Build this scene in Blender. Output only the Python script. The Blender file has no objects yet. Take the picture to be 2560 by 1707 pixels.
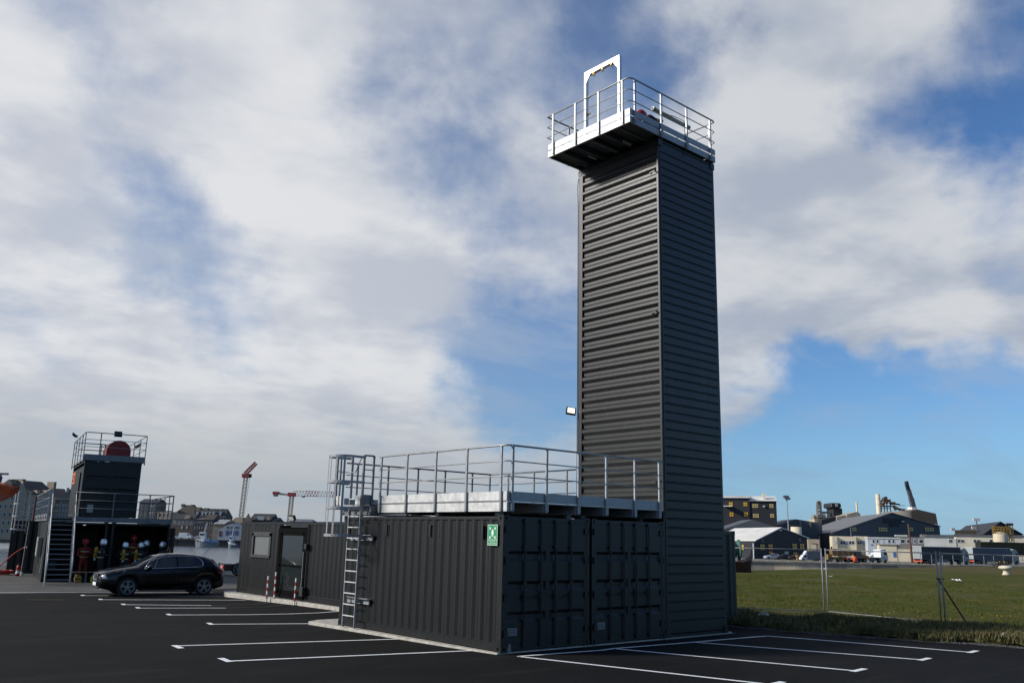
import bpy, math, random
from mathutils import Vector, Matrix, Quaternion
random.seed(7)
R = math.radians
SC = bpy.context.scene
COL = SC.collection
# ---------------------------------------------------------------- camera
cam_d = bpy.data.cameras.new('camera'); cam = bpy.data.objects.new('camera', cam_d); COL.objects.link(cam)
CR = ((0.7524150575, -0.1597091248, -0.6390340966), (-0.6583273540, -0.1501771749, -0.7375987468), (0.0218329153, 0.9756740294, -0.2181364530))
CP = Vector((-11.41576, -13.30963, 2.15726))
M4 = Matrix(CR).to_4x4(); M4.translation = CP
cam.matrix_world = M4
cam_d.sensor_width = 36; cam_d.lens = 2184.67 / 2560 * 36; cam_d.clip_start = 0.1; cam_d.clip_end = 12000
SC.camera = cam
# ---------------------------------------------------------------- sun direction (towards the sun)
SUN_AZ, SUN_EL = R(147), R(27)
SUN = Vector((math.cos(SUN_AZ) * math.cos(SUN_EL), math.sin(SUN_AZ) * math.cos(SUN_EL), math.sin(SUN_EL)))
sl = bpy.data.lights.new('sun', 'SUN'); sl.energy = 4.2; sl.angle = R(8); sl.color = (1.0, 0.95, 0.88)
so = bpy.data.objects.new('sun', sl); COL.objects.link(so); so.rotation_euler = SUN.to_track_quat('Z', 'Y').to_euler(); so.location = (0, 0, 60)
SC.view_settings.view_transform = 'Standard'; SC.view_settings.look = 'None'
SC.view_settings.exposure = 0; SC.view_settings.gamma = 1; SC.view_settings.use_curve_mapping = False
SC.render.resolution_x = 1024; SC.render.resolution_y = 682
# ---------------------------------------------------------------- node helpers
class NT:
    def __init__(s, t): s.t = t; s.n = t.nodes; s.l = t.links
    def add(s, ty, **k):
        n = s.n.new(ty)
        for a, b in k.items(): setattr(n, a, b)
        return n
    def link(s, a, b): s.l.new(a, b)
    def math(s, op, a, b=None, c=None, clamp=False):
        n = s.add('ShaderNodeMath', operation=op); n.use_clamp = clamp
        for i, v in enumerate((a, b, c)):
            if v is None: continue
            if isinstance(v, (int, float)): n.inputs[i].default_value = v
            else: s.link(v, n.inputs[i])
        return n.outputs[0]
    def vmath(s, op, a, b=None, sc=None):
        n = s.add('ShaderNodeVectorMath', operation=op)
        for i, v in enumerate((a, b)):
            if v is None: continue
            if isinstance(v, (tuple, list, Vector)): n.inputs[i].default_value = v
            else: s.link(v, n.inputs[i])
        if sc is not None: n.inputs['Scale'].default_value = sc
        return n.outputs['Value'] if op in ('DOT_PRODUCT', 'LENGTH') else n.outputs[0]
    def noise(s, vec, scale, detail=3, rough=0.5, dist=0.0):
        n = s.add('ShaderNodeTexNoise'); n.inputs['Scale'].default_value = scale
        n.inputs['Detail'].default_value = detail; n.inputs['Roughness'].default_value = rough; n.inputs['Distortion'].default_value = dist
        if vec is not None: s.link(vec, n.inputs['Vector'])
        return n
    def maprange(s, v, a, b, c=0.0, d=1.0, smooth=False):
        n = s.add('ShaderNodeMapRange'); n.interpolation_type = 'SMOOTHSTEP' if smooth else 'LINEAR'
        s.link(v, n.inputs[0])
        for i, x in enumerate((a, b, c, d)): n.inputs[i + 1].default_value = x
        return n.outputs[0]
    def mix(s, f, a, b):
        n = s.add('ShaderNodeMix', data_type='RGBA')
        if isinstance(f, (int, float)): n.inputs[0].default_value = f
        else: s.link(f, n.inputs[0])
        for i, v in ((6, a), (7, b)):
            if isinstance(v, (tuple, list)): n.inputs[i].default_value = (*v[:3], 1)
            else: s.link(v, n.inputs[i])
        return n.outputs[2]
# ---------------------------------------------------------------- world: physical sky with procedural clouds
W = bpy.data.worlds.new('World'); SC.world = W; W.use_nodes = True
W.node_tree.nodes.clear(); w = NT(W.node_tree)
tc = w.add('ShaderNodeTexCoord'); dirv = w.vmath('NORMALIZE', tc.outputs['Generated'])
sky = w.add('ShaderNodeTexSky', sky_type='NISHITA'); sky.sun_disc = False; sky.sun_elevation = SUN_EL
sky.sun_rotation = math.atan2(SUN.x, SUN.y); sky.air_density = 1.0; sky.dust_density = 0.3; sky.ozone_density = 1.6
sep = w.add('ShaderNodeSeparateXYZ'); w.link(dirv, sep.inputs[0])
zc = w.math('MAXIMUM', sep.outputs[2], 0.0); zz = w.math('ADD', zc, 0.16)
comb = w.add('ShaderNodeCombineXYZ'); w.link(w.math('DIVIDE', sep.outputs[0], zz), comb.inputs[0]); w.link(w.math('DIVIDE', sep.outputs[1], zz), comb.inputs[1])
cp = comb.outputs[0]
nA = w.noise(cp, 1.25, 5, 0.55, 0.15); nB = w.noise(cp, 3.6, 6, 0.58, 0.15); nE = w.noise(dirv, 9.0, 6, 0.56, 0.3); nD = w.noise(dirv, 5.0, 3, 0.5)
# soft cloud banks and clearings, each at its own compass bearing and height (azimuth, elevation, radius in degrees, weight)
BANKS = [(-30, 25, 45, -0.7), (-95, 30, 60, -0.8), (-60, 60, 40, -0.5), (78.8, 26.2, 22, 0.25), (80.9, 17.1, 22, 0.25), (64.1, 29.0, 16, 0.3), (66.5, 23.5, 12, 0.15), (60.3, 16.7, 9, 0.45), (63.4, 20.3, 8, 0.35), (55.6, 11.9, 8, 0.3), (72.8, 8.0, 14, 0.2), (56.9, 7.6, 14, 0.2), (67.4, 3.6, 14, 0.25), (75.1, 29.0, 5, -0.6), (72.1, 17.6, 5, -0.6), (69.3, 15.3, 6, -0.75), (66.5, 13.9, 4.5, -0.6), (62.0, 22.5, 5, -0.3), (57.0, 25.5, 6, -0.4), (74.5, 23, 4, -0.3), (77.6, 14.2, 4, -0.2), (65.3, 16.8, 3.5, -0.2), (54.6, 21.3, 6, -0.15), (52.5, 17, 5, -0.1), (58.9, 22.9, 5, -0.1), (47.8, 13.6, 6, -0.30), (51.0, 11.3, 5, -0.35), (45.7, 10.6, 6, -0.45), (48.9, 9.9, 5, -0.3), (50.7, 21.2, 4, -0.1), (46.6, 32.0, 5, 0.10), (44.9, 25.4, 5, 0.12), (48, 20, 7, 0.25), (38.8, 32.2, 6, -0.6), (36.4, 29.5, 4, -0.4), (29.1, 29.7, 10, 0.5), (30.7, 27.2, 7, 0.3), (21.0, 30.3, 9, 0.25), (34.5, 23.0, 7, 0.35), (36, 17, 6, 0.35), (31.4, 24.6, 3, -0.2), (17.7, 26.9, 7, -0.2), (17.7, 20.2, 6, -0.75), (21.4, 18.3, 4, -0.6), (22.9, 23.5, 6, -0.5), (26.9, 21.8, 4, -0.2), (31.1, 18.5, 7, 0.2), (26.0, 15.9, 8, 1.1), (21.1, 15.4, 8, 1.1), (17.0, 17.0, 8, 0.8), (32.7, 13.4, 8, 0.8), (30.1, 12.5, 6, 0.3), (34.7, 10.4, 4, 0.3), (32.7, 7.6, 6, -0.7), (26.5, 8.3, 8, -0.8), (20.5, 9.3, 9, -0.8), (18.5, 6.7, 9, -0.7), (24.3, 4.9, 9, -0.45), (31.8, 3.3, 8, -0.35), (20.0, 2.6, 9, -0.45), (30.4, 5.2, 4, 0.2), (45.4, 6.5, 5, -0.1)]
dis = w.vmath('SCALE', w.vmath('SUBTRACT', nD.outputs['Color'], (0.5, 0.5, 0.5)), sc=0.13)
nD2 = w.noise(dirv, 17.0, 4, 0.55)
dis2 = w.vmath('SCALE', w.vmath('SUBTRACT', nD2.outputs['Color'], (0.5, 0.5, 0.5)), sc=0.075)
dd = w.vmath('NORMALIZE', w.vmath('ADD', w.vmath('ADD', dirv, dis), dis2))
acc = None
for az, el, r, wt in BANKS:
    c = (math.cos(R(az)) * math.cos(R(el)), math.sin(R(az)) * math.cos(R(el)), math.sin(R(el)))
    dt = w.vmath('DOT_PRODUCT', dd, c)
    v = w.math('MULTIPLY', w.maprange(dt, math.cos(R(r * 1.25)), 1.0, 0, 1, True), wt)
    acc = v if acc is None else w.math('ADD', acc, v)
base = w.math('ADD', w.math('MULTIPLY', w.math('SUBTRACT', nA.outputs['Fac'], 0.5), 1.9), w.math('ADD', w.math('MULTIPLY', w.math('SUBTRACT', nB.outputs['Fac'], 0.5), 0.95), w.math('MULTIPLY', w.math('SUBTRACT', nE.outputs['Fac'], 0.5), 1.7)))
dens = w.math('ADD', w.math('ADD', base, acc), 0.38)
mask = w.maprange(dens, -0.32, 1.02, 0.0, 1.0, True)
# clouds are whiter towards the sun side, greyer low down and where thick
low_ = w.maprange(sep.outputs[2], 0.06, 0.25, 0, 1, True)
sunside = w.maprange(w.vmath('DOT_PRODUCT', dirv, (math.cos(R(95)), math.sin(R(95)), 0.12)), 0.42, 0.95, 0, 1, True)
nC = w.noise(cp, 1.9, 4, 0.55, 0.2)
shade = w.maprange(w.math('ADD', w.math('MULTIPLY', nC.outputs['Fac'], 0.65), w.math('MULTIPLY', nB.outputs['Fac'], 0.35)), 0.38, 0.60, 0, 1, True)
whitec = w.mix(sunside, (6.5, 6.7, 7.0), (7.7, 7.8, 8.0))
greyc = w.mix(sunside, (4.0, 4.5, 5.4), (5.5, 5.8, 6.5))
cl = w.mix(shade, greyc, whitec)
low = w.maprange(sep.outputs[2], 0.02, 0.20, 0, 1, True)
cl = w.mix(low, w.mix(sunside, (3.5, 3.9, 4.5), (4.5, 4.8, 5.1)), cl)
blue_raw = w.vmath('MULTIPLY', sky.outputs[0], (0.60, 0.88, 1.22))
hzf = w.maprange(sep.outputs[2], 0.0, 0.16, 0.62, 0.0, True)
blue2 = w.mix(hzf, blue_raw, (2.35, 4.4, 6.9))
# high thin haze streaks
mpc = w.add('ShaderNodeMapping'); mpc.inputs['Scale'].default_value = (1.0, 1.7, 1.0); mpc.inputs['Rotation'].default_value = (0, 0, R(35)); w.link(cp, mpc.inputs[0])
nS = w.noise(mpc.outputs[0], 1.1, 7, 0.62, 0.4)
thin = w.math('MULTIPLY', w.maprange(nS.outputs['Fac'], 0.44, 0.70, 0, 1, True), 0.42)
thin = w.math('ADD', thin, w.math('MULTIPLY', sunside, 0.40))
thinc = w.mix(low_, (2.6, 3.7, 5.3), (4.4, 5.0, 6.0))
veil = w.mix(thin, blue2, thinc)
full = w.mix(w.math('MULTIPLY', mask, 0.97), veil, cl)
bg = w.add('ShaderNodeBackground'); w.link(full, bg.inputs[0]); bg.inputs[1].default_value = 0.1
wo = w.add('ShaderNodeOutputWorld'); w.link(bg.outputs[0], wo.inputs[0])
# ---------------------------------------------------------------- materials
MATS = {}
def mat(name, col, rough=0.5, metal=0.0, var=0.0, vscale=4.0, bump=0.0, bscale=40.0, col2=None, spec=None, coat=0.0, emit=None, stretch=None, world=False):
    m = bpy.data.materials.new(name); m.use_nodes = True; t = NT(m.node_tree)
    b = t.n['Principled BSDF']; b.inputs['Base Color'].default_value = (*col, 1)
    b.inputs['Roughness'].default_value = rough; b.inputs['Metallic'].default_value = metal
    if spec is not None: b.inputs['Specular IOR Level'].default_value = spec
    if coat: b.inputs['Coat Weight'].default_value = coat; b.inputs['Coat Roughness'].default_value = 0.06
    if emit: b.inputs['Emission Color'].default_value = (*emit[:3], 1); b.inputs['Emission Strength'].default_value = emit[3]
    tcn = t.add('ShaderNodeTexCoord'); vec = tcn.outputs['Object']
    if world:
        g = t.add('ShaderNodeNewGeometry'); vec = g.outputs['Position']
    if stretch:
        mp = t.add('ShaderNodeMapping'); mp.inputs['Scale'].default_value = stretch; t.link(vec, mp.inputs[0]); vec = mp.outputs[0]
    if var or col2:
        n = t.noise(vec, vscale, 5, 0.6)
        c2 = col2 if col2 else tuple(min(1, c * (1 + var)) for c in col); c1 = col if col2 else tuple(c * (1 - var) for c in col)
        f = t.maprange(n.outputs['Fac'], 0.34, 0.66)
        t.link(t.mix(f, c1, c2), b.inputs['Base Color'])
        t.link(t.maprange(n.outputs['Fac'], 0.3, 0.7, max(0, rough - 0.07), min(1, rough + 0.07)), b.inputs['Roughness'])
    if bump:
        nb = t.noise(vec, bscale, 4, 0.6); bp = t.add('ShaderNodeBump'); bp.inputs['Strength'].default_value = bump; bp.inputs['Distance'].default_value = 0.02
        t.link(nb.outputs['Fac'], bp.inputs['Height']); t.link(bp.outputs[0], b.inputs['Normal'])
    MATS[name] = m; return m
paint = mat('container_paint', (0.0052, 0.0057, 0.0058), 0.41, 0.0, 0.12, 1.4, 0.05, 5.0, spec=0.43)
towerpaint = paint
framegrey = mat('frame_grey', (0.035, 0.037, 0.038), 0.5, 0.0, 0.1, 1.5)
paint2 = mat('container_paint_worn', (0.007, 0.008, 0.009), 0.42, 0.0, 0.25, 2.2, 0.08, 6.0)
wallgrey = mat('paint_mid_grey', (0.065, 0.068, 0.07), 0.5, 0.0, 0.12, 1.5)
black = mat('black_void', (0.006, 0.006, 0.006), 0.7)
rubber = mat('rubber', (0.012, 0.012, 0.012), 0.75)
fencesteel = mat('fence_steel', (0.24, 0.245, 0.245), 0.5, 0.2, 0.2, 6)
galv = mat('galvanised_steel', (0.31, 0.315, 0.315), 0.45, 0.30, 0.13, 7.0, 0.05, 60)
galv_dark = mat('galvanised_steel_dull_shade', (0.16, 0.17, 0.175), 0.5, 0.4, 0.2, 9.0)  # dull galvanising, also the shaded tone of boards turned from the sun
galv_bright = mat('galvanised_steel_lit_tone', (0.57, 0.57, 0.55), 0.45, 0.10, 0.20, 5.0, 0.04, 30)  # lighter copy of the galvanised steel, sunlight put into its colour
alu = mat('aluminium', (0.80, 0.80, 0.79), 0.35, 0.15, 0.05, 5.0)
concrete = mat('concrete', (0.42, 0.395, 0.345), 0.9, 0, 0.22, 6.0, 0.4, 50, world=True)
linewhite = mat('road_paint', (0.82, 0.83, 0.82), 0.7, 0, 0.08, 9.0, 0.2, 120, world=True)
oldline = mat('worn_road_paint', (0.06, 0.052, 0.045), 0.85, 0, 0.3, 12.0, world=True)
yellowdot = mat('yellow_road_paint', (0.20, 0.13, 0.03), 0.8)
glassd = mat('dark_glass', (0.012, 0.015, 0.018), 0.06, 0.0, spec=0.8)
red = mat('red_paint', (0.42, 0.015, 0.015), 0.45)
white = mat('white_paint', (0.78, 0.78, 0.76), 0.5)
signgreen = mat('sign_green', (0.010, 0.27, 0.115), 0.5)
signwhite = mat('sign_white', (0.75, 0.80, 0.70), 0.5)
brass = mat('gold_anodised', (0.50, 0.30, 0.06), 0.35, 0.7)
blind = mat('roller_blind', (0.17, 0.18, 0.17), 0.6, 0, 0.06, 3.0)
yellowtank = mat('yellow_cylinder', (0.36, 0.20, 0.015), 0.4)
orange = mat('orange_tarp', (0.42, 0.075, 0.02), 0.6, 0, 0.2, 3.0, 0.3, 6)
rustred = mat('rusty_red', (0.10, 0.02, 0.015), 0.7, 0, 0.3, 8)
lit = mat('lit_lamp_glass', (0.9, 0.85, 0.7), 0.3, emit=(1.0, 0.9, 0.7, 1.6))
# scuffs, rain streaks and dust on the container paint
for pm_ in (paint, paint2):
    t = NT(pm_.node_tree); b = t.n['Principled BSDF']; src = b.inputs['Base Color'].links[0].from_socket
    g = t.add('ShaderNodeNewGeometry'); mp = t.add('ShaderNodeMapping'); mp.inputs['Scale'].default_value = (9, 9, .45); t.link(g.outputs['Position'], mp.inputs[0])
    st1 = t.noise(mp.outputs[0], 1.0, 6, 0.7); mp2 = t.add('ShaderNodeMapping'); mp2.inputs['Scale'].default_value = (1.5, 1.5, 22); t.link(g.outputs['Position'], mp2.inputs[0]); st2 = t.noise(mp2.outputs[0], 1.0, 4, 0.7); sp = t.noise(g.outputs['Position'], 0.5, 3, 0.6)
    c = t.mix(t.math('MULTIPLY', t.maprange(st1.outputs['Fac'], 0.52, 0.75), 0.5), src, (0.014, 0.0145, 0.0145))
    c = t.mix(t.math('MULTIPLY', t.maprange(st2.outputs['Fac'], 0.70, 0.76), t.maprange(sp.outputs['Fac'], 0.52, 0.62)), c, (0.07, 0.07, 0.068))
    t.link(c, b.inputs['Base Color'])
    r_ = t.maprange(st1.outputs['Fac'], 0.3, 0.7, 0.38, 0.45); t.link(r_, b.inputs['Roughness'])
# road paint worn through to the asphalt in specks
t = NT(linewhite.node_tree); b = t.n['Principled BSDF']; src = b.inputs['Base Color'].links[0].from_socket
g = t.add('ShaderNodeNewGeometry'); wn_ = t.noise(g.outputs['Position'], 75, 3, 0.7); wn2 = t.noise(g.outputs['Position'], 1.3, 3, 0.6)
wf = t.math('GREATER_THAN', t.math('ADD', t.math('MULTIPLY', wn_.outputs['Fac'], 1.0), t.math('MULTIPLY', wn2.outputs['Fac'], 0.28)), 0.775)
t.link(t.mix(wf, src, (0.05, 0.05, 0.05)), b.inputs['Base Color'])
# asphalt: dark binder with paler aggregate
am = bpy.data.materials.new('asphalt'); am.use_nodes = True; t = NT(am.node_tree); b = t.n['Principled BSDF']
g = t.add('ShaderNodeNewGeometry'); P = g.outputs['Position']
n1 = t.noise(P, 160, 2, 0.6); n2 = t.noise(P, 0.55, 6, 0.62, 0.6); n3 = t.noise(P, 7, 4, 0.6)
mpn = t.add('ShaderNodeMapping'); mpn.inputs['Rotation'].default_value = (0, 0, R(27)); mpn.inputs['Scale'].default_value = (0.18, 1.6, 1); t.link(P, mpn.inputs[0])
n4 = t.noise(mpn.outputs[0], 1.0, 5, 0.65)
c = t.mix(t.maprange(n2.outputs['Fac'], 0.3, 0.7), (0.0062, 0.0060, 0.0058), (0.0105, 0.0101, 0.0098))
c = t.mix(t.maprange(n1.outputs['Fac'], 0.60, 0.75), c, (0.036, 0.035, 0.034))
c = t.mix(t.math('MULTIPLY', t.maprange(n4.outputs['Fac'], 0.54, 0.70), 0.55), c, (0.026, 0.025, 0.024))
n5 = t.noise(P, 0.22, 4, 0.6, 1.0); c = t.mix(t.math('MULTIPLY', t.maprange(n5.outputs['Fac'], 0.50, 0.64, 0, 1, True), 0.5), c, (0.0045, 0.0043, 0.0043))
n6 = t.noise(P, 9, 2, 0.6); c = t.mix(t.maprange(n6.outputs['Fac'], 0.80, 0.815), c, (0.11, 0.105, 0.10))
c = t.mix(t.math('MULTIPLY', t.maprange(n3.outputs['Fac'], 0.64, 0.76), 0.3), c, (0.030, 0.029, 0.027))
t.link(c, b.inputs['Base Color']); b.inputs['Roughness'].default_value = 0.93; b.inputs['Specular IOR Level'].default_value = 0.12
bp = t.add('ShaderNodeBump'); bp.inputs['Strength'].default_value = 0.5; bp.inputs['Distance'].default_value = 0.012; t.link(n1.outputs['Fac'], bp.inputs['Height']); t.link(bp.outputs[0], b.inputs['Normal'])
asphalt = am
apronm = mat('old_apron', (0.042, 0.040, 0.036), 0.92, 0, 0.3, 0.9, 0.4, 60, col2=(0.085, 0.080, 0.070), world=True)
quaym = mat('quay_surface', (0.13, 0.125, 0.115), 0.9, 0, 0.2, 0.08, col2=(0.19, 0.185, 0.17), world=True)
gravelm = mat('gravel', (0.10, 0.095, 0.09), 0.95, 0, 0.3, 5, 0.8, 25, col2=(0.05, 0.047, 0.043), world=True)
# water
wm = bpy.data.materials.new('harbour_water'); wm.use_nodes = True; t = NT(wm.node_tree); b = t.n['Principled BSDF']
b.inputs['Base Color'].default_value = (0.05, 0.075, 0.10, 1); b.inputs['Roughness'].default_value = 0.16; b.inputs['IOR'].default_value = 1.33
g = t.add('ShaderNodeNewGeometry'); n1 = t.noise(g.outputs['Position'], 0.9, 4, 0.6); n2 = t.noise(g.outputs['Position'], 0.12, 3, 0.6)
h = t.math('ADD', n1.outputs['Fac'], n2.outputs['Fac']); bp = t.add('ShaderNodeBump'); bp.inputs['Strength'].default_value = 1.0; bp.inputs['Distance'].default_value = 0.35
t.link(h, bp.inputs['Height']); t.link(bp.outputs[0], b.inputs['Normal']); water = wm
# grass
gm = bpy.data.materials.new('grass_ground'); gm.use_nodes = True; t = NT(gm.node_tree); b = t.n['Principled BSDF']
g = t.add('ShaderNodeNewGeometry'); P = g.outputs['Position']
n1 = t.noise(P, 0.11, 5, 0.62); n2 = t.noise(P, 1.3, 6, 0.7); n3 = t.noise(P, 11, 4, 0.7)
c = t.mix(t.maprange(n2.outputs['Fac'], 0.30, 0.70), (0.043, 0.054, 0.006), (0.090, 0.098, 0.010))
c = t.mix(t.math('MULTIPLY', t.maprange(n1.outputs['Fac'], 0.46, 0.66), 0.75), c, (0.135, 0.105, 0.045))
c = t.mix(t.math('MULTIPLY', t.maprange(n3.outputs['Fac'], 0.52, 0.70), 0.65), c, (0.020, 0.032, 0.007))
sx = t.add('ShaderNodeSeparateXYZ'); t.link(P, sx.inputs[0])
far = t.maprange(t.math('ADD', sx.outputs[0], t.math('MULTIPLY', n2.outputs['Fac'], 22)), 72, 92, 0, 0.8, True)
c = t.mix(far, c, (0.105, 0.082, 0.036))
t.link(c, b.inputs['Base Color']); b.inputs['Roughness'].default_value = 0.95; b.inputs['Specular IOR Level'].default_value = 0.1
bp = t.add('ShaderNodeBump'); bp.inputs['Strength'].default_value = 0.9; bp.inputs['Distance'].default_value = 0.08; t.link(n3.outputs['Fac'], bp.inputs['Height']); t.link(bp.outputs[0], b.inputs['Normal'])
grassm = gm
bm_ = bpy.data.materials.new('grass_blade'); bm_.use_nodes = True; t = NT(bm_.node_tree); b = t.n['Principled BSDF']
g = t.add('ShaderNodeNewGeometry'); n1 = t.noise(g.outputs['Position'], 0.9, 4, 0.65)
cr = t.mix(g.outputs['Random Per Island'], (0.043, 0.056, 0.006), (0.095, 0.102, 0.013))
c = t.mix(t.maprange(n1.outputs['Fac'], 0.50, 0.64, 0, 0.8), cr, (0.16, 0.115, 0.055))
t.link(c, b.inputs['Base Color']); b.inputs['Roughness'].default_value = 0.8; b.inputs['Specular IOR Level'].default_value = 0.15; bladem = bm_
weedm = mat('weed_leaf', (0.045, 0.058, 0.014), 0.8, 0, 0.5, 3, col2=(0.16, 0.13, 0.05), world=True)
stonem = mat('pale_stone', (0.34, 0.30, 0.26), 0.9, 0, 0.25, 5, 0.5, 14)
# ---------------------------------------------------------------- mesh helpers
class MB:
    def __init__(s): s.v = []; s.f = []; s.m = []
    def quad(s, a, b, c, d, mi=0):
        n = len(s.v); s.v += [tuple(a), tuple(b), tuple(c), tuple(d)]; s.f.append((n, n + 1, n + 2, n + 3)); s.m.append(mi); return s
    def face(s, pts, mi=0):
        n = len(s.v); s.v += [tuple(p) for p in pts]; s.f.append(tuple(range(n, n + len(pts)))); s.m.append(mi); return s
    def box(s, x0, x1, y0, y1, z0, z1, mi=0):
        n = len(s.v)
        s.v += [(x0, y0, z0), (x1, y0, z0), (x1, y1, z0), (x0, y1, z0), (x0, y0, z1), (x1, y0, z1), (x1, y1, z1), (x0, y1, z1)]
        for q in ((0, 3, 2, 1), (4, 5, 6, 7), (0, 1, 5, 4), (1, 2, 6, 5), (2, 3, 7, 6), (3, 0, 4, 7)):
            s.f.append(tuple(n + i for i in q)); s.m.append(mi)
        return s
    def bar(s, p, q, w, h=None, mi=0, up=(0, 0, 1)):
        p = Vector(p); q = Vector(q); h = h or w; d = (q - p).normalized(); u = Vector(up)
        if abs(d.dot(u)) > 0.98: u = Vector((1, 0, 0))
        r = d.cross(u).normalized() * (w / 2); k = r.cross(d).normalized() * (h / 2); n = len(s.v)
        for c in (p, q): s.v += [tuple(c - r - k), tuple(c + r - k), tuple(c + r + k), tuple(c - r + k)]
        for f in ((0, 1, 2, 3), (7, 6, 5, 4), (0, 4, 5, 1), (1, 5, 6, 2), (2, 6, 7, 3), (3, 7, 4, 0)):
            s.f.append(tuple(n + i for i in f)); s.m.append(mi)
        return s
    def tube(s, pts, r, k=8, mi=0, cap=True):
        pts = [Vector(p) for p in pts]; n0 = len(s.v); prev = None
        rr = r if isinstance(r, (list, tuple)) else [r] * len(pts)
        for i, p in enumerate(pts):
            d = (pts[min(i + 1, len(pts) - 1)] - pts[max(i - 1, 0)]).normalized()
            if prev is None:
                u = Vector((0, 0, 1)) if abs(d.z) < 0.9 else Vector((1, 0, 0)); a = d.cross(u).normalized()
            else:
                a = (prev - d * prev.dot(d)).normalized()
            prev = a; bb = d.cross(a)
            for j in range(k):
                t = 2 * math.pi * j / k; s.v.append(tuple(p + (a * math.cos(t) + bb * math.sin(t)) * rr[i]))
        for i in range(len(pts) - 1):
            for j in range(k):
                s.f.append((n0 + i * k + j, n0 + i * k + (j + 1) % k, n0 + (i + 1) * k + (j + 1) % k, n0 + (i + 1) * k + j)); s.m.append(mi)
        if cap:
            s.f.append(tuple(n0 + j for j in reversed(range(k)))); s.m.append(mi)
            s.f.append(tuple(n0 + (len(pts) - 1) * k + j for j in range(k))); s.m.append(mi)
        return s
    def extr(s, poly, f3, mi=0):
        """poly: 2D points; f3(u, v, k) -> xyz with k 0/1"""
        n = len(s.v); N = len(poly)
        for k in (0, 1): s.v += [tuple(f3(u, v, k)) for u, v in poly]
        s.f.append(tuple(n + i for i in reversed(range(N)))); s.m.append(mi); s.f.append(tuple(n + N + i for i in range(N))); s.m.append(mi)
        for i in range(N):
            j = (i + 1) % N; s.f.append((n + i, n + j, n + N + j, n + N + i)); s.m.append(mi)
        return s
    def ball(s, c, r, k=10, m=6, mi=0, sc=(1, 1, 1)):
        n = len(s.v); c = Vector(c)
        for i in range(m + 1):
            th = math.pi * i / m
            for j in range(k):
                ph = 2 * math.pi * j / k
                s.v.append((c.x + r * sc[0] * math.sin(th) * math.cos(ph), c.y + r * sc[1] * math.sin(th) * math.sin(ph), c.z + r * sc[2] * math.cos(th)))
        for i in range(m):
            for j in range(k):
                s.f.append((n + i * k + j, n + (i + 1) * k + j, n + (i + 1) * k + (j + 1) % k, n + i * k + (j + 1) % k)); s.m.append(mi)
        return s
    def lathe(s, prof, c=(0, 0, 0), k=16, mi=0, axis='z'):
        n = len(s.v); c = Vector(c)
        for r, h in prof:
            for j in range(k):
                t = 2 * math.pi * j / k; a, bb = r * math.cos(t), r * math.sin(t)
                s.v.append(tuple(c + (Vector((a, bb, h)) if axis == 'z' else Vector((a, h, bb)) if axis == 'y' else Vector((h, a, bb)))))
        for i in range(len(prof) - 1):
            for j in range(k):
                s.f.append((n + i * k + j, n + i * k + (j + 1) % k, n + (i + 1) * k + (j + 1) % k, n + (i + 1) * k + j)); s.m.append(mi)
        return s
def mesh_of(name, mb, mats, smooth=False):
    me = bpy.data.meshes.new(name); me.from_pydata(mb.v, [], mb.f)
    mats = mats if isinstance(mats, (list, tuple)) else [mats]
    for m in mats: me.materials.append(m)
    if any(mb.m): me.polygons.foreach_set('material_index', mb.m)
    if smooth: me.polygons.foreach_set('use_smooth', [True] * len(me.polygons))
    me.update(); return me
def ob(name, me, parent=None, loc=(0, 0, 0), rot=None, scale=None):
    o = bpy.data.objects.new(name, me); COL.objects.link(o)
    if parent is not None: o.parent = parent
    o.location = loc
    if rot: o.rotation_euler = rot
    if scale: o.scale = scale
    return o
def fixn(me):
    import bmesh
    b = bmesh.new(); b.from_mesh(me); bmesh.ops.recalc_face_normals(b, faces=b.faces); b.to_mesh(me); b.free()
def part(name, mb, mats, parent=None, loc=(0, 0, 0), rot=None, smooth=False, bevel=0.0, scale=None):
    me = mesh_of(name, mb, mats, smooth); fixn(me)
    o = ob(name, me, parent, loc, rot, scale)
    if bevel:
        m = o.modifiers.new('bevel', 'BEVEL'); m.width = bevel; m.segments = 2; m.limit_method = 'ANGLE'; m.harden_normals = False
    return o
def tag(o, label, cat, group=None, kind=None):
    if label: o['label'] = label
    if cat: o['category'] = cat
    if group: o['group'] = group
    if kind: o['kind'] = kind
    return o
def thing(name, label, cat, loc=(0, 0, 0), rz=0.0, group=None):
    o = bpy.data.objects.new(name, None); COL.objects.link(o); o.location = loc; o.rotation_euler = (0, 0, rz); o.empty_display_size = 0.2
    return tag(o, label, cat, group)
def kids(o): return [c for c in COL.objects if c.parent == o]
def copytree(o, parent=None, loc=None, rz=None, label=None, group=None):
    c = o.copy(); COL.objects.link(c); c.parent = parent
    if loc is not None: c.location = loc
    if rz is not None: c.rotation_euler = (0, 0, rz)
    if label: c['label'] = label
    if group: c['group'] = group
    for k in o.children: copytree(k, c)
    return c
def struct(name, mb, mats, smooth=False):
    o = part(name, mb, mats, None, smooth=smooth); o['kind'] = 'structure'; return o
def gz(y):
    if y <= 0: return -0.03
    if y <= 14: return -0.03 - 0.10 * y / 14
    if y <= 27: return -0.13 - 0.07 * (y - 14) / 13
    return -0.20
def V(px, py, d):
    """world point seen at photo pixel (px,py) at d metres horizontal depth"""
    v = Vector(CR[0]), Vector(CR[1]), Vector(CR[2])
    lx, ly = (px - 1280) / 2184.67, -(py - 853.5) / 2184.67
    dr = Vector((v[0].x * lx + v[0].y * ly - v[0].z, v[1].x * lx + v[1].y * ly - v[1].z, v[2].x * lx + v[2].y * ly - v[2].z))
    fwd = Vector((0.6548, 0.7558)); return CP + dr * (d / (dr.x * fwd.x + dr.y * fwd.y))
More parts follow.
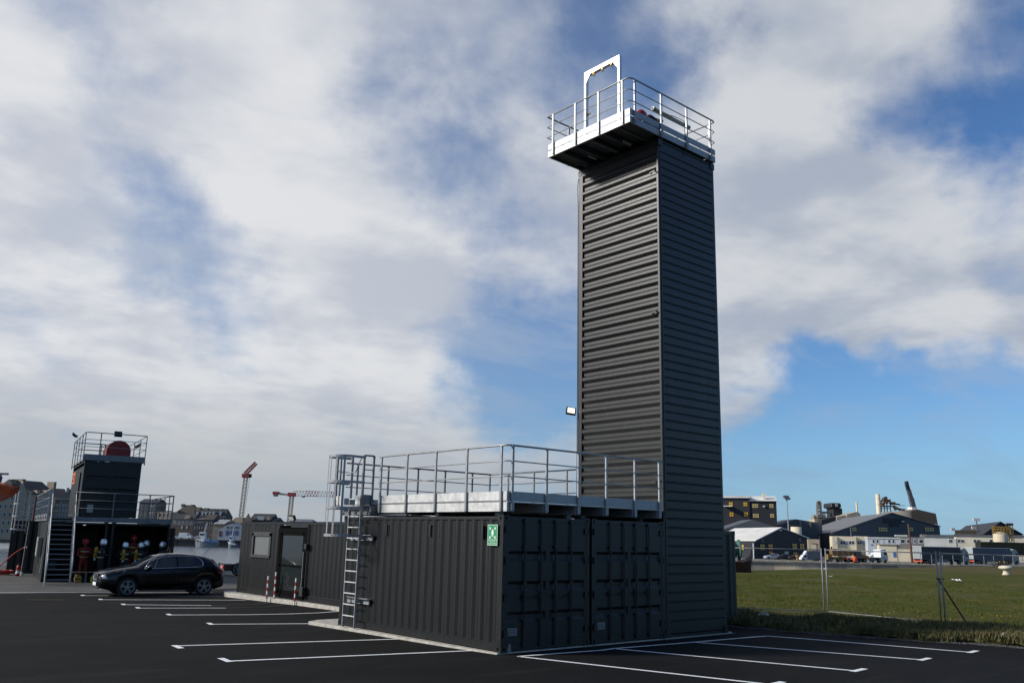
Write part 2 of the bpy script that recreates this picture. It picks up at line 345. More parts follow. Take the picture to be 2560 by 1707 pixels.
# ================================================================ GROUND
BORD = [(-200, 14), (-20, 13), (-9, 11.7), (-5.4, 10.95), (-4.4, 10.75), (-3.2, 10.2), (-1.9, 9.65), (-0.9, 9.5), (0, 9.25), (1.3, 9.05), (3, 9.3), (8, 10.5), (22, 15), (45, 22)]
def bord(y):
    for (y0, x0), (y1, x1) in zip(BORD, BORD[1:]):
        if y0 <= y <= y1: return x0 + (x1 - x0) * (y - y0) / (y1 - y0)
    return BORD[-1][1]
rng = random.Random(3)
def wob(y): return 0.10 * math.sin(y * 2.3) + 0.06 * math.sin(y * 5.9 + 1) + 0.05 * math.sin(y * 13.1)
ys = [-200, -120, -70, -40, -25] + [-18 + i * 0.5 for i in range(0, 82)]
mb = MB(); nx = 8
for y in ys:
    b0 = bord(y) + wob(y) * 0.6
    for i in range(nx + 1): mb.v.append((-120 + (b0 + 120) * (i / nx), y, gz(y)))
for j in range(len(ys) - 1):
    for i in range(nx):
        a = j * (nx + 1) + i; mb.f.append((a, a + 1, a + nx + 2, a + nx + 1)); mb.m.append(0)
struct('asphalt_car_park', mb, asphalt)
# older concrete apron behind the car park, up to the quay edge
ye = ys[-1]
def quay_y(x):  # near quay edge
    Q = [(-120, 116), (-4.4, 51.8), (13.6, 41.7), (47.5, 28.2), (62.5, 28.0), (80, 28.9), (92, 31.2), (129, 28.4), (400, 5)]
    for (x0, y0), (x1, y1) in zip(Q, Q[1:]):
        if x0 <= x <= x1: return y0 + (y1 - y0) * (x - x0) / (x1 - x0)
    return 5
mb = MB(); xs = [-120, -80, -50, -30, -20, -12, -4.4, 0, 4, 8, 11, 13.6, 16.5]
for i, x in enumerate(xs):
    for k in range(4):
        y = ye + (quay_y(x) - ye) * k / 3; mb.v.append((x, y, gz(y) + (0.0 if k else 0.0)))
for i in range(len(xs) - 1):
    for k in range(3):
        a = i * 4 + k; mb.f.append((a, a + 4, a + 5, a + 1)); mb.m.append(0)
mb.quad((-120, quay_y(-120), -0.2), (-4.4, 51.8, -0.2), (-4.4, 51.8, -7), (-120, quay_y(-120), -7)); mb.quad((-4.4, 51.8, -0.2), (13.6, 41.7, -0.2), (13.6, 41.7, -7), (-4.4, 51.8, -7))
struct('old_quay_apron', mb, apronm)
# grass field
def fz(x, y):
    d = x - bord(y); m = max(0, 1 - abs(d - 2.2) / 2.4)
    return (0.02 + 0.16 * m * max(0.0, min(1, (1.6 - y) / 3)) + 0.05 * math.sin(x * .7 + y) * math.sin(y * .9) * min(1, d / 3) + 0.04 * math.sin(x * 2.1) * math.sin(y * 2.7) * min(1, max(d, 0))) if d > 0.0 else -0.02
mb = MB(); ts = [0, 0.004, 0.009, 0.015, 0.022, 0.03, 0.04, 0.052, 0.066, 0.085, 0.11, 0.15, 0.2, 0.28, 0.38, 0.5, 0.65, 0.8, 0.92, 1.0]
yv = [-200, -150, -100, -60, -40, -28, -20] + [-16 + 0.5 * i for i in range(0, 40)] + [4 + 1.2 * i for i in range(0, 24)]
yv = [y for y in yv if y < 27.9] + [27.9]
def far_x(y):
    lo, hi = 16.0, 400.0
    Q = [(16.5, 41), (52.5, 31.0), (129, 28.4), (400, 5)]
    return 129 + (27.9 - y) / 22.9 * 271 if y > 5 else 400
for y in yv:
    b0 = bord(y) + wob(y)
    for t_ in ts:
        x = b0 + (far_x(y) - b0) * t_; mb.v.append((x, y, fz(x, y) if t_ > 0 else gz(y) - 0.03))
n = len(ts)
for j in range(len(yv) - 1):
    for i in range(n - 1):
        a = j * n + i; mb.f.append((a, a + 1, a + n + 1, a + n)); mb.m.append(0)
yl = yv[-1]; b0 = bord(yl)
sx_ = [b0, 20, 28, 38, 47.5, 62.5, 80, 92, 110, 129]
for xa, xb in zip(sx_, sx_[1:]):   # strip north of the last row up to the quay
    mb.quad((xa, yl, 0.01), (xb, yl, 0.01), (xb, quay_y(xb), 0.0), (xa, quay_y(xa) if xa > 14 else 41, 0.0))
for xa, xb in ((16, 47.5), (47.5, 62.5), (62.5, 80), (80, 92), (92, 129), (129, 400)):
    mb.quad((xa, quay_y(xa), 0.0), (xb, quay_y(xb), 0.0), (xb, quay_y(xb), -7), (xa, quay_y(xa), -7))
struct('grass_field', mb, grassm, smooth=True)
# loose gravel seam between asphalt and grass
mb = MB(); rg = random.Random(5)
for y_i in range(-80, 60):
    y = y_i * 0.25; b0 = bord(y) + wob(y) * .6; b1 = bord(y + .25) + wob(y + .25) * .6
    mb.quad((b0 - .22, y, gz(y) + .006), (b0 + .3, y, gz(y) + .012), (b1 + .3, y + .25, gz(y + .25) + .012), (b1 - .22, y + .25, gz(y + .25) + .006))
for k in range(2600):
    y = rg.uniform(-8, 6); x = bord(y) + rg.gauss(0.02, 0.16); s = rg.uniform(.008, .03); z = gz(y) + .01
    a = rg.uniform(0, 3); c_, s_ = math.cos(a) * s, math.sin(a) * s
    nn = len(mb.v); mb.v += [(x + c_, y + s_, z), (x - s_, y + c_, z), (x - c_, y - s_, z), (x + s_, y - c_, z), (x, y, z + s * .9)]
    for q in ((0, 1, 4), (1, 2, 4), (2, 3, 4), (3, 0, 4)): mb.f.append(tuple(nn + i for i in q)); mb.m.append(0)
o = part('gravel', mb, gravelm); tag(o, 'loose grey gravel seam between the new asphalt and the grass', 'gravel', kind='stuff')
mb = MB(); mb.quad((-9000, -9000, -4.5), (9000, -9000, -4.5), (9000, 9000, -4.5), (-9000, 9000, -4.5)); struct('sea_water', mb, water)
mb = MB(); mb.quad((-400, -400, -0.6), (13, -400, -0.6), (13, 38, -0.6), (-400, 38, -0.6)); struct('ground_base', mb, apronm)
# grass blades, weeds, flowers
def blades(name, count, xr, yr, hmin, hmax, wd, seed, matn, label, cat, dens=None, lean=.35):
    r = random.Random(seed); m = MB(); k = 0
    while k < count:
        y = r.uniform(*yr); d = xr[0] + (xr[1] - xr[0]) * r.random() ** 1.45; x = bord(y) + wob(y) + d
        if dens and not dens(x, y, r): continue
        k += 1; h = r.uniform(hmin, hmax); a = r.uniform(0, 6.28); ww = wd * r.uniform(.6, 1.3); l = h * r.uniform(0, lean) ; la = r.uniform(0, 6.28)
        z = fz(x, y) - .01; cx, cy = math.cos(a) * ww, math.sin(a) * ww; n = len(m.v)
        m.v += [(x - cx, y - cy, z), (x + cx, y + cy, z), (x + cx * .6 + math.cos(la) * l * .4, y + cy * .6 + math.sin(la) * l * .4, z + h * .6), (x + math.cos(la) * l, y + math.sin(la) * l, z + h)]
        m.f.append((n, n + 1, n + 2, n + 3)); m.m.append(0)
    o = part(name, m, matn) if False else ob(name, mesh_of(name, m, matn)); tag(o, label, cat, kind='stuff'); return o
def inview(x, y, r):
    dx, dy = x - CP.x, y - CP.y; dep = dx * .6548 + dy * .7558; lat = dx * .7558 - dy * .6548
    return dep > 5 and abs(lat / dep) < .64
blades('grass', 90000, (0.05, 34), (-16, 22), .025, .065, .012, 11, bladem, 'short patchy green and straw coloured grass covering the field', 'grass', inview)
def clump(x, y, r):
    if not inview(x, y, r): return False
    v = math.sin(x * 1.9 + 1) * math.sin(y * 1.7) + .6 * math.sin(y * 4.1 + x) + .35
    return r.random() < max(0.04, v) * (1.0 if y < 1.0 else .25)
blades('verge_weeds', 24000, (0.0, 3.6), (-9, 3.5), .05, .20, .030, 12, weedm, 'dark leafy weeds growing along the asphalt edge under the fence', 'weeds', clump, .5)
m = MB(); r = random.Random(9)
for k in range(60):
    y = r.uniform(-8, 3); x = bord(y) + r.uniform(.6, 8); z = fz(x, y) + r.uniform(.10, .2)
    m.ball((x, y, z), .016, 5, 3)
o = part('yellow_flowers', m, mat('petal_yellow', (.55, .40, .02), .6)); tag(o, 'tiny yellow flowers dotted through the grass verge', 'flowers', kind='stuff')
# stones, litter, bollards on the field
def stone(loc, s, sc, label, seed):
    r = random.Random(seed); m = MB(); m.ball((0, 0, 0), s, 9, 6, sc=sc); m.v = [(x * (1 + r.uniform(-.16, .16)), y * (1 + r.uniform(-.16, .16)), z * (1 + r.uniform(-.16, .16))) for x, y, z in m.v]
    o = part('stone', m, stonem, None, loc); tag(o, label, 'stone', 'stones along the verge')
stone((9.95, 1.10, .06), .10, (1, 1, .8), 'white fist-sized stone at the asphalt edge nearest the tower', 1)
stone((10.6, 1.15, .12), .17, (1, 1.1, .95), 'largest brownish rock half hidden in the verge grass', 2)
stone((10.3, 2.05, .05), .15, (1.2, 1, .5), 'flat pinkish stone beside the dark container corner', 3)
stone((12.9, -2.55, .10), .20, (1.3, 1, .6), 'grey stone block under the foot of the braced fence joint', 4)
stone((11.5, -4.75, .12), .09, (1.2, 1, 1.1), 'small pale stone at the right end of the verge', 5)
m = MB(); r = random.Random(2)
for k in range(9):
    x, y = r.uniform(-.45, .45), r.uniform(-.25, .25); m.quad((x - .2, y - .12, .02), (x + .2, y - .1, .05 + r.uniform(0, .12)), (x + .18, y + .12, .03), (x - .16, y + .12, .10))
tag(part('plastic_sheet', m, white, None, (47.8, 11.3, .05), rot=(0, 0, .6)), 'crumpled white plastic litter lying out on the grass field', 'litter')
m = MB(); m.quad((-.25, -.1, .02), (.25, -.08, .12), (.2, .1, .04), (-.2, .1, .09)); m.quad((-.1, -.1, .03), (.3, .0, .06), (.2, .15, .03), (-.1, .1, .05))
tag(part('plastic_scrap', m, white, None, (43.9, 17.8, .05)), 'tiny white plastic scrap behind the left fence joint', 'litter')
bol = thing('mooring_bollard', 'pale mushroom shaped mooring bollard on the far field edge', 'bollard', (68.4, 15.9, 0), 0, 'mooring bollards')
cream = mat('cream_paint', (.62, .55, .42), .7, 0, .12, 2)
part('stem', MB().lathe([(0.0, 0), (.34, 0), (.26, .1), (.2, .35), (.22, .45), (0, .45)], k=14), cream, bol, smooth=True)
part('cap', MB().lathe([(0, .42), (.42, .44), (.56, .56), (.5, .68), (.28, .75), (0, .76)], k=16), cream, bol, smooth=True)
copytree(bol, None, (71.8, 13.2, -.35), 0, 'half sunk pale mooring bollard cut by the right picture edge')
# ================================================================ ROAD MARKINGS
def stripe(name, pts, w, label, group, mats=linewhite, cap=None, lift=.005):
    m = MB()
    P = []
    for (x0, y0), (x1, y1) in zip(pts, pts[1:]):
        k = max(2, int(math.hypot(x1 - x0, y1 - y0) / .5))
        for i in range(k): P.append((x0 + (x1 - x0) * i / k, y0 + (y1 - y0) * i / k))
    P.append(pts[-1]); n0 = len(m.v); rr = random.Random(len(pts[0]) + int(pts[0][0] * 100))
    for i, (x, y) in enumerate(P):
        a = P[max(0, i - 1)]; c = P[min(len(P) - 1, i + 1)]; d = Vector((c[0] - a[0], c[1] - a[1])).normalized(); nrm = Vector((-d.y, d.x)) * (w / 2) * rr.uniform(.94, 1.06)
        for s in (-1, 1): m.v.append((x + nrm.x * s, y + nrm.y * s, gz(y + nrm.y * s) + lift))
    for i in range(len(P) - 1): m.f.append((n0 + 2 * i, n0 + 2 * i + 1, n0 + 2 * i + 3, n0 + 2 * i + 2)); m.m.append(0)
    if cap:   # cap: half T bar at one end
        (x, y), d, l = cap; d = Vector(d).normalized(); nrm = Vector((-d.y, d.x)) * .06; n = len(m.v)
        for c in ((-nrm - d * l[0]), (nrm - d * l[0]), (nrm + d * l[1]), (-nrm + d * l[1])): m.v.append((x + c.x, y + c.y, gz(y) + lift + .001))
        m.f.append((n, n + 1, n + 2, n + 3)); m.m.append(0)
    o = part(name, m, mats); o['kind'] = 'structure'; o['label'] = label; o['group'] = group; return o
gR, gL = 'white bay lines in front of the container doors', 'white bay lines along the left side'
stripe('parking_line', [(.12, -.37), (2.2, -.56), (2.64, -.50), (5.09, -.66), (7.3, -.74), (7.75, -.80)], .09, 'long white line running along the foot of the dark doors', gR)
stripe('parking_line', [(.12, -.37), (.75, -2.68), (1.37, -4.99)], .10, 'white bay line nearest the camera, from the sharp corner', gR, cap=((1.37, -4.99), (1, .1), (.12, .42)))
stripe('parking_line', [(2.64, -.56), (4.05, -4.99)], .10, 'second bay line from the left, starting under the second doors', gR, cap=((4.05, -4.99), (1, .1), (.14, .42)))
stripe('parking_line', [(5.09, -.70), (6.71, -4.97)], .10, 'third bay line, starting at the foot of the tower', gR, cap=((6.71, -4.97), (1, .1), (.14, .42)))
stripe('parking_line', [(7.75, -.80), (8.05, -1.6), (8.96, -4.99)], .10, 'last bay line, nearest the grass verge', gR, cap=((8.96, -4.99), (1, .1), (.14, .42)))
stripe('parking_line', [(-4.57, 1.9), (.17, .72)], .10, 'lowest left bay line, ending at the container corner', gL, cap=((-4.57, 1.9), (.1, 1), (.1, .42)))
stripe('parking_line', [(-4.5, 4.52), (-.04, 3.23)], .10, 'left bay line meeting the middle of the container side', gL, cap=((-4.5, 4.52), (.1, 1), (.42, .1)))
stripe('parking_line', [(-.04, 3.23), (.02, 1.95), (.17, .72)], .09, 'white line hugging the concrete strip beside the container', gL)
stripe('parking_line', [(-2.16, 8.41), (.08, 7.30)], .10, 'left bay line ending at the end of the concrete strip', gL, cap=((-2.16, 8.41), (.2, 1), (.1, .35)))
stripe('parking_line', [(-2.05, 11.45), (-.2, 10.55), (.9, 10.25), (1.8, 10.2), (2.7, 10.45)], .10, 'curved bay line bending towards the office container', gL, cap=((-2.05, 11.45), (.2, 1), (.1, .35)))
stripe('parking_line', [(-1.97, 14.17), (.24, 13.08)], .10, 'nearer short bay line left of the striped posts', gL, cap=((-1.97, 14.17), (.2, 1), (.1, .35)))
stripe('parking_line', [(-1.90, 15.68), (.27, 14.24)], .10, 'farther short bay line left of the striped posts', gL, cap=((-1.9, 15.68), (.2, 1), (.1, .35)))
stripe('parking_line', [(-1.84, 18.15), (2.23, 15.98)], .10, 'bay line just in front of the parked black car', gL, cap=((-1.84, 18.15), (.2, 1), (.1, .35)))
stripe('parking_line', [(-1.77, 20.39), (2.45, 18.2)], .10, 'bay line passing under the parked black car', gL, cap=((-1.77, 20.39), (.2, 1), (.1, .35)))
stripe('parking_line', [(-12, 25.1), (-3.79, 23.2), (2.9, 20.3)], .10, 'farthest white line crossing in front of the stairs', gL)
stripe('old_parking_line', [(.27, 14.24), (1.6, 14.1), (2.94, 14.9)], .07, 'faded blacked-out line curving to the striped posts', 'faded lines', oldline)
stripe('old_parking_line', [(.24, 13.08), (1.6, 13.0), (2.70, 13.75)], .07, 'second faded blacked-out line curving to the office step', 'faded lines', oldline)
for k in range(12):
    o = part('paint_dot', MB().box(-.035, .035, -.03, .03, 0, .004), yellowdot, None, (-3.84 + .085 * k, 18.96 - .035 * k, gz(18.8) + .003)) if k == 0 else ob('paint_dot', o.data, None, (-3.84 + .085 * k, 18.96 - .035 * k, gz(18.8) + .003))
    o['kind'] = 'structure'
# ================================================================ CONCRETE SLABS
def slab(name, pts, z0, z1, label):
    m = MB(); m.extr(pts, lambda u, v, k: (u, v, z1 if k else z0)); o = part(name, m, concrete, bevel=.012); o['kind'] = 'structure'; o['label'] = label; return o
slab('concrete_slab', [(-.06, .03), (4.9, .03), (4.9, -.02), (7.35, -.02), (7.6, .1), (7.6, 6.2), (2.2, 6.2), (2.2, 7.45), (.22, 7.45), (-.17, 7.2), (-.15, 6.0), (-.13, 1.5)], -.25, -.002, 'pale concrete slab under the stacked containers')
slab('concrete_slab', [(2.30, 17.95), (2.68, 18.95), (5.3, 18.9), (5.3, 7.6), (2.62, 7.6), (2.62, 13.2), (2.52, 14.6)], -.35, -.003, 'pale concrete slab under the office container')
# ================================================================ CONTAINER BUILDER
def corr(n0, span, height, depth, P=(.070, .068, .070, .068), start=0.0):
    """corrugation profile points (u, d) along span; d = 0 outer, depth = inner"""
    per = sum(P); n = max(1, int((span - P[0]) // per)); off = (span - (n * per + P[0])) / 2
    pts = [(0, 0), (off, 0)] if off > 1e-4 else [(0, 0)]; u = off
    for i in range(n):
        u += P[0]; pts.append((u, 0)); u += P[1]; pts.append((u, depth)); u += P[2]; pts.append((u, depth)); u += P[3]; pts.append((u, 0))
    pts.append((span, 0)); return pts
def corr_panel(span, height, depth, f3, P=(.070, .068, .070, .068), inset=0.0):
    m = MB(); pts = corr(0, span, height, depth, P)
    rows = [0, height] if not inset else [0, inset, inset + .04, height - inset - .04, height - inset, height]
    sc = [1, 1] if not inset else [0, 0, 1, 1, 0, 0]
    for h, s in zip(rows, sc):
        for u, d in pts: m.v.append(tuple(f3(u, h, d * s)))
    n = len(pts)
    for j in range(len(rows) - 1):
        for i in range(n - 1):
            a = j * n + i; m.f.append((a, a + 1, a + n + 1, a + n)); m.m.append(0)
    return m
def casting_mesh():
    """corner casting .178 x .162 x .118 with a real recessed oval hole in its -x and -y faces"""
    if 'casting' in bpy.data.meshes: return bpy.data.meshes['casting']
    m = MB(); X, Y, Z = .162, .178, .118
    def ring(f3, a, b):
        hw, hh, N = .026, .036, 10; o4 = [(0, 0), (a, 0), (a, b), (0, b)]
        inn = [(a / 2 + hw * math.cos(2 * math.pi * i / N), b / 2 + hh * math.sin(2 * math.pi * i / N)) for i in range(N)]
        n = len(m.v); m.v += [f3(u, v, 0) for u, v in o4] + [f3(u, v, 0) for u, v in inn] + [f3(u, v, .03) for u, v in inn]
        q = [2, 3, 0, 1]
        for i in range(N):
            m.f.append((n + 4 + i, n + 4 + (i + 1) % N, n + 4 + N + (i + 1) % N, n + 4 + N + i)); m.m.append(1)
        m.f.append(tuple(n + 4 + N + i for i in range(N))); m.m.append(1)
        idx = lambda ang: {0: 2, 1: 3, 2: 0, 3: 1}[int(ang // (math.pi / 2)) % 4]
        for i in range(N):
            a0 = 2 * math.pi * i / N; c0 = idx(a0 + 1e-6); a1 = 2 * math.pi * (i + 1) / N; c1 = idx(a1 + 1e-6 if i < N - 1 else 1e-6)
            if c0 == c1: m.f.append((n + 4 + i, n + c0, n + 4 + (i + 1) % N))
            else: m.f.append((n + 4 + i, n + c0, n + c1, n + 4 + (i + 1) % N))
            m.m.append(0)
    ring(lambda u, v, d: (d, Y - u, v), Y, Z); ring(lambda u, v, d: (u, d, v), X, Z)
    m.quad((X, 0, 0), (X, Y, 0), (X, Y, Z), (X, 0, Z)); m.quad((0, Y, 0), (X, Y, 0), (X, Y, Z), (0, Y, Z)); m.quad((0, 0, Z), (X, 0, Z), (X, Y, Z), (0, Y, Z)); m.quad((0, 0, 0), (X, 0, 0), (X, Y, 0), (0, Y, 0))
    me = mesh_of('casting', m, [paint, black]); return me
def container(t, L=6.06, W=2.44, H=2.59, front='doors', back='wall', left='wall', right='wall', M=None, Ms=None, roofP=(.16, .02, .012, .018), castings=True, rods=True, sideP=(.070, .068, .070, .068), sideD=.036):
    M = M or paint; Ms = Ms or M; pw = .10
    # frame
    for x0 in (0.004, W - pw - .004):
        for y0 in (0.004, L - pw - .004):
            part('corner_post', MB().box(x0, x0 + pw, y0, y0 + pw, .118, H - .118), M, t, bevel=.006)
    for x0 in (0.006, W - .066):
        part('top_rail', MB().box(x0, x0 + .06, .10, L - .10, H - .09, H - .03), M, t, bevel=.004)
        part('bottom_rail', MB().box(x0 + .006, x0 + .05, .10, L - .10, .02, .175).box(x0 - .002, x0 + .06, .10, L - .10, .165, .178), M, t)
    for y0 in (0.006, L - .066):
        part('header', MB().box(.10, W - .10, y0, y0 + .06, H - .115, H - .02), M, t, bevel=.004)
        part('sill', MB().box(.10, W - .10, y0, y0 + .06, .02, .16), M, t, bevel=.004)
    if castings:
        cm = casting_mesh()
        for ix in (0, 1):
            for iy in (0, 1):
                for iz in (0, 1):
                    ob('corner_casting', cm, t, (0 if not ix else W, 0 if not iy else L, 0 if not iz else H - .118), scale=(-1 if ix else 1, -1 if iy else 1, 1))
    # side walls
    if left == 'wall': part('side_panel', corr_panel(L - .19, H - .26, sideD, lambda u, h, d: (.010 + d, .095 + u, .17 + h), sideP), Ms, t)
    if right == 'wall': part('side_panel', corr_panel(L - .19, H - .26, .036, lambda u, h, d: (W - .010 - d, .095 + u, .17 + h)), M, t)
    for y0, md, sgn in ((0, front, 1), (L, back, -1)):
        if md == 'wall': part('end_panel', corr_panel(W - .19, H - .27, .04, lambda u, h, d: (.095 + u, y0 + sgn * (.012 + d), .155 + h), (.11, .06, .10, .06)), M, t)
        elif md == 'doors':
            for k in (0, 1):
                x0 = .105 + k * (W / 2 - .103); wd = W / 2 - .107; m = MB(); zs = []
                hh = H - .28; z0 = .165
                prof = [(0, .0)]
                for j in range(4):  # four raised fields separated by recessed bands
                    a = z0 + hh * (j / 4.0) + (.0 if j else .06)
                    b_ = z0 + hh * ((j + 1) / 4.0) - .20 * (1 if j < 3 else 0) - (.06 if j == 3 else 0)
                    zs += [(a, .012), (b_, .012)] if j == 0 else [(a, .012), (b_, .012)]
                    if j < 3: zs += [(b_ + .06, .045), (b_ + .14, .045)]
                zs = [(z0, .012)] + zs + [(z0 + hh, .012)]
                e = .045
                for x_, fl in ((x0, 0), (x0 + e, 0), (x0 + e + .02, 1), (x0 + wd - e - .02, 1), (x0 + wd - e, 0), (x0 + wd, 0)):
                    for z_, d_ in zs: m.v.append((x_, y0 + sgn * (d_ if fl else .012), z_))
                nz = len(zs)
                for i in range(5):
                    for j in range(nz - 1): a = i * nz + j; m.f.append((a, a + nz, a + nz + 1, a + 1)); m.m.append(0)
                dr = part('door', m, M, t)
                if rods:
                    for fr in ((.42, .82) if k == 0 else (.18, .58)):
                        xr_ = x0 + wd * fr; lr = MB().tube([(xr_, y0 - sgn * .022, .06), (xr_, y0 - sgn * .022, H - .05)], .017, 8)
                        for zz_ in (.10, .55, 1.25, 1.95, H - .12): lr.box(xr_ - .045, xr_ + .045, y0 - sgn * .012 - .022, y0 - sgn * .012 + .022, zz_, zz_ + .05)
                        part('lock_rod', lr, M, dr)
                        part('handle', MB().bar((xr_, y0 - sgn * .045, 1.02), (xr_ + .30 * (1 if fr < .5 else -1), y0 - sgn * .045, 1.00), .03, .012).box(xr_ - .04, xr_ + .04, y0 - sgn * .05 - .01, y0 - sgn * .05 + .01, .97, 1.06), M, dr)
                    for zz_ in (.28, .95, 1.65, 2.25):
                        xh = x0 if k == 0 else x0 + wd
                        part('hinge', MB().box(xh - .055, xh + .055, y0 - sgn * .004 - .012, y0 - sgn * .004 + .012, zz_, zz_ + .12).tube([(xh + (.045 if k else -.045), y0 - sgn * .014, zz_ - .01), (xh + (.045 if k else -.045), y0 - sgn * .014, zz_ + .13)], .014, 6), M, dr)
            part('gasket', MB().box(W / 2 - .008, W / 2 + .008, y0 + sgn * .02 - .006, y0 + sgn * .02 + .006, .17, H - .12), rubber, t)
    part('roof_panel', corr_panel(L - .18, W - .13, .02, lambda u, h, d: (.065 + h, .09 + u, H - .022 - d), roofP, inset=.03), M, t)
    part('floor_panel', MB().box(.06, W - .06, .06, L - .06, .13, .16), M, t)
# ---- the two ground containers
c1 = thing('storage_container', 'dark grey storage container carrying the green assembly sign, corner nearest the camera', 'container', (0, 0, 0), 0, 'dark containers at the foot of the tower')
container(c1, castings=True, L=6.06, H=2.58)
for yy in (.63, 2.42, 4.13, 5.75):
    part('vent', MB().box(-.026, .012, yy - .03, yy + .03, 2.12, 2.36).box(-.032, .012, yy - .045, yy + .045, 2.36, 2.375), paint2, c1, bevel=.004)
for zz_ in (.24, .78, 1.36, 1.92, 2.2):
    part('hinge_plate', MB().box(-.006, .004, .004, .032, zz_, zz_ + .10), black, c1)
part('base_plate', MB().extr([(0, 0), (.11, 0), (.07, .16), (.02, .16)], lambda u, v, k: (.16 + u, -.012 + .008 * k, .0 + v)), galv_dark, c1)
c2 = thing('storage_container', 'second dark container, its double doors squeezed between sign container and tower', 'container', (2.50, 0, 0), 0, 'dark containers at the foot of the tower')
container(c2, L=6.06, W=2.42, H=2.58)
for cc, x_, nm in ((c1, .14, 'left'), (c2, .14, 'right')):
    pl = part('rating_plate', MB().box(x_, x_ + .26, -.012, -.002, .30, .44), galv_dark, cc)
    part('plate_text', MB().box(x_ + .02, x_ + .24, -.015, -.0125, .325, .34).box(x_ + .02, x_ + .2, -.015, -.0125, .36, .375).box(x_ + .02, x_ + .22, -.015, -.0125, .395, .41), wallgrey, pl)
# ---- assembly point sign
sg = thing('assembly_sign', 'green assembly point sign with white figures and four arrows on the container corner', 'sign', (-.022, .45, 1.985))
SW, SH = .31, .41
def S(u, v, k=0.0): return (-k, -u, v)     # sign plane: u to the right in view (towards -y), v up, k outwards
def sbox(m, u0, u1, v0, v1, k): m.quad(S(u0, v0, k), S(u1, v0, k), S(u1, v1, k), S(u0, v1, k)); return m
part('panel', MB().box(-.004, 0, -SW, 0, 0, SH), signgreen, sg)
bd = MB()
for a in ((0.006, SW - .006, .006, .014), (.006, SW - .006, SH - .014, SH - .006), (.006, .014, .014, SH - .014), (SW - .014, SW - .006, .014, SH - .014), (.014, SW - .014, .107, .114)): sbox(bd, *a, .0055)
part('border', bd, signwhite, sg)
for (cx, cy, ax, ay) in ((.075, .335, 1, -1), (.235, .335, -1, -1), (.075, .155, 1, 1), (.235, .155, -1, 1)):
    d = Vector((ax, ay)).normalized(); n_ = Vector((-d.y, d.x)); m = MB(); c0 = Vector((cx, cy)) - d * .034; tip = Vector((cx, cy)) + d * .034
    pq = [c0 - n_ * .008, c0 + n_ * .008, tip - d * .02 + n_ * .008, tip - d * .02 - n_ * .008]; m.face([S(p.x, p.y, .006) for p in pq])
    h0 = tip - d * .030; m.face([S(p.x, p.y, .0062) for p in (tip, tip - Vector((ax * .044, 0)), tip - Vector((ax * .044, 0)) + Vector((0, -ay * .014)), tip + Vector((-ax * .014, -ay * .014)), tip + Vector((-ax * .014, -ay * .044)), tip + Vector((0, -ay * .044)))])
    part('arrow', m, signwhite, sg)
for cx, sc_ in ((.138, 1), (.172, 1), (.155, .82)):
    m = MB(); yb = .175 if sc_ == 1 else .21; k = .0064 if sc_ == 1 else .0058
    pts = [(-.010, 0), (-.010, .045), (-.017, .05), (-.017, .095), (-.008, .108), (.008, .108), (.017, .095), (.017, .05), (.010, .045), (.010, 0)]
    m.face([S(cx + u * sc_, yb + v * sc_, k) for u, v in pts]); m.face([S(cx + .010 * sc_ * math.cos(a * .785), yb + .122 * sc_ + .011 * sc_ * math.sin(a * .785), k) for a in range(8)])
    part('figure', m, signwhite, sg)
for i, (txt, vv, sz) in enumerate((('POINT DE', .066, .036), ('RASSEMBLEMENT', .028, .034))):
    cu = bpy.data.curves.new('lettering', 'FONT'); cu.body = txt; cu.size = sz; cu.align_x = 'CENTER'; cu.extrude = .0004; cu.space_character = 1.0
    tmp = bpy.data.objects.new('tmp_text', cu); COL.objects.link(tmp)
    me = bpy.data.meshes.new_from_object(tmp.evaluated_get(bpy.context.evaluated_depsgraph_get())); bpy.data.objects.remove(tmp); me.name = 'lettering'; me.materials.clear(); me.materials.append(signwhite)
    ob('lettering', me, sg, (-.0062, -SW / 2, vv), rot=(R(90), 0, R(-90)))
# ---- the tower: a high cube container standing on end
TX, TD, TWd, TH = 4.94, 2.89, 2.37, 12.25
tw = thing('container_tower', 'tall dark container standing upright as the training tower', 'tower', (TX, TD, 0)); tw.rotation_euler = (R(90), 0, 0)
container(tw, L=TH, W=TWd, H=TD, front='wall', back='wall', rods=False, Ms=towerpaint, sideP=(.066, .058, .066, .086), sideD=.048)
conc_dark = mat('dark_concrete', (.12, .115, .10), .9, 0, .2, 5)
tl = thing('tower_slab_edge', 'thin pale concrete lip along the foot of the tower', 'kerb', (0, 0, 0))
part('edge_strip', MB().box(4.95, 7.55, -.035, -.025, -.04, -.010), conc_dark, tl)
for (y, z) in ((.10, 11.35), (.12, 7.65), (.12, 3.55)):
    h = part('lifting_lug', MB().bar((-.06, 0, 0), (-.06, .14, -.02), .03).bar((0, 0, 0), (-.07, 0, 0), .03).bar((0, .14, -.02), (-.07, .14, -.02), .03), paint2, tw); h.matrix_parent_inverse = Matrix.Identity(4)
    h.rotation_euler = (R(-90), 0, 0); h.location = (0, z, TD - y)
cb = MB().tube([(TX - .006, 2.870, 12.0), (TX - .012, 2.895, 11.7), (TX - .006, 2.875, 11.2), (TX - .006, 2.87, 6.3), (TX - .006, 2.87, 3.2)], .008, 6)
tag(part('power_cable', cb, rubber), 'black cable clipped down the left edge of the tower', 'cable')
fl = thing('floodlight', 'lit floodlight on the left edge of the tower at mid height', 'lamp', (TX - .02, 2.90, 5.42))
part('bracket', MB().bar((0, 0, 0), (-.08, .12, .02), .03).tube([(-.04, .06, 0), (-.04, .02, -.06), (.0, 0, -.1)], .008, 6), black, fl)
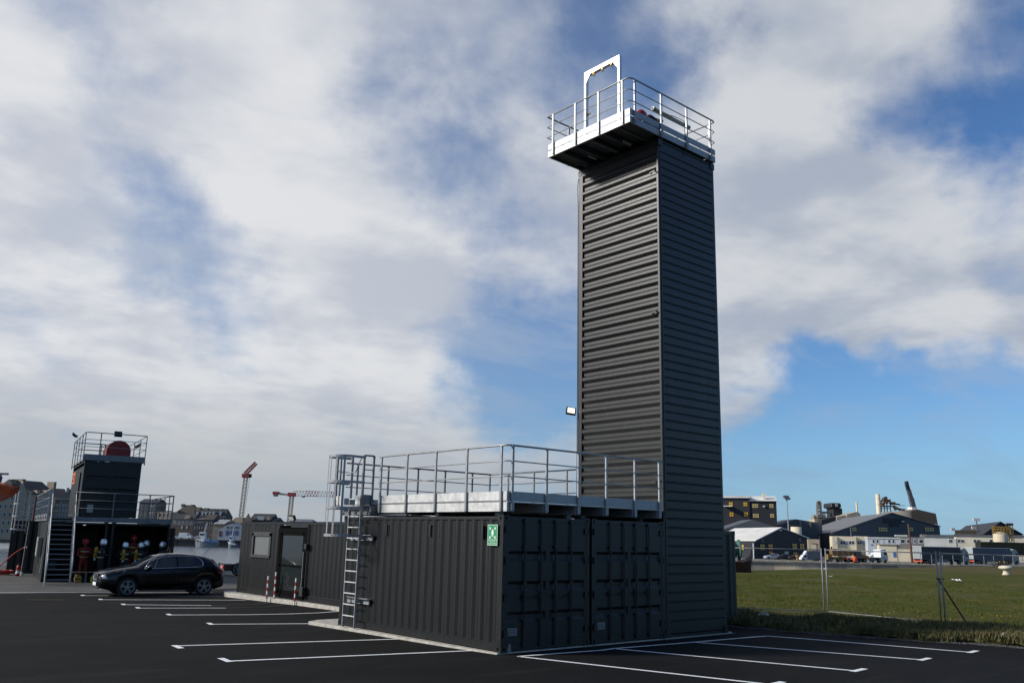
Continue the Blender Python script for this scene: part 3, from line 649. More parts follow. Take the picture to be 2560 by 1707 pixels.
hd = part('housing', MB().box(-.13, .13, -.035, .045, -.10, .10), black, fl, (-.10, .09, .02), rot=(R(-18), R(8), R(-35)), bevel=.01)
part('lens', MB().box(-.095, .095, -.042, -.036, -.072, .072), lit, hd)
# ---- railing helper: every rail and post is a piece of its own
POSTM = {}
def post_mesh(h, w, t, M):
    k = (round(h, 3), w, t, M.name)
    if k not in POSTM:
        mb_ = MB().box(-w / 2, w / 2, -t / 2, t / 2, 0, h).box(-w * .85, w * .85, -t * .62, -t * .5, .015, .17).box(-w * .62, w * .62, -t * .6, t * .6, h - .035, h - .005)
        for bz in (.05, .13):
            for bx in (-.6, .6): mb_.box(bx * w - .011, bx * w + .011, -t * .62 - .012, -t * .62, bz - .011, bz + .011)
        POSTM[k] = mesh_of('post', mb_, M)
    return POSTM[k]
def rails(t, pts, z_list, posts, zbase, M, r=(.021, .0125), pw=.05, pt=.035, ztop=None, close=False, prot=None):
    P = pts if not close else pts + [pts[0]]
    for i, z in enumerate(z_list):
        path = []
        for j, p in enumerate(P):
            v = Vector((p[0], p[1], z))
            if 0 < j < len(P) - 1:
                a = (Vector((*P[j - 1][:2], z)) - v).normalized() * .13; c = (Vector((*P[j + 1][:2], z)) - v).normalized() * .13
                path += [v + a, v + a * .3 + c * .05, v + c * .3 + a * .05, v + c] if False else [v + a, v + (a + c) * .22, v + c]
            else: path.append(v)
        part('top_rail' if i == 0 else 'mid_rail', MB().tube(path, r[0] if i == 0 else r[1], 8), M, t, smooth=True)
    for (x, y, ang) in posts:
        ob('post', post_mesh(z_list[0] - zbase, pw, pt, M), t, (x, y, zbase), rot=(0, 0, ang))
# ---- terrace on the containers
dk = thing('roof_terrace', 'galvanised steel terrace with railings on top of the two ground containers', 'platform', (0, 0, 0))
DX0, DX1, DY0, DY1 = .10, 4.90, .03, 6.30
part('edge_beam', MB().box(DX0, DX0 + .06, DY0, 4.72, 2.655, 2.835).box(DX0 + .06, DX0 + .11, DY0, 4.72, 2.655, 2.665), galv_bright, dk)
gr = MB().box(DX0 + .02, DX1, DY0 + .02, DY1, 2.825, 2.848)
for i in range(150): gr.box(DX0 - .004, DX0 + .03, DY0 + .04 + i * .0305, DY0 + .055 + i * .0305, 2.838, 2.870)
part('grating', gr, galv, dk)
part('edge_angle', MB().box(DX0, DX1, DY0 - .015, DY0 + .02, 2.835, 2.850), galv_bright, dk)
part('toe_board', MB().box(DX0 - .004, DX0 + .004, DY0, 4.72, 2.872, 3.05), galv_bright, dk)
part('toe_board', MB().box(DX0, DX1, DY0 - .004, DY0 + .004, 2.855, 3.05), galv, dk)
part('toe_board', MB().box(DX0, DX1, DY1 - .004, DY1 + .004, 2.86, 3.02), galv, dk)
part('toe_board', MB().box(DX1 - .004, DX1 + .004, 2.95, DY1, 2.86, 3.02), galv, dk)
PX = [.21, 1.15, 2.09, 2.96, 3.91, 4.77]; PY = [.19, 1.31, 2.41, 3.53, 4.61]
for x in PX: part('joist', MB().box(x - .055, x + .055, DY0 + .005, DY1 - .05, 2.655, 2.83), galv, dk)
for y in PY[1:] + [5.6]: part('cross_beam', MB().box(DX0 + .07, DX1, y - .03, y + .03, 2.66, 2.79), galv_dark, dk)
for x in (.35, 2.3, 2.75, 4.7):
    for y in (.55, 2.6, 4.4, 5.9): part('foot_plate', MB().box(x - .06, x + .06, y - .06, y + .06, 2.575, 2.655), galv_dark, dk)
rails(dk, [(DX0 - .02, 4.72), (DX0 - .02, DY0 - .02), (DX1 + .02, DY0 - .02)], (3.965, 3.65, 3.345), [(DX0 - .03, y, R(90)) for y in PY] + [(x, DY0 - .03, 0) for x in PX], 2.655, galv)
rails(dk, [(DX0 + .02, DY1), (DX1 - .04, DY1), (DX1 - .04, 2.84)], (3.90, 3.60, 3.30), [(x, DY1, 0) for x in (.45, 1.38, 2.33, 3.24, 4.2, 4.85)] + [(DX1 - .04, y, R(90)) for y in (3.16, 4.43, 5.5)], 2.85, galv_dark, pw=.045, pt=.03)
# ladder landing at the end of the terrace
part('landing_plate', MB().box(-.24, DX0, 4.98, 6.15, 2.79, 2.83), galv, dk)
part('landing_beam', MB().box(-.05, DX0 + .05, 4.80, 6.2, 2.60, 2.785), galv_dark, dk)
part('toe_board', MB().box(-.22, DX0, 4.975, 4.985, 2.835, 3.07), galv_dark, dk)  # shade of this front board put into the darker galvanised tone
for y0, y1 in ((4.985, 5.20), (5.86, 6.15)): part('toe_board', MB().box(-.245, -.235, y0, y1, 2.835, 3.05), galv_bright, dk)
rails(dk, [(-.20, 4.97), (DX0 - .02, 4.97)], (4.00, 3.66, 3.35), [(-.19, 4.97, 0), (DX0 - .02, 4.97, 0)], 2.8, galv_dark, pw=.045)
rails(dk, [(-.24, 5.95), (-.24, 6.15), (DX0, 6.15)], (4.0, 3.66, 3.35), [(-.24, 5.97, R(90)), (-.24, 6.13, 0)], 2.8, galv_dark, pw=.04)
part('gate_bar', MB().tube([(-.22, 5.05, 3.95), (-.22, 5.3, 3.6), (-.22, 5.95, 3.62)], .014, 6), galv, dk)
part('end_rail', MB().box(-.1, 2.6, 6.02, 6.1, 2.60, 2.66), alu, dk)  # bare aluminium rail across the far end of the container roof
part('roof_batten', MB().box(.25, .32, 3.75, 5.0, 2.585, 2.645), alu, dk)
# caged ladder
ld = thing('caged_ladder', 'galvanised ladder with safety cage climbing to the container terrace', 'ladder', (-.20, 5.0, 0))
for y in (0, .52): part('stile', MB().box(-.012, .048, y - .012, y + .012, .02, 3.98), galv, ld)
rm = mesh_of('rung', MB().box(-.015, .02, 0, .52, -.012, .012), galv_bright)
for k in range(12): ob('rung', rm, ld, (0, 0, .28 + .253 * k if k < 11 else 2.97))
for z in (.58, 2.02):
    part('wall_bracket', MB().box(.15, .19, -.34, .62, z - .02, z + .10).box(.06, .19, -.40, .66, z + .10, z + .113).box(.0, .16, -.02, .06, z, z + .08), galv, ld)
def hoop(z, r=.37):
    c = (-.33, .27); pts = [(.03, .54 + .06, z)] + [(c[0] - r * math.sin(a) * 1.08, c[1] + r * 1.02 * math.cos(a), z) for a in [math.pi * i / 14 for i in range(15)]] + [(.03, -.06, z)]
    m = MB(); n = len(pts)
    for i, p in enumerate(pts):
        m.v += [(p[0], p[1], z - .03), (p[0], p[1], z + .03)]
    for i, p in enumerate(pts):
        q = Vector((p[0] - c[0], p[1] - c[1])).normalized() * .006; m.v += [(p[0] + q.x, p[1] + q.y, z - .03), (p[0] + q.x, p[1] + q.y, z + .03)]
    for i in range(n - 1):
        a, b_, o_ = 2 * i, 2 * i + 2, 2 * n
        for f in ((a, b_, b_ + 1, a + 1), (o_ + a, o_ + a + 1, o_ + b_ + 1, o_ + b_), (a + 1, b_ + 1, o_ + b_ + 1, o_ + a + 1), (a, o_ + a, o_ + b_, b_)): m.f.append(f); m.m.append(0)
    return m
for z in (2.11, 2.74, 3.35, 3.95): part('cage_hoop', hoop(z), galv, ld)
for a in (.18, .34, .5, .66, .82):
    t_ = math.pi * a; x, y = -.33 - .37 * 1.08 * math.sin(t_), .27 + .37 * 1.02 * math.cos(t_)
    part('cage_bar', MB().box(-.004, .004, -.025, .025, 2.08, 3.98), galv, ld, (x + .010 * math.sin(t_), y, 0), rot=(0, 0, math.atan2(math.cos(t_), -math.sin(t_))))
# ---- platform on the tower
tp = thing('tower_platform', 'bright galvanised platform with railings overhanging the tower top', 'platform', (0, 0, 0))
QX0, QX1, QY0, QY1, QZ = 3.78, 7.30, -.05, 2.90, 12.28
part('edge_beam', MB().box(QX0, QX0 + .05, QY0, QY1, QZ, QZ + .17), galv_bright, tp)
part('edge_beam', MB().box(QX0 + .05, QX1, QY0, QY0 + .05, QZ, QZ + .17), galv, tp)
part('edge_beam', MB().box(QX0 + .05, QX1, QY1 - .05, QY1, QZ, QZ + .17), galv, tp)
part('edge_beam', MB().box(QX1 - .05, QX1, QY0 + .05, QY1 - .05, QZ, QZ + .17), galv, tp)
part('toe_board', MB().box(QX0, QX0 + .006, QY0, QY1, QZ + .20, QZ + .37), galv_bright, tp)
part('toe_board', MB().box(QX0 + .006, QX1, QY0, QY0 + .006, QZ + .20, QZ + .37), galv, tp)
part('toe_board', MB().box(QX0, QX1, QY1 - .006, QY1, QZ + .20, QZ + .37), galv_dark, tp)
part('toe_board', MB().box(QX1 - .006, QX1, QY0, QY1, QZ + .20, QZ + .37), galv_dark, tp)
part('deck_plate', MB().box(QX0 + .06, QX1 - .06, QY0 + .06, QY1 - .06, QZ + .175, QZ + .19), galv_dark, tp)
for y in (.42, .93, 1.44, 1.95, 2.46): part('joist', MB().box(QX0 + .05, QX1 - .05, y - .03, y + .03, QZ + .02, QZ + .17), galv_dark if y in (.93, 1.44, 1.95) else galv_dark, tp)
for y0, y1 in ((-.0, .38), (.47, .60), (2.5, 2.84)): part('soffit_panel', MB().box(QX0 + .10, TX - .05, y0 + .02, y1 - .02, QZ + .05, QZ + .06), wallgrey, tp)
for y in (.80, 2.05): part('clamp', MB().box(TX - .45, TX - .15, y - .02, y + .02, QZ - .02, QZ + .03), galv_bright, tp)
part('support_arm', MB().bar((TX - .05, 1.35, QZ + .01), (QX0 + .1, 1.35, QZ + .01), .03), galv, tp)
rails(tp, [(QX0 - .02, QY1 + .02), (QX0 - .02, QY0 - .02), (QX1 + .02, QY0 - .02), (QX1 + .02, QY1 + .02)], (13.48, 13.17, 12.86),
      [(QX0 - .03, y, R(90)) for y in (.17, .99, 1.83, 2.68)] + [(x, QY0 - .03, 0) for x in (3.94, 4.97, 6.02, 7.06)] + [(QX1 + .03, y, R(90)) for y in (.15, 1.4, 2.6)], QZ + .02, galv)
rails(tp, [(QX0 - .02, QY1 + .02), (QX1 - .8, QY1 + .02)], (13.48, 13.17, 12.86), [(x, QY1 + .03, 0) for x in (4.6, 5.5, 6.4)], QZ + .02, galv_dark)
# gantry frame for ropes
gy0, gy1, gx = .80, 1.96, 4.28; GT = 14.66
gn = thing('rope_gantry', 'white aluminium portal frame with gold eyelets rising above the tower platform', 'gantry', (gx, gy0, QZ + .19))
gh = GT - QZ - .19; gl = gy1 - gy0
part('upright', MB().box(0, .11, -.06, 0, 0, gh), alu, gn); part('upright', MB().box(0, .11, gl - .0, gl + .06, 0, gh), alu, gn)
part('crossbeam', MB().box(0, .11, 0.002, gl - .002, gh - .115, gh), alu, gn)
for s, y0 in ((1, 0), (-1, gl)): part('corner_plate', MB().extr([(0, 0), (.17, 0), (0, -.24)], lambda u, v, k: (.002 + k * .006 - .006, y0 + s * u, gh - .113 + v)), alu, gn)
em = mesh_of('eyelet', MB().tube([(.04 * math.sin(a), 0, .04 * math.cos(a)) for a in [i * math.pi / 6 for i in range(13)]], .009, 6, cap=False).box(-.03, .03, -.03, .03, .035, .06), brass)
for y in (.25, .58, .9): ob('eyelet', em, gn, (.055, y, gh - .175))
for z in (.95, 1.45): ob('eyelet', em, gn, (.075, gl - .06, z), rot=(R(-90), 0, 0)); ob('eyelet', em, gn, (.075, .06, z), rot=(R(90), 0, 0))
# strip lamp leaning on the rail
sp = thing('strip_light', 'long tubular work light resting along the right railing of the tower platform', 'lamp', (5.55, .62, 13.50))
part('tube', MB().tube([(0, 0, 0), (1.45, 0, -.03)], .055, 10), mat('diffuser', (.42, .40, .30), .4), sp, smooth=True)
part('end_cap', MB().tube([(-.07, 0, 0), (0.01, 0, 0)], .06, 10), galv_dark, sp); part('end_cap', MB().tube([(1.44, 0, -.03), (1.5, 0, -.03)], .06, 10), galv_dark, sp)
part('cable', MB().tube([(-.07, 0, 0), (-.16, -.05, -.02), (-.2, -.1, -.12), (-.05, -.2, -.2), (.3, -.45, -.28), (.5, -.6, -.4), (.52, -.62, -1.0), (.5, -.66, -1.35), (.56, -.66, -1.42)], .009, 6), rubber, sp)
# ---- dark container behind the tower
c3 = thing('storage_container', 'dark container end showing just behind the right edge of the tower', 'container', (7.5, 1.52, 0), 0, 'dark containers at the foot of the tower')
container(c3, L=6.06, W=2.40, H=2.46, front='wall', rods=False)
# ---- office container
oc = thing('office_container', 'dark office container with glazed door and blind covered window', 'container', (2.75, 6.0, 0), 0)
OL = 12.0
for x0 in (0.004, 2.336):
    for y0 in (.004, OL - .104): part('corner_post', MB().box(x0, x0 + .10, y0, y0 + .10, 0, 2.50), paint, oc, bevel=.006)
part('top_rail', MB().box(.006, .07, .1, OL - .1, 2.40, 2.48), paint, oc, bevel=.004); part('top_rail', MB().box(2.37, 2.43, .1, OL - .1, 2.40, 2.48), paint, oc)
part('bottom_rail', MB().box(.01, .07, .1, OL - .1, .02, .19), paint, oc, bevel=.004)
def wall_seg(y0, y1, z0, z1): part('side_panel', corr_panel(y1 - y0, z1 - z0, .036, lambda u, h, d: (.010 + d, y0 + u, z0 + h)), paint, oc)
# local y = world y - 6.  door frame 6.95..8.98 ; window 9.52..11.04
wall_seg(.1, 6.93, .19, 2.40); wall_seg(9.00, 9.52, .19, 2.40); wall_seg(11.06, OL - .1, .19, 2.40)
wall_seg(9.52, 11.06, .19, 1.27); wall_seg(9.52, 11.06, 2.12, 2.40)
part('end_panel', corr_panel(2.25, 2.2, .04, lambda u, h, d: (.095 + u, OL - .012 - d, .18 + h), (.11, .06, .10, .06)), paint, oc)
part('roof_panel', corr_panel(OL - .1, 2.40, .02, lambda u, h, d: (.02 + h, .05 + u, 2.50 - d), (.12, .03, .10, .03)), paint, oc)
part('partition', MB().box(1.2, 1.24, .2, OL - .2, .19, 2.4), wallgrey, oc)
wn = part('window', MB().box(-.02, .06, 9.54, 9.68, 1.30, 2.11).box(-.02, .06, 10.90, 11.04, 1.30, 2.11).box(-.02, .06, 9.54, 11.04, 2.0, 2.14).box(-.035, .06, 9.54, 11.04, 1.26, 1.36), framegrey, oc, bevel=.004)
part('blind', MB().box(.045, .05, 9.68, 10.90, 1.36, 2.0), blind, wn)
bs = MB()
for k in range(16): bs.box(.036, .042, 9.69, 10.89, 1.365 + .039 * k, 1.398 + .039 * k)
part('blind_slats', bs, blind, wn); part('glass', MB().box(.02, .024, 9.68, 10.90, 1.36, 2.0), mat('window_glass', (.9, .9, .9), .05, spec=.6), wn)
t_ = NT(MATS['window_glass'].node_tree); tr_b = t_.add('ShaderNodeBsdfTransparent'); gl_b = t_.add('ShaderNodeBsdfGlossy'); gl_b.inputs['Roughness'].default_value = 0.03; mx_ = t_.add('ShaderNodeMixShader'); mx_.inputs[0].default_value = 0.07
t_.link(tr_b.outputs[0], mx_.inputs[1]); t_.link(gl_b.outputs[0], mx_.inputs[2]); t_.link(mx_.outputs[0], t_.n['Material Output'].inputs[0])
fr = part('door_frame', MB().box(-.03, .07, 6.95, 7.13, .06, 2.28).box(-.03, .07, 8.80, 8.98, .06, 2.28).box(-.03, .07, 7.13, 8.80, 2.14, 2.28).box(-.03, .07, 7.13, 8.80, .06, .17), mat('door_frame_black', (.0015, .0015, .0018), .7, spec=.06), oc, bevel=.004)
for nm, ya, yb in (('door', 7.14, 8.79),):
    dr = part(nm, MB().box(-.015, .05, ya, ya + .09, .18, 2.13).box(-.015, .05, yb - .09, yb, .18, 2.13).box(-.015, .05, ya, yb, 2.05, 2.13).box(-.015, .05, ya, yb, .18, .28).box(-.015, .05, ya, yb, 1.03, 1.11).box(.055, .075, 7.66, 7.74, .28, 2.05), MATS['door_frame_black'], oc)
    for z0, z1 in ((.28, 1.03), (1.11, 2.05)): part('pane', MB().box(.008, .014, ya + .09, yb - .09, z0, z1), mat('tinted_pane_%d' % (z0 * 10), (.02, .025, .025), .05, spec=.9), dr)
part('room_partition', MB().box(.35, .37, 7.1, 7.66, .19, 2.4), mat('partition_beige', (.22, .21, .17), .6), oc)
part('door_closer_post', MB().tube([(-.08, 7.02, .15), (-.08, 7.02, 1.55)], .016, 8), galv, oc)
part('pipe', MB().tube([(-.03, 6.86, 2.4), (-.03, 6.86, .2)], .025, 8), black, oc)
part('hose_box', MB().box(-.16, 0, 6.78, 7.0, .16, .45).box(-.12, 0, 6.80, 6.96, 1.62, 1.80), rubber, oc, bevel=.02)
part('canopy_plate', MB().box(-.03, .0, 6.95, 8.1, 2.31, 2.42), paint2, oc)
of = thing('floodlight', 'small unlit floodlight perched on the roof edge above the office door', 'lamp', (2.74, 13.95, 2.5))
part('bracket', MB().bar((0, 0, 0), (-.04, 0, .09), .03).bar((-.04, -.12, .08), (-.04, .12, .08), .02), black, of); part('housing', MB().box(-.04, .04, -.14, .14, -.09, .09), black, of, (-.06, .04, .12), rot=(0, R(-25), R(15)), bevel=.01)
part('lens', MB().box(-.044, -.041, -.11, .11, -.065, .065), mat('lens_white', (.6, .6, .58), .2), of, (-.07, .04, .12), rot=(0, R(-25), R(15)))
# red white marker posts
mp = thing('marker_post', 'leftmost red and white striped post by the office window', 'post', (2.40, 14.82, gz(14.8)), 0, 'red and white marker posts outside the office')
for k in range(7): part('band', MB().lathe([(0, .12 * k + .001), (.028, .12 * k + .001), (.028, .12 * (k + 1)), (0, .12 * (k + 1))], k=12), white if k % 2 == 0 else red, mp, smooth=False)
part('foot', MB().lathe([(0, 0), (.05, 0), (.05, .012), (0, .012)], k=12), rubber, mp)
copytree(mp, None, (2.57, 14.62, 0.0), 0, 'middle striped post standing against the left door jamb')
copytree(mp, None, (2.56, 13.17, gz(13.2)), 0, 'rightmost striped post in front of the right door jamb')
# ================================================================ SITE FENCE
FP = [(12.15, 3.95), (14.30, 1.35), (13.70, -2.42), (12.05, -5.5), (10.2, -8.5)]
FL = ['fence panel running from behind the tower to the first joint', 'middle fence panel between the two joints', 'fence panel right of the joint with the rusty brace', 'last fence panel leaving the picture at the right']
for i in range(4):
    a, b_ = Vector(FP[i]), Vector(FP[i + 1]); L_ = (b_ - a).length - .14; ang = math.atan2(b_.y - a.y, b_.x - a.x)
    f = thing('site_fence', 'galvanised temporary ' + FL[i], 'fence', (a.x + math.cos(ang) * .07, a.y + math.sin(ang) * .07, .05), ang, 'temporary site fence panels')
    for x in (0, L_): part('post', MB().tube([(x, 0, -.05), (x, 0, 1.98)], .021, 8), fencesteel, f, smooth=True)
    part('top_rail', MB().tube([(0, 0, 1.93), (L_, 0, 1.93)], .015, 8), fencesteel, f, smooth=True); part('bottom_rail', MB().tube([(0, 0, .10), (L_, 0, .10)], .015, 8), fencesteel, f, smooth=True)
for i, lb in ((1, 'clip joining the fence posts on the left'), (2, 'rusty clip on the braced fence joint')):
    x, y = FP[i]; tag(part('fence_clip', MB().box(-.10, .10, -.03, .03, -.02, .02), galv if i == 1 else rustred, None, (x, y, 1.42 if i == 1 else 1.30), rot=(0, 0, R(-80))), lb, 'clip')
tag(part('fence_brace', MB().tube([(13.72, -2.35, 1.30), (14.75, -2.62, .05)], .022, 8), rustred), 'rusty red diagonal brace behind the right fence joint', 'brace')
# ================================================================ LEFT TRAINING BUILDING (rotated frame)
TH = R(-10.6); LO = Vector((-.92, 29.72, -.2)); LX = Vector((math.cos(TH), math.sin(TH), 0)); LY = Vector((-math.sin(TH), math.cos(TH), 0))
def LP(x, y, z=0.0): return LO + LX * x + LY * y + Vector((0, 0, z))       # z above ground of that yard
LG = 'dark containers of the left training building'
def lthing(name, label, cat, x, y, z=0.0, rz=0.0, group=None): return thing(name, label, cat, LP(x, y, z), TH + rz, group)
a1 = lthing('storage_container', 'ground container under the outdoor stairs, left half of the fire training building', 'container', 0, 0, 0, 0, LG)
container(a1, L=12.19, W=2.44, H=2.60, front='none', back='wall', right='none', castings=True, rods=False)
a2 = lthing('storage_container', 'open fronted ground container where the firefighters with silver helmets wait', 'container', 2.60, 0, 0, 0, LG)
container(a2, L=12.19, W=2.52, H=2.60, front='none', back='wall', left='none', castings=True, rods=False)
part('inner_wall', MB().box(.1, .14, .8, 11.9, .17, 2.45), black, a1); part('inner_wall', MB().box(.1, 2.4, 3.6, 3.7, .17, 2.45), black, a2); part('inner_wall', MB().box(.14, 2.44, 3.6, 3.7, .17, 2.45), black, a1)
part('open_door', MB().box(2.52, 2.56, -1.15, -.02, .16, 2.42), black, a2); part('lock_rod', MB().tube([(2.50, -.6, .2), (2.50, -.6, 1.55)], .02, 6), galv, a2)
# control cabinet, vent strip and doorway on the left wall
cb = lthing('control_cabinet', 'grey control cabinet hung on the left wall beside the stairs', 'cabinet', -.02, 2.2, 1.02)
part('body', MB().box(-.16, 0, 0, 1.15, 0, .86), mat('cabinet_beige', (.25, .24, .20), .5), cb, bevel=.006); part('door', MB().box(-.175, -.16, .03, 1.12, .03, .83), MATS['cabinet_beige'], cb, bevel=.004); part('lock', MB().box(-.185, -.174, .25, .31, .6, .68), black, cb)
part('conduit', MB().tube([(-.05, .3, 0), (-.05, .3, -.35)], .02, 6), black, cb)
part('wall_strip', MB().box(-.03, .0, .75, .85, .35, 1.15), mat('cream_strip', (.4, .38, .3), .6), a1)
part('doorway', MB().box(-.03, .012, 8.6, 11.4, .2, 2.2), black, a1)
rp = lthing('standpipe', 'red dry riser pipe rising at the rear left corner of the building', 'pipe', -.12, 12.0, 0)
part('pipe', MB().tube([(0, 0, .1), (0, 0, 4.0)], .05, 8), rustred, rp); part('pipe', MB().tube([(-.25, .3, .1), (-.2, .3, 3.6)], .035, 8), galv_dark, rp)
# upper container
a3 = lthing('storage_container', 'upper dark container carrying the orange number and the roof platform', 'container', 1.17, .30, 2.83, 0, LG)
container(a3, L=6.06, W=2.44, H=2.54, front='doors', back='wall', left='none', rods=False)
def wseg(y0, y1, z0, z1, M=wallgrey): part('side_panel', corr_panel(y1 - y0, z1 - z0, .03, lambda u, h, d: (.010 + d, y0 + u, z0 + h)), M, a3)
wseg(.1, 1.0, .17, 2.3, paint); wseg(1.9, 5.96, .17, 2.3, paint); wseg(1.0, 1.9, 2.05, 2.3, paint)
part('doorway', MB().box(.3, .34, 1.0, 1.9, .17, 2.05), black, a3)
part('notice', MB().box(.33, .58, -.02, -.01, .20, .55), mat('notice_grey', (.30, .30, .29), .6), a3)
m = MB()   # orange block digits on the left wall, three figures read from the photo as a short number
for dx, segs in ((0, 'dig9'), (1, 'dig0'), (2, 'dig1')):
    y0 = 5.6 - dx * .60
    if segs == 'dig1': m.box(-.004, .004, y0 - .16, y0, 1.64, 2.20)
    else:
        m.box(-.004, .004, y0 - .48, y0, 2.10, 2.20).box(-.004, .004, y0 - .48, y0, 1.64, 1.74).box(-.004, .004, y0 - .48, y0 - .36, 1.74, 2.10).box(-.004, .004, y0 - .12, y0, 1.90 if segs == 'dig9' else 1.74, 2.10)
        if segs == 'dig9': m.box(-.004, .004, y0 - .36, y0 - .12, 1.86, 1.94)
part('number', m, mat('orange_print', (.75, .16, .02), .5), a3)
# mid terrace
md = lthing('mid_terrace', 'railed steel terrace at first floor level of the left training building', 'platform', 0, 0, 0)
zt = 2.82
part('edge_beam', MB().box(.96, 5.14, -.03, .02, 2.598, zt), galv_dark, md); part('edge_beam', MB().box(5.10, 5.15, .02, 7.5, 2.598, zt), galv_dark, md); part('edge_beam', MB().box(-.03, .02, .02, 12.2, 2.63, zt), galv_dark, md)
part('grating', MB().box(.0, 5.1, .02, 12.2, 2.72, 2.76), galv_dark, md); part('toe_board', MB().box(-.04, -.03, .02, 12.2, zt, zt + .12), galv, md)
rails(md, [(.96, -.05), (5.16, -.05), (5.16, 7.5)], (3.90, 3.55, 3.20), [(.98, -.06, 0), (2.55, -.06, 0), (4.08, -.06, 0), (5.12, -.06, 0)] + [(5.17, y, R(90)) for y in (1.3, 2.6, 3.9, 5.2, 6.5)], 2.65, galv_dark, pw=.05)
rails(md, [(-.05, .05), (-.05, 12.2)], (4.0, 3.63, 3.28), [(-.06, y, R(90)) for y in (.1, 1.6, 3.1, 4.6, 6.1, 7.6, 9.1, 10.6, 12.1)], 2.7, galv, pw=.05)
rails(md, [(-.05, 12.2), (5.1, 12.2)], (3.9, 3.55, 3.2), [(x, 12.2, 0) for x in (1.2, 2.5, 3.8, 5.05)], 2.75, galv_dark)
part('left_wing_post', MB().box(-.09, .0, -.06, .0, 2.6, 4.0), galv, md)
# stairs
st = lthing('outdoor_stairs', 'straight grey steel staircase climbing to the first terrace', 'stairs', .02, -2.3, 0)
for x in (0, .94): part('stringer', MB().extr([(-.08, 0), (.16, 0), (2.36, 2.62), (2.36, 2.84), (2.20, 2.84), (-.08, .16)], lambda u, v, k: (x + (.05 if k else 0), u, v)), galv, st)
tm = mesh_of('tread', MB().box(.055, .935, 0, .20, -.022, .018), galv_dark)
for k in range(13): ob('tread', tm, st, (0, .03 + .17 * k, .21 + .203 * k))
for x in (.025, .965): 
    part('handrail', MB().tube([(x, -.05, .15), (x, -.05, 1.0), (x, 2.25, 3.85), (x, 2.33, 3.95), (x, 2.33, 2.8)], .024, 8), galv, st, smooth=True)
    part('mid_rail', MB().tube([(x, -.03, .6), (x, 2.28, 3.4)], .014, 6), galv, st)
    for k in (.55, 1.15, 1.75): part('post', MB().box(x - .02, x + .02, k - .02, k + .02, k * 1.2 + .1, k * 1.23 + .95), galv, st)
part('notice', MB().box(.2, .5, 2.32, 2.34, .55, .9), black, st)
# roof platform
rf = lthing('roof_platform', 'railed platform on top of the upper container', 'platform', 1.10, .22, 5.38)
part('toe_board', MB().box(0, 2.58, -.02, -.01, 0, .26), galv_dark, rf); part('toe_board', MB().box(-.01, 0, -.02, 6.2, .0, .15), galv, rf); part('deck', MB().box(0, 2.58, 0, 6.2, -.02, 0.02), galv_dark, rf); part('toe_board', MB().box(2.58, 2.59, -.02, 6.2, 0, .15), galv_dark, rf)
rails(rf, [(-.02, 6.2), (-.02, -.02), (2.60, -.02), (2.60, 6.2)], (1.25, .93, .60), [(-.02, y, R(90)) for y in (.02, 1.5, 3.1, 4.6, 6.1)] + [(2.60, y, R(90)) for y in (.02, 2.0, 4.1, 6.1)] + [(.62, -.02, 0), (2.08, 6.2, 0)], -.12, galv_dark, pw=.045)
rails(rf, [(-.02, 6.2), (2.60, 6.2)], (1.25, .93, .6), [], 0, galv_dark)
rails(rf, [(.05, 2.9), (1.15, 2.9), (1.15, 4.4)], (.98, .65, .38), [(1.13, 2.9, 0), (.95, 2.9, 0)], 0, galv_dark)
part('lower_bracket', MB().box(.9, 1.08, -.03, -.02, -.06, -.03), white, rf)
dr_ = lthing('red_drum', 'large red rounded shelter standing on the roof platform', 'drum', 2.72, 1.9, 5.40)
m = MB(); N = 18; pr = [(.54, 0)] + [(.54 * math.cos(a), .56 + .54 * math.sin(a)) for a in [math.pi * i / N for i in range(N + 1)]] + [(-.54, 0)]
m.extr(pr, lambda u, v, k: (u, k * 1.2, v)); part('shell', m, mat('drum_red', (.17, .012, .012), .6, 0, .15, 3), dr_, smooth=False)
m = MB().extr([(x * 1.03, z * 1.02) for x, z in pr], lambda u, v, k: (u, 1.2 + k * .05, v)); part('rim', m, rustred, dr_)
def flood(x, y, z, rz, lb, tilt=-20):
    f = lthing('floodlight', lb, 'lamp', x, y, z, R(rz), 'floodlights on the roof platform')
    part('bracket', MB().box(-.02, .02, -.02, .02, -.12, .02).box(-.03, .03, -.03, .12, -.01, .02), black, f); part('housing', MB().box(-.17, .17, -.04, .04, -.13, .13).box(-.13, .13, .04, .09, -.09, .09), black, f, (0, .1, .02), rot=(R(tilt), 0, 0), bevel=.01)
flood(2.43, .18, 6.62, 0, 'dark floodlight clamped to the front top rail of the roof platform')
flood(.95, 3.6, 6.75, 80, 'dark floodlight tilted over the left rail of the roof platform', -50)
flood(3.62, 3.2, 6.40, -80, 'dark floodlight on the right rail of the roof platform', -50)
# container far left with its own caged ladder
q4 = V(14, 1426, 46.0)
a4 = thing('storage_container', 'dark container at the far left picture edge, behind the orange hose', 'container', (q4.x, q4.y, -.2), R(-12), LG)
container(a4, L=6.06, W=2.44, H=2.66, front='wall', rods=False)
q5 = V(50, 1426, 45.2)
lc = copytree(ld, None, (q5.x, q5.y, -.1), R(70), 'second caged ladder on the far left container')
lc.scale = (1, 1, 1.0)
for ch in list(lc.children):
    k = ch.name.split('.')[0]
    if k == 'wall_bracket' or (k == 'rung' and ch.location.z < 2.0): bpy.data.objects.remove(ch)
    elif k == 'stile': y_ = sum(v.co.y for v in ch.data.vertices) / 8; bpy.data.objects.remove(ch); part('stile', MB().box(-.012, .048, y_ - .012, y_ + .012, 1.9, 3.98), galv, lc)
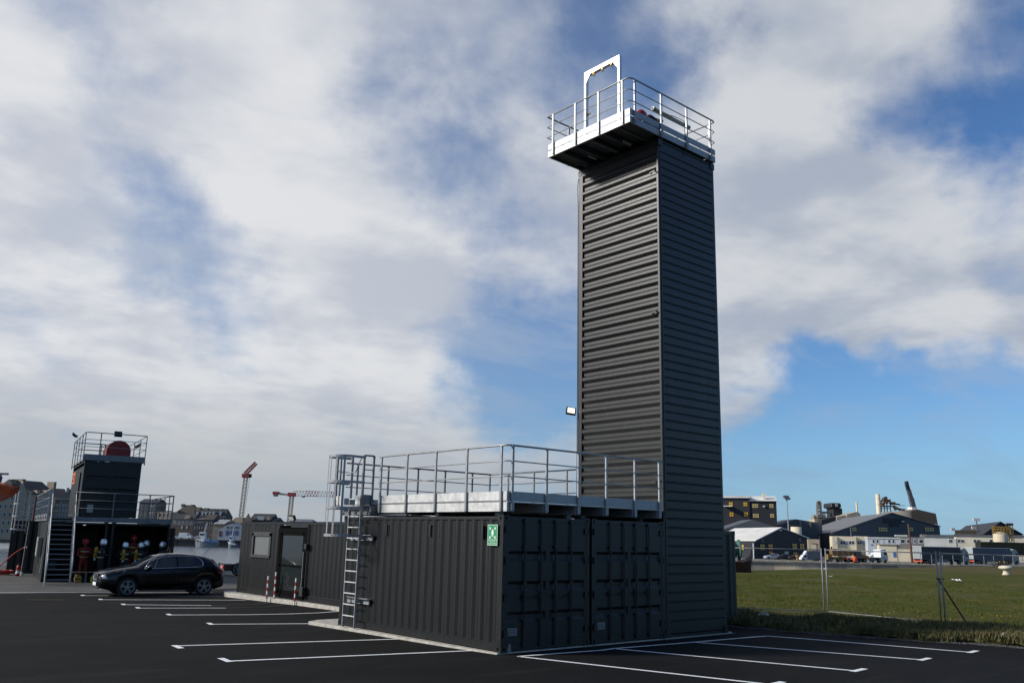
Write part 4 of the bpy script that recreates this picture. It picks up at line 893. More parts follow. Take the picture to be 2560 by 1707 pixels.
# pole, extinguisher, hose, tarp, lamp mast
pl = thing('barrier_post', 'thin galvanised post with a white foot beside the fire extinguisher', 'post', tuple(V(53, 1432, 44.2)[:2]) + (-.2,), 0)
part('post', MB().tube([(0, 0, 0), (.05, 0, 2.6)], .035, 8), galv_dark, pl); part('foot', MB().lathe([(0, 0), (.12, 0), (.09, .14), (.05, .16), (0, .16)], k=10), white, pl)
p_ = V(45, 1428, 43.8); ex_ = thing('fire_extinguisher', 'red fire extinguisher standing on the ground left of the building', 'extinguisher', (p_.x, p_.y, -.2))
part('cylinder', MB().lathe([(0, 0), (.10, .0), (.10, .42), (.06, .50), (.03, .52), (0, .52)], k=14), red, ex_, smooth=True); part('valve', MB().box(-.03, .03, -.03, .03, .52, .58).bar((0, 0, .57), (.10, 0, .60), .02).tube([(0, -.03, .55), (-.10, -.06, .5), (-.12, -.06, .2)], .012, 6), black, ex_); part('label_band', MB().lathe([(.102, .12), (.102, .26)], k=14), white, ex_)
hp = []
for t_ in range(15):
    u = t_ / 14; px = 60 - 78 * u; py = 1369 + 62 * (u ** 1.25); hp.append(V(px, py, 45.0 - 1.0 * u))
hs = thing('fire_hose', 'orange fire hose stretched up to a silver coupling at the left picture edge', 'hose', tuple(hp[0])); q0 = hp[0].copy()
part('hose', MB().tube([p - q0 for p in hp], .032, 8), mat('hose_orange', (.45, .05, .03), .6), hs, smooth=True); part('coupling', MB().tube([Vector((0, 0, 0)), Vector((.12, -.06, .02))], .06, 8), alu, hs)
m = MB(); r = random.Random(4)
p_ = V(3, 1432, 44.5)
for k in range(6): m.tube([(.32 * math.cos(a) * (1 + k * .12) + r.uniform(-.05, .05), .32 * math.sin(a) * (1 + k * .1) + r.uniform(-.05, .05), .05 + .03 * k) for a in [i * .5 for i in range(13)]], .03, 6)
tag(part('hose_coil', m, MATS['hose_orange'], None, (p_.x, p_.y, -.2)), 'loose coil of orange hose on the ground at the left edge', 'hose')
tp_ = V(8, 1240, 40); ta = thing('orange_tarp', 'billowing orange tarpaulin entering high at the left picture edge', 'tarp', tuple(tp_))
m = MB(); G = 9
for i in range(G):
    for j in range(G):
        u, v = i / (G - 1), j / (G - 1); x = -1.6 + 2.15 * u; zt_ = .66 - .10 * u - .12 * u ** 6; zb_ = -1.1 + 1.35 * max(0, u) ** 1.2
        m.v.append((x, .12 * math.sin(u * 9 + v * 4) + .2 * u, zb_ + (zt_ - zb_) * v + .04 * math.sin(u * 13)))
for i in range(G - 1):
    for j in range(G - 1): a = i * G + j; m.f.append((a, a + G, a + G + 1, a + 1)); m.m.append(0)
o = part('sheet', m, orange, ta, rot=(0, 0, R(-30)), smooth=True); s_ = o.modifiers.new('thick', 'SOLIDIFY'); s_.thickness = .02
part('pole', MB().tube([(-1.5, 0, .6), (-1.5, 0, -3.9)], .04, 8), galv_dark, ta)
lp = V(2, 1190, 60); lm = thing('lamp_mast', 'slim mast with a flat grey lamp head above the orange tarpaulin', 'lamp', (lp.x, lp.y, -.2))
part('mast', MB().tube([(0, 0, 0), (0, 0, 5.0), (.0, 0, 5.6)], [.09, .08, .12], 8), mat('purple_paint', (.05, .04, .14), .5), lm); part('head', MB().box(-.9, .45, -.15, .15, 5.72, 5.85).box(-.05, .05, -.05, .05, 5.55, 5.73), galv_dark, lm, rot=(0, 0, R(-40)), bevel=.02)
# ================================================================ BLACK CAR
def interp(T, x):
    for (x0, y0), (x1, y1) in zip(T, T[1:]):
        if x0 <= x <= x1:
            t_ = (x - x0) / (x1 - x0); t_ = t_ * t_ * (3 - 2 * t_) * .35 + t_ * .65; return y0 + (y1 - y0) * t_
    return T[-1][1] if x > T[-1][0] else T[0][1]
ZT = [(0, .68), (.05, .79), (.2, .86), (.6, .95), (1.0, 1.01), (1.18, 1.04), (1.5, 1.22), (1.85, 1.385), (2.15, 1.45), (2.6, 1.47), (3.1, 1.435), (3.5, 1.375), (3.80, 1.29), (3.92, 1.17), (4.05, 1.02), (4.17, .86), (4.23, .72), (4.25, .5)]
ZB = [(0, .64), (.1, .74), (.4, .83), (1.0, .92), (1.2, .935), (2.0, .95), (3.0, .985), (3.8, 1.02), (4.0, 1.0), (4.1, .93), (4.2, .84), (4.25, .60)]
WB = [(0, .56), (.06, .68), (.2, .79), (.5, .865), (1.0, .895), (2.2, .905), (3.4, .905), (3.9, .86), (4.15, .78), (4.25, .68)]
WR = [(0, .50), (.2, .66), (1.0, .74), (1.2, .74), (1.6, .68), (2.0, .615), (2.6, .60), (3.3, .585), (3.8, .56), (4.1, .66), (4.25, .62)]
AX = (.88, 3.50); AR = .365
def arch(x):
    for c in AX:
        if abs(x - c) < AR: return .315 + math.sqrt(AR * AR - (x - c) ** 2)
    return 0
def ring(x):
    zb, zt, wb, wr = interp(ZB, x), interp(ZT, x), interp(WB, x), interp(WR, x)
    bot = .20 + .10 * max(0, (.35 - x) / .35) + .12 * max(0, (x - 3.85) / .4); a = arch(x); z1 = max(bot, a); z2 = max(.48, z1 + .015); zt = max(zt, zb + .015)
    ze = max(zb + .006, zt - .055 if zt - zb > .1 else zb + (zt - zb) * .5)
    zm = z2 + (zb - z2) * .62
    return [(0, max(bot, .22)), (wb * .5, max(bot, .22)), (wb * .90, max(bot, .22) if a == 0 else z1), (wb * .975, z1 + .004), (wb * 1.0, z2), (wb * 1.0, zm), (wb * .965, zb), (wr, ze), (wr * .86, zt - .012), (wr * .5, zt), (0, zt + .006)]
xs = sorted(set([0, .02, .05, .1, .16, .22, .3, .4] + [round(c + AR * math.cos(a * math.pi / 12), 4) for c in AX for a in range(13)] + [round(c + AR * 1.001 * s, 4) for c in AX for s in (-1, 1)] + [1.3, 1.42, 1.55, 1.7, 1.85, 2, 2.15, 2.3, 2.5, 2.7, 2.9, 3.05, 3.95, 4.02, 4.08, 4.14, 4.19, 4.22, 4.25]))
def carmats(nm, c, metal=.0):
    return mat('car_paint_' + nm, c, .22, metal, 0, coat=.25, spec=.35)
chrome = mat('chrome', (.75, .75, .76), .18, 1.0); lampg = mat('headlamp_glass', (.50, .53, .56), .08, .3, spec=1.0); tailr = mat('tail_lamp', (.25, .01, .01), .2)
WHEELS = {}
def wheel_parts(t, x, y, r=.315, side=-1, nsp=5, spokes=True):
    wl = part('wheel', MB().lathe([(.0, -.02), (r * .93, -.0), (r, .03), (r, .17), (r * .93, .20), (0, .20)], k=28, axis='y'), rubber, t, (x, y, r), smooth=False) if side < 0 else part('wheel', MB().lathe([(.0, .02), (r * .93, .0), (r, -.03), (r, -.17), (r * .93, -.20), (0, -.20)], k=28, axis='y'), rubber, t, (x, y, r))
    if spokes:
        m = MB().lathe([(r * .74, -.028 * -side), (r * .70, -.034 * -side), (r * .66, -.02 * -side), (r * .66, .04 * -side)], k=28, axis='y').lathe([(0, .044 * side), (.05, .04 * side), (.06, .02 * side)], k=10, axis='y')
        for i in range(nsp):
            for da in (-.20, .20):
                a = 2 * math.pi * i / nsp + .3; m.bar((.03 * math.cos(a + da), .030 * side, .03 * math.sin(a + da)), (r * .69 * math.cos(a + da * .75), .026 * side, r * .69 * math.sin(a + da * .75)), .026, .02, up=(0, 1, 0))
        part('rim', m, MATS.get('alloy') or mat('alloy', (.30, .31, .32), .35, .6), wl)
    return wl
def car(label, loc, rz, paintm, group=None, detail=True, name='parked_car'):
    t = thing(name, label, 'car', loc, rz, group); m = MB(); n = 11
    for x in xs:
        rg_ = ring(x)
        for y, z in rg_: m.v.append((x, -y, z))
        for y, z in reversed(rg_[1:-1]): m.v.append((x, y, z))
    N = 2 * n - 2
    for i in range(len(xs) - 1):
        for j in range(N):
            a, b_ = i * N + j, i * N + (j + 1) % N
            m.f.append((a, b_, b_ + N, a + N)); m.m.append(0)
    m.f.append(tuple(range(N))); m.m.append(0); m.f.append(tuple((len(xs) - 1) * N + k for k in reversed(range(N)))); m.m.append(0)
    part('body', m, paintm, t, smooth=True)
    part('wheel_well', MB().box(.45, 1.30, -.80, .80, .24, .66).box(3.08, 3.92, -.80, .80, .24, .66), black, t)
    def SP(x, u, off=.006, s=-1):
        rg_ = ring(x); (y0, z0), (y1, z1) = rg_[6], rg_[7]; d = Vector((z1 - z0, -(y1 - y0))); d = d.normalized() if d.length > 0 else Vector((1, 0))
        return Vector((x, s * (y0 + (y1 - y0) * u + abs(d.x) * off), z0 + (z1 - z0) * u + off * .3))
    for s in (-1, 1):
        for x0, x1 in ((1.42, 2.47), (2.55, 3.38)):
            m = MB(); K = 12
            for i in range(K + 1):
                x = x0 + (x1 - x0) * i / K; top = .90
                if x1 > 3: top = .90 - .45 * max(0, (x - 3.18) / .2) ** 2 if x > 3.18 else .90
                lo = .07 + (.2 * max(0, (x - 3.25) / .13) ** 2 if x > 3.25 else 0)
                m.v += [tuple(SP(x, lo, .008, s)), tuple(SP(x, top, .008, s))]
            for i in range(K): m.f.append((2 * i, 2 * i + 2, 2 * i + 3, 2 * i + 1)); m.m.append(0)
            part('side_window', m, glassd, t)
        if detail:
            ol = [SP(1.38, .03, .012, s)] + [SP(x, .94, .012, s) for x in (1.55, 1.75, 2.0, 2.4, 2.8, 3.05, 3.2)] + [SP(3.34, .80, .012, s), SP(3.42, .52, .012, s), SP(3.42, .22, .012, s), SP(3.34, .03, .012, s)] + [SP(x, .015, .012, s) for x in (3.0, 2.6, 2.0, 1.6, 1.38)]
            part('window_trim', MB().tube(ol, .011, 6), chrome, t, smooth=True)
            part('quarter_pillar', MB().bar(SP(1.72, .05, .012, s), SP(1.86, .90, .012, s), .02, .01), galv_dark, t)
            mr = part('door_mirror', MB().ball((1.52, s * 1.02, 1.0), .13, 10, 7, sc=(.75, .9, .55)).bar((1.55, s * .88, .96), (1.52, s * 1.0, .97), .05), paintm, t, smooth=True)
            part('headlight', MB().extr([(.06, .62), (.12, .76), (.55, .87), (.78, .89), (.50, .72), (.20, .62)], lambda u, v, k: (u, s * (interp(WB, u) * (.965 if v > .7 else .985) + (.014 if k else -.05)), v)), lampg, t, bevel=.0)
            part('tail_light', MB().extr([(4.00, .92), (4.16, .88), (4.22, .74), (4.14, .72), (3.98, .80)], lambda u, v, k: (u, s * (interp(WB, u) * .985 + (.02 if k else -.05)), v)), tailr, t)
            part('fog_trim', MB().bar((.06, s * .50, .385), (.20, s * .74, .395), .03, .02), chrome, t); part('lip_trim', MB().bar((.03, s * .40, .235), (.12, s * .62, .24), .03, .02), chrome, t)
            part('door_line', MB().tube([SP(2.50, 0, .002, s)] + [Vector((2.50, s * .907, z)) for z in (.85, .6, .35)], .004, 4), black, t)
            part('door_line', MB().tube([Vector((1.42, s * .903, .86)), Vector((1.40, s * .905, .6)), Vector((1.42, s * .905, .35))], .004, 4), black, t)
            part('door_handle', MB().bar((2.25, s * .915, .84), (2.42, s * .915, .845), .02, .02).bar((3.22, s * .915, .86), (3.38, s * .915, .865), .02, .02), paintm, t)
        for c in AX: wheel_parts(t, c, s * .885, .315, s)
    m = MB(); K = 10
    for i in range(K + 1):
        x = 1.20 + (1.98 - 1.20) * i / K; rg_ = ring(x); pts = [(-rg_[7][0] * .97, rg_[7][1]), (-rg_[8][0], rg_[8][1]), (-rg_[9][0], rg_[9][1]), (0, rg_[10][1]), (rg_[9][0], rg_[9][1]), (rg_[8][0], rg_[8][1]), (rg_[7][0] * .97, rg_[7][1])]
        m.v += [(x - .005, y, z + .008) for y, z in pts]
    for i in range(K):
        for j in range(6): a = i * 7 + j; m.f.append((a, a + 1, a + 8, a + 7)); m.m.append(0)
    part('windscreen', m, glassd, t, smooth=True)
    if detail:
        part('rear_window', MB().quad((3.85, -.50, 1.27), (3.85, .50, 1.27), (4.06, .56, 1.03), (4.06, -.56, 1.03)), glassd, t)
        g_ = part('grille', MB().extr([(-.38, .76), (.38, .76), (.30, .55), (-.30, .55)], lambda u, v, k: (.035 - .05 * k + .05 * (v - .5), u, v)), black, t)
        part('grille_frame', MB().tube([(-.01, -.40, .77), (-.03, 0, .775), (-.01, .40, .77), (-.025, .32, .55), (-.035, 0, .54), (-.025, -.32, .55), (-.01, -.40, .77)], .014, 6), chrome, t)
        part('badge', MB().lathe([(0, 0), (.05, 0), (.05, .015), (0, .015)], c=(-.045, 0, .66), k=10, axis='x'), chrome, g_)
        part('number_plate', MB().box(-.045, -.03, -.26, .26, .36, .47), white, t); part('air_intake', MB().box(-.01, .05, -.45, .45, .26, .34), black, t)
        part('aerial', MB().tube([(3.60, 0, 1.38), (3.82, 0, 1.62)], .008, 5), black, t)
        part('sill_trim', MB().box(1.25, 3.1, -.895, -.885, .20, .25), black, t)
    return t
CARZ = gz(19.2)
def car_pose():
    hd_ = R(-6); ex_ = Vector((math.cos(hd_), math.sin(hd_), 0)); ey_ = Vector((-math.sin(hd_), math.cos(hd_), 0)); bp_ = V(318.6, 1470, 31.6)
    p = Vector((bp_.x, bp_.y, 0)) - ex_ * .88 + ey_ * .885; return (p.x, p.y, CARZ), hd_
cpos, chd = car_pose()
car('black hatchback parked in front of the left training building', cpos, chd, carmats('black', (.0025, .0025, .0032)))
# ================================================================ PEOPLE
skin = mat('skin', (.42, .24, .17), .6); suit_dark = mat('dark_fire_suit', (.014, .013, .018), .85, 0, .2, 9); suit_red = mat('red_fire_suit', (.20, .018, .010), .8, 0, .2, 9); strip = mat('reflective_strip', (.45, .42, .16), .5); hel_s = mat('silver_helmet', (.85, .87, .85), .22, .55); hel_r = mat('red_helmet', (.30, .01, .012), .3)
boot = mat('boot_black', (.01, .01, .01), .6); glove = mat('glove_dark', (.03, .025, .02), .8)
def body(name, J, E_, M, t):
    me = bpy.data.meshes.new(name); me.from_pydata([j[0] for j in J], E_, []); me.materials.append(M); o = ob(name, me, t)
    sk = o.modifiers.new('skin', 'SKIN'); sk.use_smooth_shade = True; sk.branch_smoothing = .3
    lay = me.skin_vertices[0].data
    for i, j in enumerate(J): lay[i].radius = (j[1], j[2]); lay[i].use_root = (i == 0)
    sb = o.modifiers.new('sub', 'SUBSURF'); sb.levels = 1; sb.render_levels = 1
    return o
def person(label, loc, rz, suit, helmet, tank=None, h=1.76, arms='down', lean=0.0, crouch=0, group='firefighters at the left training building', face=True, name='person'):
    """figure faces local -y"""
    t = thing(name, label, 'person', loc, rz, group); s = h / 1.76
    def P(x, y, z): return (x * s, (y - lean * max(0, z - .95)) * s, z * s)
    if arms == 'down': A = [((-.24, 0, 1.40), (-.29, .02, 1.12), (-.27, -.10, .88)), ((.24, 0, 1.40), (.29, .02, 1.12), (.27, -.10, .88))]
    elif arms == 'front': A = [((-.24, 0, 1.40), (-.29, -.02, 1.14), (-.12, -.28, 1.10)), ((.24, 0, 1.40), (.30, -.02, 1.14), (.10, -.30, 1.16))]
    elif arms == 'up': A = [((-.24, 0, 1.40), (-.29, -.02, 1.14), (-.12, -.28, 1.14)), ((.24, 0, 1.40), (.34, -.20, 1.30), (.20, -.38, 1.42))]
    J = [(P(0, 0, .95), .165 * s, .125 * s), (P(0, 0, 1.12), .165 * s, .13 * s), (P(0, 0, 1.32), .185 * s, .135 * s), (P(0, 0, 1.46), .10 * s, .09 * s), (P(0, -.005, 1.54), .06 * s, .06 * s),
         (P(-.10, 0, .88), .10 * s, .10 * s), (P(-.12, -.02, .50), .075 * s, .075 * s), (P(-.13, .02, .12), .06 * s, .06 * s), (P(.10, 0, .88), .10 * s, .10 * s), (P(.12, -.02, .50), .075 * s, .075 * s), (P(.13, .02, .12), .06 * s, .06 * s)]
    E_ = [(0, 1), (1, 2), (2, 3), (3, 4), (0, 5), (5, 6), (6, 7), (0, 8), (8, 9), (9, 10)]
    hands = []
    for a in A:
        i = len(J); J += [(P(*a[0]), .075 * s, .075 * s), (P(*a[1]), .058 * s, .058 * s), (P(*a[2]), .045 * s, .045 * s)]; E_ += [(2, i), (i, i + 1), (i + 1, i + 2)]; hands.append((Vector(P(*a[1])), Vector(P(*a[2]))))
    body('suit', J, E_, suit, t)
    hc = Vector(P(0, -.03, 1.645))
    m = MB().ball(hc, .098 * s, 12, 9, sc=(.82, .98, 1.15)); m.ball(hc + Vector((0, -.10, -.015)) * s, .018 * s, 6, 4, sc=(.8, 1, 1.2)); m.ball(hc + Vector((0, -.09, -.058)) * s, .02 * s, 6, 4, sc=(1.2, .5, .35))
    hd_ = part('head', m, skin, t, smooth=True)
    m = MB()
    for sx in (-1, 1): m.ball(hc + Vector((sx * .032, -.088, .012)) * s, .012 * s, 6, 4)
    part('eyes', m, black, hd_)
    hp_ = [(.0, .185), (.08, .172), (.128, .128), (.152, .055), (.154, -.03), (.145, -.075), (.13, -.077)]
    hm = part('helmet', MB().lathe([(r_ * s, z_ * s) for r_, z_ in hp_], c=hc + Vector((0, .012, .02)) * s, k=16), helmet, t, smooth=True)
    m = MB()
    for k in range(7):
        a = R(-150 + 60 * 0) ; 
    for k in range(8):
        a0, a1 = R(215 + k * 13.75), R(215 + (k + 1) * 13.75)
        c = hc + Vector((0, .012, 0)) * s; rr_ = .150 * s
        m.quad(c + Vector((rr_ * math.cos(a0), rr_ * math.sin(a0), .075 * s)), c + Vector((rr_ * math.cos(a1), rr_ * math.sin(a1), .075 * s)), c + Vector((rr_ * .95 * math.cos(a1), rr_ * .98 * math.sin(a1), -.01 * s)), c + Vector((rr_ * .95 * math.cos(a0), rr_ * .98 * math.sin(a0), -.01 * s)))
    part('visor', m, glassd, hm)
    part('helmet_band', MB().lathe([(.142 * s, -.0), (.146 * s, .012 * s), (.142 * s, .024 * s)], c=hc + Vector((0, .012, .0)) * s, k=16), black if helmet is hel_s else strip, hm)
    if helmet is hel_s: part('neck_guard', MB().lathe([(.125 * s, -.05 * s), (.135 * s, -.13 * s), (.12 * s, -.15 * s)], c=hc + Vector((0, .02, .01)) * s, k=14), boot, hm)
    for z, r0, r1 in ((1.02, .188, .150), (1.25, .205, .158)):
        m = MB(); K = 20
        for k in range(K + 1):
            a = 2 * math.pi * k / K; x, y = r0 * math.cos(a), r1 * math.sin(a); m.v += [P(x, y, z), P(x, y, z + .05)]
        for k in range(K): m.f.append((2 * k, 2 * k + 2, 2 * k + 3, 2 * k + 1)); m.m.append(0)
        part('reflective_band', m, strip, t)
    for e, hnd in hands:
        d = (hnd - e).normalized(); side = d.cross(Vector((0, 0, 1))); side = side.normalized() if side.length > .1 else Vector((1, 0, 0)); up_ = side.cross(d)
        m = MB().tube([hnd, hnd + d * .045 * s, hnd + d * .09 * s], [.032 * s, .042 * s, .036 * s], 8)
        for k, L_ in enumerate((.060, .072, .068, .052)):
            b0 = hnd + d * .085 * s + side * (-.03 + .02 * k) * s; m.tube([b0, b0 + d * L_ * .5 * s, b0 + d * L_ * .85 * s - up_ * .018 * s], [.011 * s, .010 * s, .008 * s], 6)
        b0 = hnd + d * .03 * s - side * .035 * s; m.tube([b0, b0 + (d - side).normalized() * .035 * s, b0 + (d * 1.5 - side * .5).normalized() * .065 * s], [.013 * s, .011 * s, .009 * s], 6)
        part('glove', m, glove, t)
    for sx in (-1, 1):
        part('boot', MB().extr([(-.20, 0), (.09, 0), (.09, .14), (.07, .30), (-.06, .30), (-.07, .12), (-.19, .07)], lambda u, v, k: ((sx * .13 + (.055 if k else -.055)) * s, u * s, v * s)), boot, t, bevel=.012)
        part('ankle_band', MB().lathe([(.075 * s, 0), (.08 * s, .05 * s)], c=P(sx * .13, .01, .36), k=12), strip, t)
    if tank:
        c0 = Vector(P(0, .21, 1.02)); c1_ = Vector(P(0, .22, 1.50)); part('air_cylinder', MB().tube([c0, c0 + (c1_ - c0) * .06, c0 + (c1_ - c0) * .85, c0 + (c1_ - c0) * .95, c1_], [.045 * s, .085 * s, .085 * s, .06 * s, .03 * s], 12), tank, t, smooth=True)
        part('tank_strap', MB().lathe([(.09 * s, 0), (.09 * s, .03 * s)], c=c0 + (c1_ - c0) * .45, k=12), black, t); part('tank_valve', MB().tube([c0 + Vector((0, 0, -.10)) * s, c0], .04 * s, 8), galv_bright, t)
    return t
person('person in red suit and red helmet standing behind the bench, arms folded', LP(1.62, .25, .02), TH + R(14), suit_red, hel_r, None, 1.78, 'front')
person('person in dark suit and silver helmet turned right with yellow cylinder, nearest the stairs', LP(2.22, -.25, .02), TH + R(92), suit_dark, hel_s, yellowtank, 1.78, 'up', lean=.10)
person('person seen from behind with silver helmet and yellow cylinder in the middle of the opening', LP(3.25, -.10, .02), TH + R(160), suit_dark, hel_s, yellowtank, 1.66, 'front')
person('tallest person in red suit and red helmet, standing at the back of the open container', LP(3.70, .75, .20), TH + R(-8), suit_red, hel_r, None, 1.80, 'down')
person('person with silver helmet and yellow cylinder, left of the overlapping pair', LP(3.90, .05, .02), TH + R(120), suit_dark, hel_s, yellowtank, 1.66, 'front', lean=.06)
person('person with silver helmet half hidden behind the other one of the pair', LP(4.20, .42, .02), TH + R(100), suit_dark, hel_s, None, 1.74, 'down')
person('rightmost person with silver helmet, looking left at the edge of the open container', LP(4.90, -.02, .02), TH + R(-70), suit_dark, hel_s, yellowtank, 1.70, 'front', lean=.05)
pt = person('person with a red helmet lying on the tower platform, peering out over the toe board', (6.40, .62, QZ + .26), 0, suit_dark, hel_r, None, 1.60, 'front', group=None); pt.rotation_euler = (0, R(-68), 0)
# bench with bags
bn = lthing('bench', 'low folding bench in front of the red suited person', 'bench', 1.15, -.95, 0)
part('seat', MB().box(0, 1.5, 0, .30, .44, .47), mat('bench_wood', (.10, .085, .07), .7), bn, bevel=.004)
for x in (.12, .55, .95, 1.40):
    for y in (.03, .27): part('leg', MB().bar((x, y, 0), (x, y, .44), .03), galv_dark, bn)
fluo = mat('fluo_yellow', (.40, .48, .03), .6)
for x, lb in ((.12, 'dull yellow bag under the left end of the bench'), (.78, 'bright yellow boots bag under the right end of the bench')):
    b_ = lthing('kit_bag', lb, 'bag', 1.15 + x, -.85, .02, 0, 'yellow bags under the bench')
    part('bag', MB().extr([(-.13, 0), (.13, 0), (.16, .18), (.10, .30), (-.08, .32), (-.15, .2)], lambda u, v, k: (u + .13, v * .0 + (.22 if k else 0), v)), fluo if x > .5 else yellowtank, b_, bevel=.02); part('strap', MB().box(.0, .26, -.006, .0, .13, .17), boot, b_)
# small yard trailer by the water behind the car
tr_ = thing('yard_trailer', 'beige framed handling machine with a large wheel, half hidden behind the office container', 'machine', tuple(V(570, 1440, 49))[:2] + (-.2,), R(-20)); tr_.scale = (.62, .62, .62)
part('frame', MB().box(-.9, -.75, -.5, .5, .0, 1.05).box(-.9, 1.5, -.5, .5, .92, 1.05).box(-.8, 1.5, -.5, .5, .28, .4).box(-1.0, -.6, -.6, .6, 0, .12), cream, tr_, bevel=.01)
part('engine_cover', MB().box(-.4, .9, -.45, .45, .4, .95), rustred, tr_, bevel=.03)
wheel_parts(tr_, .75, -.55, .55, -1, 6)
for k, (px, dd) in enumerate(((537, 60), (561, 60))):
    p_ = V(px, 1409, dd); bo = thing('mooring_buoy', ('small red marker on the quay edge, left one behind the car', 'small red marker on the quay edge, right one behind the car')[k], 'marker', (p_.x, p_.y, -1.4), 0, 'red markers by the water')
    part('float', MB().ball((0, 0, 1.1), .26, 10, 7, sc=(1, 1, 1.1)), red, bo, smooth=True); part('stem', MB().tube([(0, 0, 0), (0, 0, 1)], .06, 6), rustred, bo)
# ================================================================ FAR SIDE OF THE HARBOUR
f6 = lambda x, y: (1800 + x / 5.88, 1190 + y / 5.88)
f7 = lambda x, y: (2160 + x / 5.88, 1190 + y / 5.88)
f4 = lambda x, y: (380 + x / 4.9, 1130 + y / 4.9)
f1 = lambda x, y: (x / 3.484, 1050 + y / 3.484)
def m_(n, c, r=.8, v=.12, s=.25, **k): return MATS.get(n) or mat(n, c, r, 0, v, s, **k)
clad_black = m_('clad_black', (.018, .020, .026)); clad_grey = m_('clad_grey', (.060, .072, .085)); clad_mid = m_('clad_mid_grey', (.085, .095, .105)); roof_white = m_('roof_white', (.66, .64, .60)); roof_grey = m_('roof_sheet_grey', (.15, .15, .15), .6)
creamw = m_('cream_render', (.68, .59, .42)); whitew = m_('white_render', (.62, .61, .56)); bluew = m_('pale_blue_cabin', (.50, .54, .57)); yel = m_('yellow_pane', (.62, .36, .02), .5); yel2 = m_('pale_yellow_pane', (.50, .40, .16), .5); wing = m_('window_dark', (.03, .03, .035), .25)
slate = m_('slate_roof', (.028, .030, .036)); slate2 = m_('brown_slate', (.055, .045, .035)); stonew = m_('granite_wall', (.17, .145, .115)); stonew2 = m_('grey_granite', (.12, .115, .11)); beige = m_('beige_render', (.40, .35, .26)); brown = m_('brown_cladding', (.10, .075, .055)); darkst = m_('dark_stone', (.07, .062, .055)); winw = m_('window_white', (.55, .56, .55), .4); conc2 = m_('weathered_concrete', (.22, .20, .17))
rust2 = m_('rust_steel', (.12, .06, .035)); craneyel = m_('crane_white', (.42, .36, .28)); cranered = m_('crane_red', (.30, .045, .045)); hedge = m_('hedge_green', (.008, .014, .006), .9, .5, 1.5); truckyel = m_('truck_yellow', (.24, .14, .03)); greyveh = m_('vehicle_grey', (.09, .095, .105), .35); silverv = m_('vehicle_silver', (.35, .38, .42), .3); whitev = m_('vehicle_white', (.65, .66, .66), .3); bluep = m_('blue_paint', (.05, .14, .38))
FW = Vector((.6548, .7558))
